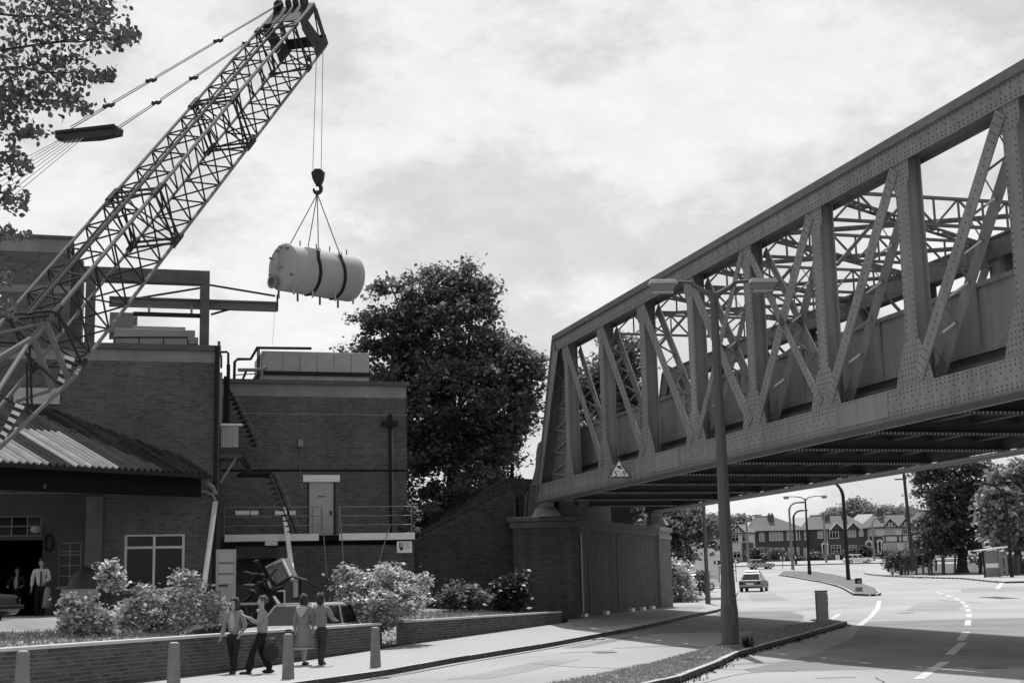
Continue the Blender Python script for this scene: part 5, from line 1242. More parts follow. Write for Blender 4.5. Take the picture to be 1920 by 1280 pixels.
# traffic bollard on the reservation, and its companion
wb = G(1543, 1172)
r = thing('traffic_bollard', 'tall square pale traffic bollard on the tip of the near grassy reservation', 'bollard', (wb.x, wb.y, P(wb.y)+.1)); r['_local'] = 1
mb = MB(); mb.hexa([(-.19, -.14, 0), (.19, -.14, 0), (.19, .14, 0), (-.19, .14, 0), (-.19, -.14, 1.0), (.19, -.14, 1.0), (.19, .14, 1.0), (-.19, .14, 1.0)]); mb.build('body', mat('bollard_grey', .3, .08, 3, .5), r, local=True, bevel=.03)
mb = MB(); mb.box(-.2, .2, -.15, .15, 1.005, 1.07); mb.build('cap', mat('bollard_cap', .12, .1), r, local=True, bevel=.02)
mb = MB(); mb.box(.192, .205, -.1, .1, .55, .95); mb.build('side_plate', M_dmetal, r, local=True)
wb2 = Vector((26.1, 108, P(108)+.1)); wb2 = G(1623, 1106)
wb2 = (21.6, 92)
r = thing('traffic_bollard', 'small dark banded traffic bollard on the nose of the far traffic island', 'bollard', (21.7, 92.0, P(92)+.1)); r['_local'] = 1
mb = MB(); mb.box(-.2, .2, -.15, .15, .0, .28); mb.build('base', M_lampf, r, local=True); mb = MB(); mb.box(-.17, .17, -.13, .13, .281, .5); mb.build('band', M_white, r, local=True); mb = MB(); mb.box(-.2, .2, -.15, .15, .501, .85); mb.build('head', M_dmetal, r, local=True, bevel=.03)
mb = MB(); mb.box(-.1, .1, -.16, -.151, .55, .72); mb.build('lens', M_metal, r, local=True)
# concrete bollards on the pavement
bl = thing('concrete_bollard', 'tapered concrete bollard directly in front of the step gap in the walls', 'bollard', (-3.16, 31.9, .13), 0, 'concrete bollards along the pavement'); bl['_local'] = 1
mb = MB(); mb.lathe([(.125, -.05), (.12, .05), (.092, .81), (.085, .84), (.07, .855)], (0, 0, 0), 18); mb.build('shaft', M_bollard, bl, local=True, smooth=False)
mb = MB(); mb.lathe([(.075, .8555), (.05, .864), (.0, .866)], (0, 0, 0), 18); mb.build('cap', mat('bollard_top', .5, .15, 6), bl, local=True)
dup(bl, (-4.5, 28.3, .12), .4, 'tapered concrete bollard between the two pairs of walking people')
dup(bl, (-5.75, 24.2, .12), 1.1, 'tapered concrete bollard in front of the long brick wall left of the walking girl')
dup(bl, (-7.38, 21.6, .12), 2.1, 'leftmost tapered concrete bollard, in the bottom left corner')
# chevron signs
def chevron(label, px, py, Y, w, h, post=True):
    c = at(px, py, Y); r = thing('chevron_sign', label, 'road sign', (c.x, c.y, P(Y)), 0, 'chevron road signs'); r['_local'] = 1
    z = c.z-P(Y); mb = MB(); mb.box(-w/2, w/2, 0, .03, z-h/2, z+h/2); mb.build('panel', M_black, r, local=True)
    n = max(1, int(w/h/1.05)); st = w/n
    for i in range(n):
        x = -w/2+st*(i+.22); t = st*.3
        mb = MB(); mb.prism([(x, -.008, z+h*.42), (x+t, -.008, z+h*.42), (x+t+st*.3, -.008, z), (x+t, -.008, z-h*.42), (x, -.008, z-h*.42), (x+st*.3, -.008, z)], (0, .006, 0)); mb.build('chevron', M_white, r, local=True)
    if post: 
        mb = MB(); mb.tube([(0, .06, -.2), (0, .06, z-h/2)], .05, 6); mb.build('post', M_lampf, r, local=True)
chevron('black and white chevron sign between the plain pole and the big lamp post', 1348, 1054, 120, .85, .32)
chevron('black and white chevron sign just right of the big lamp post', 1379, 1052, 150, .7, .4)
chevron('black and white chevron sign in front of the hedge of the big brick house', 1467, 1046, 200, .95, .45)
chevron('black and white chevron sign beside the pale post left of the distant double lamp', 1488, 1044.5, 190, .95, .45)
# bus shelter
FBs = Frame(*at(1846, 1090, 134)[:2], 0)
bs = thing('bus_shelter', 'grey bus shelter with a flat pale roof at the right edge', 'bus shelter', (FBs.o.x+1, FBs.o.y, P(134)+.12))
z0 = P(134)+.12; zr = at(1870, 1029, 134).z; xa = at(1842, 1060, 134).x; xb = at(1893, 1060, 134).x
mb = MB(); mb.hexa([(xa-.1, 133.4, zr-.12), (xb, 133.4, zr+.12), (xb, 136, zr+.12), (xa-.1, 136, zr-.12), (xa-.1, 133.4, zr), (xb, 133.4, zr+.26), (xb, 136, zr+.26), (xa-.1, 136, zr)]); mb.build('roof', M_white, bs)
xp = at(1873, 1060, 134).x
mb = MB(); mb.box(xa+.25, xp, 134, 134.06, z0+.05, zr-.13); mb.build('glazed_panel', mat('misty_glass', .2, .2, 1.2, .25), bs)
for x in (xa+.15, xp+.04): mb = MB(); mb.box(x-.05, x+.05, 133.9, 134.1, z0-.1, zr-.12); mb.build('post', M_dmetal if x < xp else M_metal, bs)
mb = MB(); mb.box(xa+.3, xp-.02, 133.97, 133.99, z0+.9, z0+1.3); mb.build('notice', M_white, bs)
for k in range(3):
    mb = MB(); x = xp+.35+k*.42; mb.box(x, x+.3, 135.9, 135.95, z0+.1, zr-.15); mb.build('rear_panel', mat('shelter_panel', .22, .2), bs)
# fence at the right
fe2 = thing('post_fence', 'row of rough dark fence posts with a pale far rail beneath the right hand trees', 'fence', (48, 160, P(160)))
def fpost(px, pyt, pyb, Y, w=.14, lean=0):
    a = at(px, pyb, Y); b = at(px+lean, pyt, Y); mb = MB(); mb.bar(a-Vector((0, 0, .2)), b, w, w); mb.build('post', M_bark, fe2)
for px, t, b, ln in ((1688, 1048, 1074, 0), (1697, 1050, 1074, 0), (1702, 1058, 1074, 3), (1718, 1045, 1074, 0), (1731, 1042, 1071, -1), (1741, 1042, 1074, 4), (1747, 1042, 1074, -1), (1755, 1070, 1046, 0), (1769, 1042, 1073, -1), (1790, 1040, 1072, 1), (1838, 1035, 1075, 0)):
    fpost(px, t, b, 152, .3 if px in (1769, 1838) else .18, ln)
for py in (1046, 1051):
    mb = MB(); mb.bar(at(1722, py, 215), at(1850, py-5, 215), .1, .25); mb.build('rail', mat('pale_rail', .4, .3, 2), fe2)
mb = MB(); mb.tube([at(1905, 1078, 136), at(1905, 1040, 136)], .35, 8); tag(mb.build('dark_bin', M_black, None), 'dark upright bin behind the bus shelter lamp', 'bin')

# ================================================================== VEGETATION
def leaf_mesh(name, cen, size, nrm_bias=.5, shape='quad', m=None, aspect=.62):
    n = len(cen); cen = np.asarray(cen, dtype=np.float32); size = np.asarray(size, dtype=np.float32)
    nv = RNG.normal(size=(n, 3)); nv[:, 2] = np.abs(nv[:, 2])+nrm_bias; nv /= np.linalg.norm(nv, axis=1)[:, None]
    t = RNG.normal(size=(n, 3)); t -= nv*(t*nv).sum(1)[:, None]; t /= np.linalg.norm(t, axis=1)[:, None]
    b = np.cross(nv, t); s = size[:, None]
    k = 6 if shape == 'leaf' else 4
    if k == 4: pts = [cen-t*s*.5, cen+b*s*aspect*.5+nv*s*.08, cen+t*s*.5, cen-b*s*aspect*.5+nv*s*.08]
    else: pts = [cen-t*s*.5, cen-t*s*.12+b*s*.36, cen+t*s*.22+b*s*.28, cen+t*s*.6, cen+t*s*.22-b*s*.28, cen-t*s*.12-b*s*.36]
    V = np.stack(pts, 1).reshape(-1, 3)
    me = bpy.data.meshes.new(name); me.vertices.add(len(V)); me.vertices.foreach_set('co', V.astype(np.float32).ravel())
    me.loops.add(len(V)); me.loops.foreach_set('vertex_index', np.arange(len(V), dtype=np.int32)); me.polygons.add(n)
    me.polygons.foreach_set('loop_start', np.arange(0, len(V), k, dtype=np.int32)); me.polygons.foreach_set('loop_total', np.full(n, k, dtype=np.int32))
    me.update(); me.validate(); me.materials.append(m); return me
def crown_points(blobs, nclump, per, spread, gap=.0, shell=.5):
    """clumps spread through several ellipsoids, denser near the surface"""
    out = []; w = np.array([b[3]*b[4]*b[5] for b in blobs])**.7; w = w/w.sum()
    for _ in range(nclump):
        b = blobs[RNG.choice(len(blobs), p=w)]; d = RNG.normal(size=3); d /= np.linalg.norm(d); r = (RNG.random()**(1/3)); r = shell+(1-shell)*r if RNG.random() < .75 else r
        c = np.array(b[:3])+d*r*np.array(b[3:6]); sp = spread*(.6+.8*RNG.random())
        p = RNG.normal(size=(per, 3))*np.array([sp, sp, sp*.62]); out.append(c+p)
    return np.concatenate(out)
def tree(name, label, base, blobs, nclump, per, spread, leaf, m, trunk_r=.3, limbs=7, group=None, shape='quad', cat='tree', trunk_top=None):
    base = Vector(base); r = thing(name, label, cat, tuple(base), 0, group)
    b0_ = max(blobs, key=lambda b: b[3]*b[4]*b[5]); cc_ = Vector(b0_[:3])
    mb = MB(); tt_ = Vector((cc_.x, cc_.y, cc_.z)) if trunk_top is None else Vector(trunk_top)
    mb.tube([base-Vector((0, 0, .3)), base+Vector((0, 0, .4)), base.lerp(tt_, .5)+Vector((.1, 0, 0)), tt_], [trunk_r*1.5, trunk_r, trunk_r*.75, trunk_r*.35], 9)
    for i in range(limbs):
        b = blobs[i % len(blobs)]; e = Vector(b[:3])+Vector(RNG.normal(size=3))*.45*min(b[3:6]); s = base.lerp(tt_, .45+.5*RNG.random()); md = s.lerp(e, .5)+Vector((0, 0, .25))
        mb.tube([s, md, e], [trunk_r*.4, trunk_r*.26, trunk_r*.08], 6)
    mb.build('trunk', M_bark, r)
    pts = crown_points(blobs, nclump, per, spread)
    me = leaf_mesh('crown', pts, leaf*(.5+1.0*RNG.random(len(pts))), m=m, shape=shape, nrm_bias=(1.0 if cat == 'bush' else .5)); o = bpy.data.objects.new('crown', me); COL.objects.link(o); setpar(o, r)
    return r
def pblob(px, py, Y, rx, rz, ry=None):
    q = at(px, py, Y); k = Y/FPX; return (q.x, q.y, q.z, rx*k, (ry if ry else rx)*k, rz*k)
# big sycamore behind the embankment
Yt = 69
syc = [pblob(838, 640, Yt, 112, 105), pblob(850, 760, Yt, 150, 120), pblob(850, 880, Yt, 125, 95), pblob(815, 560, Yt, 70, 62), pblob(880, 545, Yt, 45, 50), pblob(745, 620, Yt, 62, 45), pblob(720, 690, Yt, 62, 40), pblob(945, 690, Yt, 68, 62), pblob(985, 700, Yt, 38, 48), pblob(940, 780, Yt, 68, 52), pblob(780, 800, Yt, 62, 90), pblob(930, 860, Yt, 50, 45), pblob(690, 600, Yt, 40, 14), pblob(680, 655, Yt, 42, 14), pblob(725, 540, Yt, 30, 20)]
q = at(850, 985, Yt)
tree('sycamore_tree', 'large dense dark broadleaf tree between the brick annexe and the bridge', (q.x, q.y, bankz(q.x, q.y)), syc, 1250, 52, .28, .24, M_leafd, .38, 26)
# darker undergrowth beneath it and beside the annexe
for px, py, rx, rz, Y, lab in ((800, 975, 38, 32, 64, 'dark shrub at the foot of the big tree beside the annexe'), (900, 915, 62, 40, 66, 'dark shrub on top of the embankment under the big tree')):
    b = pblob(px, py, Y, rx, rz); tree('shrub', lab, (b[0], b[1], bankz(b[0], b[1])), [b], 60, 40, .2, .16, M_leafd, .06, 4, cat='shrub')
# near tree whose leaves hang into the top left corner
nr = thing('overhanging_tree', 'near tree with separate dark leaves hanging into the top left corner', 'tree', (-11.5, 20.5, .9))
mb = MB(); mb.tube([(-11.5, 20.5, .6), (-11.4, 20.5, 4), (-11, 20.6, 9), (-10.6, 20.6, 14)], [.4, .32, .25, .12], 10)
lv = []
def twig(a, b, r=.03, droop=.0, n=5):
    a = Vector(a); b = Vector(b); pts = [a.lerp(b, i/n)+Vector((0, 0, -droop*(i/n)**2))+Vector(RNG.normal(size=3))*.04 for i in range(n+1)]
    mb.tube(pts, [r*(1-.8*i/n) for i in range(n+1)], 6); return pts
def leafy(px, py, Y, n, sx_, sy_):
    for _ in range(n):
        lv.append(tuple(at(px+random.gauss(0, sx_), py+random.gauss(0, sy_), Y+random.gauss(0, .5))))
anchors = [((-20, 60), 60, 70, 60, 20.5), ((60, 50), 75, 45, 45, 20.4), ((120, 40), 65, 40, 30, 20.2), ((170, 60), 46, 28, 22, 20.3), ((215, 75), 24, 15, 9, 20.3), ((238, 62), 12, 9, 7, 20.2), ((255, 68), 7, 4, 6, 20.2), ((40, 140), 90, 50, 35, 20.5), ((110, 125), 50, 32, 20, 20.3), ((170, 145), 24, 20, 9, 20.3), ((205, 140), 9, 8, 6, 20.3), ((60, 180), 60, 35, 16, 20.5), ((130, 188), 36, 18, 13, 20.4), ((155, 205), 9, 9, 6, 20.3), ((10, 200), 60, 25, 22, 20.5), ((35, 245), 26, 18, 12, 20.4), ((70, 250), 10, 10, 7, 20.3), ((20, 300), 36, 16, 12, 20.4), ((50, 312), 11, 7, 7, 20.3), ((15, 375), 26, 13, 13, 20.4), ((45, 378), 9, 6, 9, 20.3), ((10, 440), 14, 9, 9, 20.4), ((50, 440), 6, 8, 4, 20.3), ((8, 520), 8, 8, 8, 20.4), ((10, 575), 10, 9, 14, 20.4), ((140, 5), 36, 40, 12, 20.3), ((190, 20), 26, 16, 14, 20.3), ((100, 0), 40, 60, 20, 20.5)]
for (px, py), n, sx_, sy_, Y in anchors:
    leafy(px, py, Y, int(n*4.2), sx_, sy_)
for a, b in (((0, 90), (250, 66)), ((0, 130), (200, 138)), ((0, 170), (150, 200)), ((-20, 30), (210, 20)), ((-20, 220), (72, 250)), ((-20, 280), (55, 315)), ((-20, 350), (50, 380)), ((-30, 420), (30, 445)), ((60, 90), (130, 190)), ((90, 80), (180, 60))):
    twig(at(*a, 20.5), at(*b, 20.3), .022, .03)
for z in (5.5, 7, 8.5, 10, 11.5): twig((-11.2, 20.5, z), tuple(at(-20, 430-(z-5.5)*65, 20.5)), .1, -.3)
mb.build('trunk', M_bark, nr)
lv = np.array(lv); sz = .092*(.65+.6*RNG.random(len(lv)))
# the best separated leaves in view are parts of their own
scr = np.array([((Vector(p)-Vector((0, 0, EYE))).dot(Rv)/(Vector(p)-Vector((0, 0, EYE))).dot(Fv)*FPX+960, 640-(Vector(p)-Vector((0, 0, EYE))).dot(Uv)/(Vector(p)-Vector((0, 0, EYE))).dot(Fv)*FPX) for p in lv])
order = np.argsort(-(scr[:, 0]+.45*scr[:, 1])*((scr[:, 1] > 0) & (scr[:, 0] > 5)))
single = set(order[:280].tolist())
rest = [i for i in range(len(lv)) if i not in single]
me = leaf_mesh('crown', lv[rest], sz[rest], m=M_leafn, shape='leaf', nrm_bias=.1); o = bpy.data.objects.new('leaf', me); COL.objects.link(o); setpar(o, nr); o['kind'] = 'stuff'
t = MB(); t.v = [(0, -.5, 0), (.36, -.12, .03), (.28, .22, .03), (0, .6, -.05), (-.28, .22, .03), (-.36, -.12, .03)]; t.f = [(0, 1, 2, 3), (0, 3, 4, 5)]
lme = t.mesh('leaf', M_leafn)
for i in sorted(single):
    o = bpy.data.objects.new('leaf', lme); COL.objects.link(o); setpar(o, nr); o.location = tuple(lv[i]); s = float(sz[i]); o.scale = (s, s, s)
    o.rotation_euler = (random.uniform(.6, 2.2), random.uniform(-.8, .8), random.uniform(0, 6.28))
# shrubs in the raised bed: glossy leaves with sun glints painted into their colour
def bush(label, blobs, n, per, sp, leaf, m=M_leafb, name='garden_bush', zb=None):
    x0 = blobs[:]
    for b_ in x0[:4]:                            # wild shoots above the mass
        for _ in range(5):
            a_ = random.uniform(0, 6.28); rr_ = random.uniform(.3, .95); blobs = blobs+[(b_[0]+b_[3]*rr_*math.cos(a_), b_[1]+b_[4]*rr_*math.sin(a_), b_[2]+b_[5]*random.uniform(.75, 1.25), b_[3]*.12, b_[4]*.12, b_[5]*.28)]
    b = blobs[0]; z = zb if zb is not None else yardz(b[0], min(b[1], 56)); return tree(name, label, (b[0], b[1], z), blobs, n, per, sp, leaf, m, .05, 12, cat='bush', shape='leaf')
bush('large light flecked bush right of the walking couple, in front of the annexe', [pblob(712, 1122, 41, 84, 36), pblob(690, 1160, 41, 52, 26), pblob(660, 1100, 41, 34, 34), pblob(760, 1112, 41.5, 40, 38), pblob(720, 1080, 41, 40, 22), pblob(720, 1062, 41, 7, 10), pblob(648, 1075, 41, 10, 12), pblob(790, 1100, 41.5, 18, 26)], 620, 18, .10, .10)
bush('light flecked bush behind the long wall, below the white framed window', [pblob(300, 1150, 34, 75, 38), pblob(345, 1110, 34.5, 32, 30), pblob(350, 1100, 34.5, 18, 22), pblob(250, 1160, 33.5, 36, 32), pblob(395, 1140, 34.5, 26, 28)], 460, 18, .095, .092)
bush('small rounded light flecked bush in the bed at the left', [pblob(150, 1165, 30.5, 32, 34), pblob(185, 1170, 31, 26, 28), pblob(130, 1140, 30.5, 12, 16)], 210, 18, .08, .085)
bush('slim sapling with a leafy head in front of the plaster pier', [pblob(205, 1080, 35, 20, 20), pblob(195, 1062, 35, 9, 6), pblob(212, 1095, 35, 16, 12)], 46, 12, .10, .12, name='sapling')
bush('dark rounded bush at the foot of the bridge wing', [pblob(950, 1118, 54, 32, 30), pblob(965, 1105, 54, 20, 16)], 90, 28, .16, .15, m=mat('wing_leaf', .05, .2, 3, .5, spec=.4, island=.5, transl=.25), zb=.5)
bush('low dark bush left of the rounded bush on the embankment foot', [pblob(880, 1118, 53, 34, 18), pblob(850, 1122, 52, 22, 14)], 60, 26, .16, .13, m=M_leafd, zb=.5)
bush('dark ivy clump beside the notice on the annexe', [pblob(770, 965, 56.5, 12, 18), pblob(768, 1000, 57, 18, 12)], 30, 24, .12, .12, m=M_leafd, zb=1.2)
# hedge and trees beyond the abutment
tree('dark_tree', 'dark tree immediately beyond the bridge abutment', tuple(at(1262, 1120, 84)), [pblob(1270, 985, 84, 62, 38), pblob(1225, 955, 86, 46, 34), pblob(1190, 960, 88, 40, 30), pblob(1248, 1030, 82, 40, 62), pblob(1310, 985, 85, 40, 34), pblob(1340, 1000, 86, 22, 30), pblob(1235, 1090, 80, 26, 50)], 230, 46, .35, .30, M_leafd, .25, 10)
tree('dark_tree', 'dark tree seen through the left end of the truss, beyond the railway', tuple(at(1130, 980, 98)), [pblob(1120, 800, 98, 70, 90), pblob(1150, 720, 98, 55, 70), pblob(1180, 780, 98, 40, 60), pblob(1100, 720, 98, 34, 40), pblob(1160, 660, 98, 34, 36)], 260, 50, .4, .34, M_leafd, .3, 12)
tree('laurel_bush', 'light flecked bush on the pavement edge beyond the abutment', tuple(at(1275, 1132, 78)), [pblob(1270, 1085, 78, 22, 28), pblob(1285, 1110, 77.5, 22, 22), pblob(1262, 1068, 78, 14, 12)], 90, 26, .22, .20, M_leafb, .08, 5, cat='bush')
tree('laurel_bush', 'low bush between the pavement bush and the plain pole', tuple(at(1312, 1112, 90)), [pblob(1312, 1092, 90, 16, 20)], 40, 24, .2, .2, M_leafm, .06, 3, cat='bush')
# right hand side
Yr = 160
tree('dark_tree', 'big dark tree with a thick trunk behind the fence posts', tuple(at(1805, 1072, Yr)), [pblob(1800, 1000, Yr, 58, 38), pblob(1765, 955, Yr, 34, 26), pblob(1750, 915, Yr, 40, 24), pblob(1800, 930, Yr, 40, 30), pblob(1830, 900, Yr, 50, 28), pblob(1765, 1005, Yr, 36, 30), pblob(1838, 965, Yr, 34, 30), pblob(1745, 1012, Yr, 24, 22), pblob(1790, 865, Yr, 60, 24), pblob(1730, 890, Yr, 24, 14)], 330, 46, .5, .48, M_leafd, .62, 18)
tree('pale_tree', 'lighter grey tree at the right edge behind the bus shelter', tuple(at(1912, 1075, 148)), [pblob(1895, 930, 148, 46, 50), pblob(1900, 985, 148, 46, 40), pblob(1872, 985, 148, 22, 30), pblob(1925, 900, 148, 40, 40), pblob(1918, 1020, 148, 30, 20)], 230, 46, .6, .6, mat('pale_tree_leaf', .24, .2, 3, .5, spec=.35, island=.5, transl=.3), .4, 10)
tree('hedge', 'rounded dark hedge around the foot of the telegraph pole', tuple(at(1690, 1072, 158)), [pblob(1682, 1053, 158, 20, 16), pblob(1705, 1050, 159, 22, 15), pblob(1725, 1045, 160, 18, 14), pblob(1730, 1000, 165, 16, 30)], 120, 40, .35, .36, M_leafm, .15, 5, cat='hedge')
tree('hedge', 'dark hedge strip behind the bus shelter', tuple(at(1890, 1080, 150)), [pblob(1890, 1062, 150, 40, 15), pblob(1850, 1045, 165, 30, 10)], 70, 34, .35, .36, M_leafm, .15, 4, cat='hedge')
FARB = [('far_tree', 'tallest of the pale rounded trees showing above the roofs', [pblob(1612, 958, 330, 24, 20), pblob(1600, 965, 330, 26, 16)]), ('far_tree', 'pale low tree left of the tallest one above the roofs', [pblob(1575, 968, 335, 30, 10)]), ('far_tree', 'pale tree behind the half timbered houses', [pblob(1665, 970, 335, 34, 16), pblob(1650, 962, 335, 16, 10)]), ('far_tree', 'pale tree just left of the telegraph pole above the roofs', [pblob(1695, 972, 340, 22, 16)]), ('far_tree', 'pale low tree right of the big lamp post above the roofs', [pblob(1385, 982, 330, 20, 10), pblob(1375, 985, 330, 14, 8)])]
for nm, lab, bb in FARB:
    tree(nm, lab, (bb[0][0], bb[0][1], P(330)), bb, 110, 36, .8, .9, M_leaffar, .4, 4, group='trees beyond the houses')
# verge grass tufts and weeds
def tufts(name, m, n, fpos, h=.12, w=.012):
    V = []; F = []
    for _ in range(n):
        p = fpos()
        if p is None: continue
        for k in range(4):
            a = random.uniform(0, 6.28); hh = h*random.uniform(.5, 1.4); dx, dy = math.cos(a)*w, math.sin(a)*w; lx, ly = random.gauss(0, hh*.4), random.gauss(0, hh*.4)
            i = len(V); V += [(p[0]-dx, p[1]-dy, p[2]), (p[0]+dx, p[1]+dy, p[2]), (p[0]+lx, p[1]+ly, p[2]+hh)]; F.append((i, i+1, i+2))
            p = (p[0]+random.gauss(0, .03), p[1]+random.gauss(0, .03), p[2])
    me = bpy.data.meshes.new(name); me.from_pydata(V, [], F); me.materials.append(m); o = bpy.data.objects.new(name, me); COL.objects.link(o); o['kind'] = 'stuff'; o['label'] = ''; del o['label']; return o
def f_isl():
    y = 18+33*random.random()**1.4; a, b = interp(ISL_L, y), interp(ISL_R, y); x = a+(b-a)*(random.random()*1.12-.1)
    return (x, y, P(y)+(.10 if x > a else .0))
tufts('verge_grass', mat('verge_grass', .28, .2, 4, .9, spec=.1, island=.45, transl=.2), 9000, f_isl, .05, .012)
def f_gut():
    y = 20+32*random.random(); x = interp(ISL_R, y)+abs(random.gauss(0, .16)); return (x+.02, y, P(y))
tufts('gutter_weed', M_bank, 700, f_gut, .06, .012)
def f_bank():
    w = -7*random.random()-.3; t = .95+16*random.random()**1.6; q = BF.p(w, t, 0); z = bankz(q.x, q.y)
    return (q.x, q.y, z) if z > .7 else None
tufts('embankment_grass', mat('bank_grass', .04, .2, 4, .95, spec=.05, island=.5, transl=.2), 9000, f_bank, .16, .014)
def f_wing():
    u = -6.0*random.random(); q = fw_.p(u, random.uniform(.0, .4), 0); return (q.x, q.y, wtop(u)-.03)
tufts('wing_grass', mat('bank_grass', .04), 1500, f_wing, .16, .012)
def f_yard():
    y = 20+34*random.random(); xw = interp(WALL, y); x = xw-.3-3.5*random.random(); return (x, y, yardz(x, y)-.01)
tufts('bed_grass', mat('bed_grass', .22, .2, 4, .9, spec=.1, island=.5, transl=.2), 5000, f_yard, .10, .013)
r = thing('weed', 'dark tuft of weeds at the foot of the big lamp post', 'weed', (lb.x+.25, lb.y-.9, lb.z+.1))
mb = MB()
for k in range(45):
    a = random.uniform(0, 6.28); d = random.random()*.15; p = Vector((lb.x+.32+d*math.cos(a), lb.y-.75+d*math.sin(a), lb.z+.1)); mb.bar(p, p+Vector((random.gauss(0, .07), random.gauss(0, .07), random.uniform(.08, .28))), .02, .006)
mb.build('stem', M_bank, r)
# ================================================================== PEOPLE
def skin_obj(name, chains, m, parent, sub=1):
    V = []; E_ = []; R = []
    idx = {}
    def vid(p, r):
        k = tuple(round(c, 4) for c in p)
        if k in idx: return idx[k]
        idx[k] = len(V); V.append(k); R.append(r if isinstance(r, tuple) else (r, r)); return idx[k]
    for ch in chains:
        prev = None
        for p, r in ch:
            i = vid(p, r)
            if prev is not None and prev != i: E_.append((prev, i))
            prev = i
    me = bpy.data.meshes.new(name); me.from_pydata(V, E_, []); me.materials.append(m)
    o = bpy.data.objects.new(name, me); COL.objects.link(o); o.parent = parent
    md = o.modifiers.new('skin', 'SKIN'); md.use_smooth_shade = True
    for i, rr in enumerate(R): me.skin_vertices[0].data[i].radius = rr
    me.skin_vertices[0].data[0].use_root = True
    sb = o.modifiers.new('sub', 'SUBSURF'); sb.levels = sub; sb.render_levels = sub
    if name in ('jacket', 'sweater', 'trousers'):
        sb.levels = sb.render_levels = 2
        tx = bpy.data.textures.get('cloth_folds') or bpy.data.textures.new('cloth_folds', 'CLOUDS'); tx.noise_scale = .11; tx.noise_depth = 2
        dm = o.modifiers.new('folds', 'DISPLACE'); dm.texture = tx; dm.strength = .055; dm.mid_level = .5; dm.texture_coords = 'LOCAL'
    return o
V3 = lambda *a: Vector(a)
def person(label, loc, rz, pose, h=1.62, top=None, trousers=None, hair=M_hair, female=False, hairlen=0, skirt=None, cape=None, inner=None, shoes=M_shoe, group=None):
    r = thing('person', label, 'person', loc, rz, group); r['_local'] = 1
    k = h/1.75; r.scale = (k, k, k)
    J = dict(pel=V3(0, 0, .93), chest=V3(0, 0, 1.28), neck=V3(0, .0, 1.47), chin=V3(0, .03, 1.545), head=V3(0, .015, 1.64), crown=V3(0, -.01, 1.73))
    sw = .175 if female else .2
    J.update(shL=V3(-sw, 0, 1.405), shR=V3(sw, 0, 1.405), hipL=V3(-.09, 0, .9), hipR=V3(.09, 0, .9))
    J.update(elL=V3(-.25, -.02, 1.13), elR=V3(.25, -.02, 1.13), wrL=V3(-.26, .06, .88), wrR=V3(.26, .06, .88), knL=V3(-.1, .03, .5), knR=V3(.1, .03, .5), anL=V3(-.1, 0, .09), anR=V3(.1, 0, .09))
    for a, b in pose.items():
        if a in J: J[a] = V3(*b)
    T = lambda v: tuple(v)
    turn = pose.get('headturn', 0)
    def hv(x, y, z): c, s = math.cos(turn), math.sin(turn); return (x*c-y*s, x*s+y*c, z)
    ch = [[(T(J['pel']), .075), (T(J['pel'].lerp(J['chest'], .5)), .075), (T(J['chest']), (.10, .075)), (T(J['neck']), .05), (hv(0, .025, 1.54), (.056, .066)), (hv(0, .018, 1.62), (.074, .092)), (hv(0, -.005, 1.69), (.07, .086)), (hv(0, -.012, 1.735), .035)],
          [(hv(0, .018, 1.62), (.074, .092)), (hv(0, .118, 1.598), .014)]]
    for s in 'LR':
        ch.append([(T(J['chest']), (.10, .075)), (T(J['sh'+s]), .05), (T(J['el'+s]), .04), (T(J['wr'+s]), .028)])
        wv = J['wr'+s]; d = (wv-J['el'+s]).normalized(); sd_ = d.orthogonal() if abs(d.z) > .98 else V3(0, 0, 1).cross(d); sd_.normalize()
        if abs(sd_.y) < .5 and abs(d.z) > .5: sd_ = V3(0, 1, 0)-d*d.y; sd_.normalize()
        nn = d.cross(sd_)
        palm = wv+d*.075; ch.append([(T(wv), .028), (T(palm), (.036, .018))])
        for j, (o_, L_) in enumerate(((.03, .075), (.01, .085), (-.01, .08), (-.03, .062))):
            a = palm+sd_*o_+d*.012; b_ = a+d*L_*.55+nn*.01; c = b_+d*L_*.45+nn*.022; ch.append([(T(palm), (.036, .018)), (T(a), .0095), (T(b_), .009), (T(c), .0075)])
        tb_ = wv+d*.03+sd_*.03; ch.append([(T(wv), .028), (T(tb_), .012), (T(tb_+d*.04+sd_*.025), .0105), (T(tb_+d*.07+sd_*.028), .008)])
        ch.append([(T(J['pel']), .06), ((J['hip'+s].x*(.55 if trousers else 1), J['hip'+s].y, J['hip'+s].z-.04), .042 if trousers else .062), (T(J['kn'+s]), .034 if trousers else .046), (T(J['an'+s]), .028 if trousers else .035), (T(J['an'+s]+V3(0, .1, -.045)), .032)])
    skin_obj('body', ch, M_skin, r, 1)
    # garment
    if top:
        tc_ = [[(T(J['pel']+V3(0, 0, pose.get('hem', -.02))), (.155, .125)), (T(J['pel'].lerp(J['chest'], .4)), (.15, .12)), (T(J['chest']), (.165, .125)), (T(J['neck']+V3(0, -.005, -.02)), .07)]]
        for s in 'LR': tc_.append([(T(J['chest']), (.165, .125)), (T(J['sh'+s]), .082), (T(J['el'+s]), .062), (T(J['wr'+s].lerp(J['el'+s], .12)), .05)])
        skin_obj('jacket' if inner else 'sweater', tc_, top, r, 1)
    if inner:
        mb = MB(); mb.ell((0, .11, 1.22), (.075, .045, .22), 10, 8); o = mb.build('shirt_front', inner, r, local=True, smooth=True)
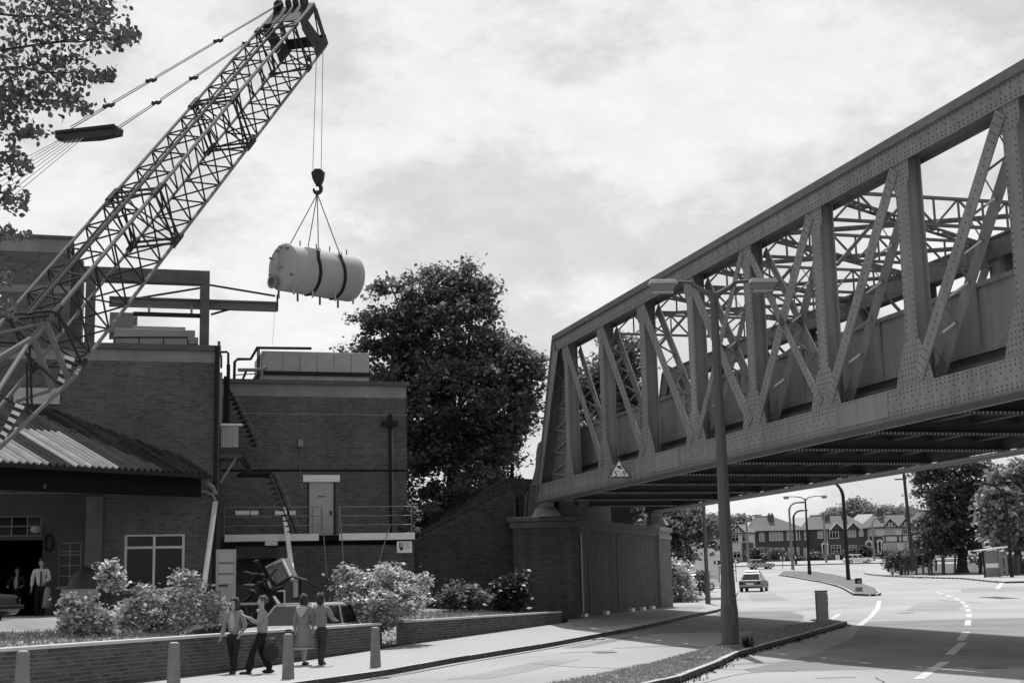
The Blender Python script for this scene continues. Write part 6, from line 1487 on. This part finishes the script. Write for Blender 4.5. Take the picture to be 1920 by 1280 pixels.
    if trousers:
        fl = pose.get('flare', .085)
        tc_ = [[(T(J['pel']+V3(0, 0, .04)), (.145, .12)), (T(J['pel']+V3(0, 0, -.06)), (.15, .125))]]
        for s in 'LR': tc_.append([(T(J['pel']+V3(0, 0, -.06)), (.15, .125)), (T(J['hip'+s].lerp(J['kn'+s], .22)), .1), (T(J['kn'+s]), .07), (T(J['an'+s]+V3(0, 0, -.03)), fl)])
        skin_obj('trousers', tc_, trousers, r, 1)
    if skirt:
        mb = MB(); mb.lathe([(.25, .42), (.24, .6), (.19, .85), (.155, 1.02)], (0, 0, 0), 16)
        for i, v_ in enumerate(mb.v): mb.v[i] = (v_[0]*(1+.06*math.sin(6*math.atan2(v_[1], v_[0]))), v_[1]*.85, v_[2])
        mb.build('skirt', skirt, r, local=True, smooth=True)
        mb = MB(); mb.lathe([(.252, .415), (.254, .44)], (0, 0, 0), 16); mb.build('hem', M_frame, r, local=True)
    if cape:
        mb = MB(); mb.prism([(-.17, -.135, 1.44), (.17, -.135, 1.44), (.13, -.165, 1.34), (.02, -.175, 1.2), (-.02, -.175, 1.2), (-.13, -.165, 1.34)], (0, .06, .01)); mb.ell((0, -.03, 1.44), (.12, .1, .055), 12, 6); mb.build('collar', cape, r, local=True, bevel=.012)
    # hair
    mb = MB(); c, s_ = math.cos(turn), math.sin(turn)
    nl = 60 if hairlen > .3 else 34
    for _ in range(nl):                          # loose locks over the crown, back and sides
        for _t in range(20):
            d = Vector(RNG.normal(size=3)).normalized()
            if d.z > -.25-hairlen and not (d.y > .25 and d.z < .5): break
        k_ = 1+hairlen*max(0, -d.z)*.6
        x, y, z = d.x*.088*k_, d.y*.1-.015, 1.655+d.z*(.095 if d.z > 0 else .1*(1+hairlen))
        r_ = random.uniform(.022, .036)*(1.15 if hairlen > .3 else 1)
        mb.ell((x*c-y*s_, x*s_+y*c, z), (r_, r_, r_*random.uniform(.9, 1.5)), 7, 5)
    mb.ell((-.012*-s_, -.012*c, 1.665), (.088, .098, .09), 12, 8)
    fv = []
    for x, y, z in mb.v:                         # keep the face clear
        lx, ly = x*c+y*s_, -x*s_+y*c
        if ly > .06 and z < 1.675: ly = .05
        fv.append((lx*c-ly*s_, lx*s_+ly*c, z))
    mb.v = fv; mb.build('hair', hair, r, local=True, smooth=True)
    for e_ in (-1, 1):
        mb = MB(); q = hv(e_*.03, .098, 1.635); mb.ell(q, (.011, .008, .007), 6, 4); mb.build('eye', M_black, r, local=True)
        mb = MB(); q = hv(e_*.085, .0, 1.62); mb.ell(q, (.012, .022, .032), 6, 5); mb.build('ear', M_skin, r, local=True)
    mb = MB(); q = hv(0, .098, 1.57); mb.ell(q, (.024, .008, .007), 8, 4); mb.build('mouth', mat('lips', .2), r, local=True)
    for s in 'LR':
        mb = MB(); a = J['an'+s]; mb.ell((a.x, a.y+.07, a.z-.045), (.052, .145, .05), 12, 6); mb.build('shoe', shoes, r, local=True, smooth=True)
    return r
def gz(x, y): return P(y)+.12
# girl with curly hair, open cardigan
q = (-6.07, 30.9); person('girl with dark curly hair, open grey cardigan and pale top walking beside the wall', (q[0], q[1], gz(*q)-.03), PI-.25,
    dict(knL=(-.1, .12, .52), anL=(-.08, .17, .09), knR=(.08, -.02, .5), anR=(.06, -.16, .12), elL=(-.27, -.03, 1.14), wrL=(-.24, .14, .95), elR=(.24, -.03, 1.14), wrR=(.27, .08, .9), headturn=-.35, flare=.062, hem=-.02),
    1.60, cloth('cardigan_wool', .25), cloth('dark_denim', .03), M_hair, True, 1.0, inner=cloth('pale_top', .4))
q = (-5.42, 30.6); p2 = person('boy in a grey sweater facing the girl with one hand raised, carrying a dark bag', (q[0], q[1], gz(*q)-.03), PI/2+.25,
    dict(knL=(-.09, .22, .53), anL=(-.09, .3, .1), knR=(.1, .0, .5), anR=(.1, -.22, .12), elL=(-.26, .12, 1.16), wrL=(-.2, .36, 1.3), elR=(.26, -.1, 1.14), wrR=(.27, -.08, .88), headturn=.1, flare=.1, hem=-.03),
    1.63, cloth('grey_sweater', .26), cloth('black_trouser', .018), M_hair2, False, .1)
mb = MB(); mb.ell((0, .07, 1.43), (.1, .06, .05), 10, 6); mb.build('collar', cloth('pale_collar', .5), p2, local=True, smooth=True)
bg_ = thing('holdall', 'dark soft holdall hanging from the hand of the boy in the grey sweater', 'bag', (-5.20, 30.45, gz(0, 30.5)+.28)); bg_['_local'] = 1; bg_.rotation_euler = (0, 0, .3)
mb = MB(); mb.ell((0, 0, .17), (.17, .09, .2), 14, 8); mb.build('body', cloth('bag_cloth', .035), bg_, local=True, smooth=True)
mb = MB(); mb.tube([(-.1, 0, .33), (-.06, 0, .44), (.06, 0, .44), (.1, 0, .33)], .012, 6); mb.build('handle', M_shoe, bg_, local=True)
q = (-4.93, 33.3); pg = person('girl seen from behind in a grey coat with a wide pale collar', (q[0], q[1], gz(*q)-.02), -.35,
    dict(knL=(-.08, .06, .5), anL=(-.07, .1, .09), knR=(.08, -.04, .5), anR=(.07, -.12, .1), elL=(-.26, .0, 1.14), wrL=(-.28, .05, .88), elR=(.25, .02, 1.14), wrR=(.2, .1, .92), hem=-.1), 1.60, cloth('grey_coat', .24), None, M_hair, True, .6, skirt=cloth('grey_coat', .24), cape=cloth('pale_cape', .42))
hb_ = thing('shoulder_bag', 'dark shoulder bag at the hip of the girl in the grey coat', 'bag', (-5.28, 33.2, gz(0, 33)+.72)); hb_['_local'] = 1
mb = MB(); mb.box(-.06, .06, -.12, .12, -.1, .1); mb.build('body', M_shoe, hb_, local=True, bevel=.03); mb = MB(); mb.box(-.065, .065, -.125, .125, .04, .055); mb.build('trim', M_metal, hb_, local=True)
q = (-4.5, 33.0); person('boy seen from behind in a dark jacket and trousers beside the girl in the coat', (q[0], q[1], gz(*q)-.02), -.5,
    dict(knL=(-.1, .1, .52), anL=(-.1, .12, .09), knR=(.1, -.03, .5), anR=(.1, -.18, .13), elL=(-.26, .04, 1.14), wrL=(-.16, .2, 1.0), elR=(.27, .08, 1.15), wrR=(.2, .3, 1.1), headturn=-.2, hem=-.04), 1.62, cloth('dark_jacket', .2), cloth('dark_trouser', .045), M_hair, False, .7)
# two men in the yard doorway
q = at(75, 1154, 46.0); person('man in white shirt and dark tie by the factory doorway, coat on his arm', (q.x, q.y, 1.28), PI+.1,
    dict(knL=(-.1, .1, .5), anL=(-.1, .12, .09), knR=(.1, 0, .5), anR=(.1, -.1, .1), elL=(-.26, .02, 1.14), wrL=(-.16, .22, 1.05), elR=(.26, -.03, 1.13), wrR=(.27, .02, .88)), 1.82, cloth('white_shirt', .55), cloth('suit_black', .015), M_hair)
o = thing('draped_coat', 'pale coat draped over the arm of the man in the white shirt', 'coat', (q.x+.28, q.y-.2, 1.9)); o['_local'] = 1
mb = MB(); mb.lathe([(.16, -.35), (.13, -.1), (.1, .2), (.06, .3)], (0, 0, 0), 10); mb.build('cloth', cloth('pale_coat', .25), o, local=True, smooth=True)
mb = MB(); mb.prism([(q.x+.02, q.y-.155, 2.72), (q.x+.07, q.y-.155, 2.72), (q.x+.08, q.y-.165, 2.3), (q.x+.045, q.y-.168, 2.22), (q.x+.01, q.y-.165, 2.3)], (0, -.012, 0))
tag(mb.build('necktie', M_black, None), 'dark necktie on the white shirt of the man in the doorway', 'tie')
q = at(30, 1150, 48.6); person('figure in a pale shirt standing in the dark factory doorway', (q.x, q.y, 1.25), PI,
    dict(elL=(-.3, .08, 1.18), wrL=(-.26, .22, 1.1), elR=(.3, .08, 1.18), wrR=(.26, .22, 1.1)), 1.66, cloth('dark_coat', .03), cloth('suit_black', .015), M_hair, inner=cloth('shirt_pale', .4))

# ================================================================== VEHICLES
def car(label, loc, rz, col, L_=4.1, W_=1.58, H_=1.36, estate=False, name='parked_car', group=None, glass=M_cglass, rear=True, trim=None, lamp=None):
    r = thing(name, label, 'car', loc, rz, group); r['_local'] = 1   # length along y, nose at +y
    hb_ = .82; sill = .26
    side = [(-L_/2, .42), (-L_/2, .70), (-L_/2+.08, hb_), (-L_/2+.55, hb_+.03), (L_/2-1.15, hb_+.02), (L_/2-.15, hb_-.06), (L_/2, .66), (L_/2, .40), (L_/2-.1, sill), (-L_/2+.1, sill)]
    mb = MB(); n = len(side)
    for x, k in ((-W_/2, .0), (-W_/2+.0, 1), (W_/2, 1), (W_/2, 0)): pass
    rings = [(-W_/2+.07, .94), (-W_/2, 1.0), (W_/2, 1.0), (W_/2-.07, .94)]
    def ring(x, inset): return [(x, y*(1-.0*inset), z) for y, z in side]
    A_ = [(-W_/2, y, z) for y, z in side]; B_ = [(W_/2, y, z) for y, z in side]
    mb.add(A_+B_, [tuple(range(n)), tuple(range(2*n-1, n-1, -1))]+[(i, n+i, n+(i+1) % n, (i+1) % n) for i in range(n)])
    mb.build('body', col, r, local=True, bevel=.05)
    ys = -L_/2+.5 if not estate else -L_/2+.12; ye_ = L_/2-1.2
    rs = ys+(.55 if not estate else .2); re_ = ye_-.62; wt = W_/2-.2; wb_ = W_/2-.04; z0_ = hb_+.0; z1_ = H_
    lo = [(-wb_, ys, z0_), (wb_, ys, z0_), (wb_, ye_, z0_), (-wb_, ye_, z0_)]; hi = [(-wt, rs, z1_-.05), (wt, rs, z1_-.05), (wt, re_, z1_-.05), (-wt, re_, z1_-.05)]
    mb = MB(); mb.hexa(lo+hi); mb.build('cabin', col, r, local=True, bevel=.02)
    mb = MB(); mb.hexa([(x*1.02, y, z-.012) for x, y, z in hi]+[(x*.86, y*.93+.0, z1_) for x, y, z in hi]); mb.build('roof', col, r, local=True, bevel=.02)
    def pane(c4, name_, inset=.86):
        c = sum((Vector(p) for p in c4), Vector())/4; pts = [c+(Vector(p)-c)*inset for p in c4]
        nrm = (pts[1]-pts[0]).cross(pts[2]-pts[0]).normalized()
        if nrm.dot(c-Vector((0, 0, 1))) < 0: nrm = -nrm
        mb = MB(); mb.prism([p+nrm*.004 for p in pts], nrm*.01); mb.build(name_, glass, r, local=True)
    L2, H2 = [Vector(p) for p in lo], [Vector(p) for p in hi]
    pane([L2[0], L2[1], H2[1], H2[0]], 'rear_window'); pane([L2[2], L2[3], H2[3], H2[2]], 'windscreen')
    ns_ = 3 if estate else 2
    for a, b in ((1, 2), (3, 0)):
        for i in range(ns_):
            t0, t1 = i/ns_, (i+1)/ns_; pane([L2[a].lerp(L2[b], t0), L2[a].lerp(L2[b], t1), H2[a].lerp(H2[b], t1), H2[a].lerp(H2[b], t0)], 'side_window', .84)
    for yw in (-L_/2+.72, L_/2-.78):
        for s in (-1, 1):
            mb = MB(); mb.tube([(s*(W_/2-.16), yw, .29), (s*(W_/2+.015), yw, .29)], .29, 18); w = mb.build('wheel', M_tyre, r, local=True)
            mb = MB(); mb.tube([(s*(W_/2+.01), yw, .29), (s*(W_/2+.025), yw, .29)], .17, 14); k = mb.build('hub_cap', M_chrome, None); k.parent = w
    for y, nm in ((-L_/2-.05, 'bumper'), (L_/2+.05, 'bumper')):
        mb = MB(); mb.box(-W_/2+.02, W_/2-.02, y-.05, y+.05, .4, .5); mb.build(nm, trim or M_chrome, r, local=True, bevel=.02)
    for s in (-1, 1):
        mb = MB(); mb.box(s*W_/2-s*.08-.14, s*W_/2-s*.08+.06 if s < 0 else s*W_/2-.02, -L_/2-.012, -L_/2+.01, .56, .72) if False else mb.box(min(s*(W_/2-.3), s*(W_/2-.06)), max(s*(W_/2-.3), s*(W_/2-.06)), -L_/2-.012, -L_/2+.01, .56, .7); mb.build('tail_light', M_dmetal, r, local=True)
        mb = MB(); mb.tube([(s*(W_/2-.25), L_/2-.01, .62), (s*(W_/2-.25), L_/2+.02, .62)], .1, 12); mb.build('headlight', lamp or M_lampl, r, local=True)
    mb = MB(); mb.box(-.26, .26, -L_/2-.014, -L_/2-.002, .52, .63); mb.build('number_plate', M_white, r, local=True)
    mb = MB(); mb.box(-W_/2+.25, W_/2-.25, L_/2+.001, L_/2+.015, .52, .68); mb.build('grille', M_black, r, local=True)
    return r
M_carp = mat('pale_car_paint', .10, .03, 2, .3, spec=.6); M_carg = mat('grey_car_paint', .3, .03, 2, .3, spec=.6); M_card = mat('dark_car_paint', .03, .05, 2, .22, spec=.7); M_carw = mat('white_car_paint', .7, .03, 2, .35, spec=.6)
def cz(x, y): return P(y)+.0
c1 = G(1423, 1109); car('pale saloon car seen from behind, nearest of the cars on the road', (c1.x, c1.y+2, P(c1.y)), -.30, M_carp, name='moving_car')
c2 = G(1397, 1097); car('grey saloon car on the road just ahead and left of the nearest pale one', (20.3, 124.5, P(124.5)), -.25, M_carg, name='moving_car')
c3 = at(1427, 1061, 200); car('small light hatchback at the far kerb behind the two moving cars', (c3.x, c3.y, P(200)), -1.35, M_carg, estate=True, L_=3.6)
c4 = G(1609, 1056); car('white estate car parked at the kerb in front of the brick house hedge', (c4.x, c4.y, P(c4.y)+.0), -1.45, M_carw, estate=True, L_=4.2)
c5 = at(1293, 1080, 100); car('white car half hidden by bushes beyond the bridge abutment', (c5.x, c5.y, P(100)+.2), -1.0, M_carw, L_=4.0)
car('pale estate car parked in the yard behind the low wall, only its upper half showing', (-5.85, 38.7, .12), PI-.36, mat('yard_car_paint', .34, .04, 2, .35, spec=.5), estate=True, L_=4.3, H_=1.42)
car('dark saloon car in the yard behind the walking boy and girl', (-8.1, 39.2, .2), PI-.5, M_card, L_=4.1, H_=1.38)
c8 = at(-22, 1166, 36.5); car('dark shiny car nosing into view at the left edge behind the wall', (c8.x-1.55, c8.y, at(0, 1172, 36.5).z), -PI/2-.1, M_card, L_=4.2, H_=1.3, trim=M_dmetal, lamp=M_cglass)

# ================================================================== HOUSES
HY = 262.0
def hx_(px, Y=HY): return at(px, 1020, Y).x
def hz_(px, py, Y=HY): return at(px, py, Y).z
def house(label, px0, px1, Y, pxr0, pxr1, pyr, pye, m_wall, windows=(), gables=(), chimneys=(), porches=(), name='terraced_house', bands=(), pipes=()):
    xm = (px0+px1)/2; z0 = hz_(xm, 1052, Y)-1.5; x0, x1 = hx_(px0, Y), hx_(px1, Y); ze = hz_(xm, pye, Y); zr = hz_(xm, pyr, Y); D = 8.0
    r = thing(name, label, 'house', (xm and (x0+x1)/2, Y, z0), 0, 'houses across the far road')
    FH = Frame(0, Y, 0)
    ops = [(hx_(a, Y), hx_(b, Y), hz_(xm, d, Y), hz_(xm, c, Y)) for a, b, c, d, *_ in windows]
    mb = MB(); wall_cells(mb, FH, x0, x1, z0, ze, ops, 0, .3); mb.build('wall', m_wall, r)
    mb = MB(); mb.box(x0, x1, Y+.31, Y+D, z0, ze); mb.build('back_wall', m_wall, r)
    a, b = hx_(pxr0, Y), hx_(pxr1, Y)
    mb = MB(); ov = .35
    mb.add([(x0-ov, Y-ov, ze), (x1+ov, Y-ov, ze), (x1+ov, Y+D+ov, ze), (x0-ov, Y+D+ov, ze), (a, Y+D/2, zr), (b, Y+D/2, zr)], [(0, 1, 5, 4), (1, 2, 5), (2, 3, 4, 5), (3, 0, 4), (0, 3, 2, 1)]); rf = mb.build('roof', M_hroof, r)
    mb = MB(); mb.bar((a, Y+D/2, zr+.03), (b, Y+D/2, zr+.03), .25, .12); k = mb.build('ridge', M_dconc, None); k.parent = rf
    mb = MB(); mb.box(x0-ov, x1+ov, Y-ov-.1, Y-ov-.01, ze-.18, ze-.0); mb.build('gutter', M_timber, r)
    for w in windows:
        wa, wb_, wc, wd = w[:4]; nx = w[4] if len(w) > 4 else 3; dark = w[5] if len(w) > 5 else False
        u0, u1_, z0_, z1_ = hx_(wa, Y), hx_(wb_, Y), hz_(xm, wd, Y), hz_(xm, wc, Y)
        us = [u0+(u1_-u0)*i/nx for i in range(1, nx)]
        window(r, FH, u0, u1_, z0_, z1_, us, [z0_+(z1_-z0_)*.68], v=-.04, fw=.12, bw_=.09, gm=M_glass if dark else M_net)
    for ga, gb_, gt, gm_, half in gables:
        x0_, x1_ = hx_(ga, Y), hx_(gb_, Y); zt = hz_(xm, gt, Y); xm_ = (x0_+x1_)/2
        mb = MB(); mb.prism([(x0_, Y-.5, ze-.05), (x1_, Y-.5, ze-.05), (xm_, Y-.5, zt)], (0, 3.2, 0)); g = mb.build('gable', M_render if half else m_wall, r)
        for xa in (x0_, x1_):
            sgn_ = -1 if xa == x0_ else 1
            mb = MB(); mb.bar((xa+sgn_*.3, Y-.6, ze-.25), (xm_, Y-.6, zt+.12), .18, .26 if half else .2, (0, 1, 0)); k = mb.build('bargeboard', M_timber if half else M_white, None); k.parent = g
            mb = MB(); mb.prism([(xa+sgn_*.35, Y-.55, ze-.25), (xm_, Y-.55, zt+.16), (xm_, Y-.55, zt+.26), (xa+sgn_*.35, Y-.55, ze-.14)], (0, 3.5, 0)); k = mb.build('gable_roof', M_hroof, None); k.parent = g
        if half:
            for t in (-.5, 0, .5):
                mb = MB(); h_ = (zt-ze)*(1-abs(t))*.9; mb.box(xm_+t*(x1_-x0_)*.45-.08, xm_+t*(x1_-x0_)*.45+.08, Y-.56, Y-.51, ze, ze+h_); k = mb.build('timber', M_timber, None); k.parent = g
    for ca_, cb_, ct, cb2 in chimneys:
        mb = MB(); mb.box(hx_(ca_, Y), hx_(cb_, Y), Y+2.2, Y+3.2, hz_(xm, cb2, Y), hz_(xm, ct, Y)); c = mb.build('chimney', mat('chimney_brick', .09, .15, 3), r)
        n = 2
        for i in range(n):
            mb = MB(); xx = hx_(ca_, Y)+(hx_(cb_, Y)-hx_(ca_, Y))*(i+.5)/n; zc_ = hz_(xm, ct, Y); mb.tube([(xx, Y+2.7, zc_), (xx, Y+2.7, zc_+.35)], .16, 8); k = mb.build('chimney_pot', M_dconc, None); k.parent = c
    for pa, pb__, pt, pe, pbm in porches:
        x0_, x1_ = hx_(pa, Y), hx_(pb__, Y); ze_ = hz_(xm, pe, Y); zt = hz_(xm, pt, Y); xm_ = (x0_+x1_)/2
        p_ = MB()
        for xa in (x0_, x1_): p_.bar((xa, Y-1.1, ze_), (xm_, Y-1.1, zt), .12, .28, (0, 1, 0))
        pr_ = p_.build('porch_gable', M_white, r)
        mb = MB(); mb.prism([(x0_, Y-1.05, ze_), (xm_, Y-1.05, zt), (x1_, Y-1.05, ze_)], (0, 1.04, 0)); k = mb.build('porch_roof', M_hroof, None); k.parent = pr_
        for xa in (x0_+.2, x1_-.2):
            mb = MB(); mb.box(xa-.09, xa+.09, Y-1.1, Y-.95, z0, ze_); k = mb.build('porch_post', M_white, None); k.parent = pr_
        mb = MB(); mb.box(xm_-.5, xm_+.5, Y-.06, Y-.01, z0, ze_-.2); mb.build('front_door', M_timber, r)
    for ba, bb_, bt, bbm, m_ in bands:
        mb = MB(); mb.box(hx_(ba, Y), hx_(bb_, Y), Y-.14, Y-.02, hz_(xm, bbm, Y), hz_(xm, bt, Y)); mb.build('panel' if m_ != M_timber else 'timber', m_, r)
    for px, pt, pbm in pipes:
        mb = MB(); mb.tube([(hx_(px, Y), Y-.1, hz_(xm, pbm, Y)), (hx_(px, Y), Y-.1, hz_(xm, pt, Y))], .09, 6); mb.build('drainpipe', M_frame, r)
    return r
house('white rendered house with a half timbered gable just right of the big lamp post', 1352, 1415, 258, 1340, 1405, 980, 998, M_render,
      windows=[(1372, 1386, 1001, 1016, 2, True), (1391, 1405, 1001, 1016, 2, True), (1373, 1388, 1033, 1046, 2, True)], gables=[(1371, 1395, 986, 0, True)], chimneys=[(1374, 1382, 973, 990)], bands=[(1391, 1412, 1017.5, 1052, M_hbrick)])
house('wide brick house with a broad hipped roof, left of the distant double lamp', 1412.5, 1516.5, 262, 1424, 1457, 965, 994, M_hbrick,
      windows=[(1424, 1434, 997, 1014, 2), (1443, 1469, 996, 1013, 4), (1476, 1496, 996, 1013, 3), (1509, 1516, 996, 1013, 2), (1421, 1443, 1025, 1044, 4, True), (1444, 1470, 1026, 1044, 4), (1477, 1498, 1026, 1044, 3), (1506, 1515, 1028, 1044, 2)], chimneys=[(1447, 1458, 963, 988)], porches=[(1406.5, 1420, 1023, 1030, 0)], pipes=[(1415, 997, 1045), (1500, 996, 1013)])
house('brick house pair with two white edged gables behind the parked white estate car', 1517, 1629, 263, 1530, 1600, 963, 991, M_hbrick,
      windows=[(1534, 1544, 994, 1008, 2), (1556, 1574, 991, 1009, 3, True), (1589, 1606, 992, 1007, 3), (1612, 1620, 993, 1006, 2), (1557, 1576, 1021, 1037, 3, True), (1592, 1606, 1022, 1034, 2, True)], gables=[(1559, 1581, 980, 0, False), (1589, 1613, 980, 0, False)], chimneys=[(1551, 1564, 963, 980), (1588, 1596, 961, 975)], porches=[(1537, 1551, 1016, 1021, 0), (1620, 1634, 1014, 1019.5, 0)], pipes=[(1551.5, 990, 1040), (1581.5, 980, 989), (1629, 987, 1015)])
house('half timbered house pair with two black edged gables left of the telegraph pole', 1631, 1712, 264, 1650, 1706, 962, 987, M_render,
      windows=[(1637, 1645, 990, 1002, 2), (1660, 1681, 989, 1002, 5), (1691, 1707, 988, 1002, 4, True), (1660, 1683, 1018, 1033, 5), (1692, 1710, 1017, 1033, 4), (1642, 1650, 1020, 1034, 2, True)], gables=[(1659, 1682, 975, 0, True), (1690, 1710, 975, 0, True)], chimneys=[(1655, 1666, 954, 974)], porches=[(1641, 1652, 1011, 1016, 0)],
      bands=[(1656, 1712, 1003, 1004.5, M_timber), (1656, 1712, 1014.5, 1016, M_timber), (1659, 1661, 1004.6, 1014.4, M_timber), (1683, 1686, 1004.6, 1014.4, M_timber), (1691, 1693, 1004.6, 1014.4, M_timber), (1632, 1655, 1004, 1045, M_hbrick)], pipes=[(1651.5, 976, 986), (1681.5, 977, 986)])
house('roofed house mostly hidden behind the dark tree at the right', 1713.5, 1790, 266, 1738, 1775, 955, 987, M_hbrick, windows=[(1714.5, 1721, 989, 1000, 2), (1725, 1731, 989, 1001, 2)])
mb = MB(); xa, xb = at(1334, 1030, 230).x, at(1352, 1030, 230).x
hs2 = thing('low_white_building', 'low white building with a flat roof between the plain pole and big lamp post', 'building', (xa, 230, P(230)))
mb.box(xa-3, xb, 230, 236, P(230)-1, at(1340, 1021, 230).z); mb.build('wall', M_render, hs2)
for px in (1337, 1341, 1347): mb = MB(); x = at(px, 1025, 230).x; mb.box(x-.15, x+.2, 229.93, 229.99, at(1340, 1028, 230).z, at(1340, 1023, 230).z); mb.build('window', M_glass, hs2)
mb = MB(); q0 = at(1306, 1040, 140); q1 = at(1354, 1034, 140); mb.box(q0.x, q1.x, 140, 146, q0.z-.0, q0.z+.28); mb.box(q0.x+.3, q1.x-.3, 140.3, 145, P(140), q0.z-.001)
tag(mb.build('garage_block', M_render, None), 'low pale roofed garage beyond the bridge on the left of the plain pole', 'garage')
# front hedges, garden walls and gate posts along the terrace
tree('hedge', 'dark front hedge with a tall middle before the wide brick house', (hx_(1440), 250, P(250)), [pblob(1445, 1046, 248, 22, 9), pblob(1415, 1038, 248, 10, 12), pblob(1455, 1040, 248, 16, 9), pblob(1475, 1049, 246, 14, 6), pblob(1497, 1050, 246, 12, 7)], 110, 30, .45, .5, M_leafm, .1, 4, cat='hedge')
tree('hedge', 'front hedge before the brick house pair with white edged gables', (hx_(1535), 250, P(250)), [pblob(1532, 1045, 247, 14, 8), pblob(1550, 1048, 247, 14, 6), pblob(1575, 1045, 247, 10, 7), pblob(1598, 1036, 250, 12, 6)], 80, 30, .4, .5, M_leafm, .1, 4, cat='hedge')
tree('round_bush', 'round dark bush behind the white estate car', (hx_(1620), 248, P(248)), [pblob(1621, 1032, 248, 9, 10)], 40, 30, .4, .45, M_leafm, .1, 3, cat='bush')
tree('hedge', 'front hedge below the half timbered houses', (hx_(1670), 250, P(250)), [pblob(1668, 1040, 248, 20, 5), pblob(1700, 1038, 248, 16, 6)], 60, 30, .4, .45, M_leafm, .1, 3, cat='hedge')
gw = thing('front_wall', 'low dark front garden wall along the far terrace', 'wall', (hx_(1500), 244, P(244)))
zf = lambda px, py: at(px, py, 244).z
for a, b in ((1385, 1412), (1440, 1470), (1500, 1530), (1538, 1562), (1572, 1590), (1628, 1650)):
    mb = MB(); mb.box(hx_(a, 244), hx_(b, 244), 244, 244.3, P(240)-.5, zf((a+b)/2, 1051)); mb.build('wall_panel', M_hbrick, gw)
    mb = MB(); mb.box(hx_(a, 244)-.05, hx_(b, 244)+.05, 243.95, 244.35, zf((a+b)/2, 1051)+.001, zf((a+b)/2, 1050)); mb.build('coping', M_conc, gw)
mb = MB(); mb.box(hx_(1565, 243.9), hx_(1573, 243.9), 243.9, 244, P(240)-.3, zf(1569, 1040)); tag(mb.build('garden_gate', M_white, None), 'pale garden gate in the front wall of the gabled brick house pair', 'gate')
mb = MB(); mb.box(hx_(1372, 270), hx_(1425, 270)+40, 292, 300, 8, at(1480, 968, 292).z); mb.add([], [])
# pale roofs far behind the terrace
for px0, px1, py, lab in ((1385, 1420, 976, 'pale far roof left of the broad hipped roof'), (1470, 1512, 968, 'pale far roof between the two brick houses'), (1594, 1625, 962, 'pale far gable roof behind the white edged gables')):
    x0, x1 = at(px0, py, 292).x, at(px1, py, 292).x; z = at((px0+px1)/2, py, 292).z
    r = thing('far_house', lab, 'house', ((x0+x1)/2, 292, P(292)), 0, 'far roofs'); mb = MB(); mb.box(x0+.3, x1-.3, 293, 299, P(292)-1, z-2.6); mb.build('wall', M_render, r)
    mb = MB(); mb.prism([(x0, 292, z-2.6), (x0, 300, z-2.6), (x0+2.5, 296, z)], (x1-x0, 0, 0)); mb.build('roof', mat('pale_slate', .38, .1), r)
for o in list(bpy.data.objects):
    if '_local' in o: del o['_local']
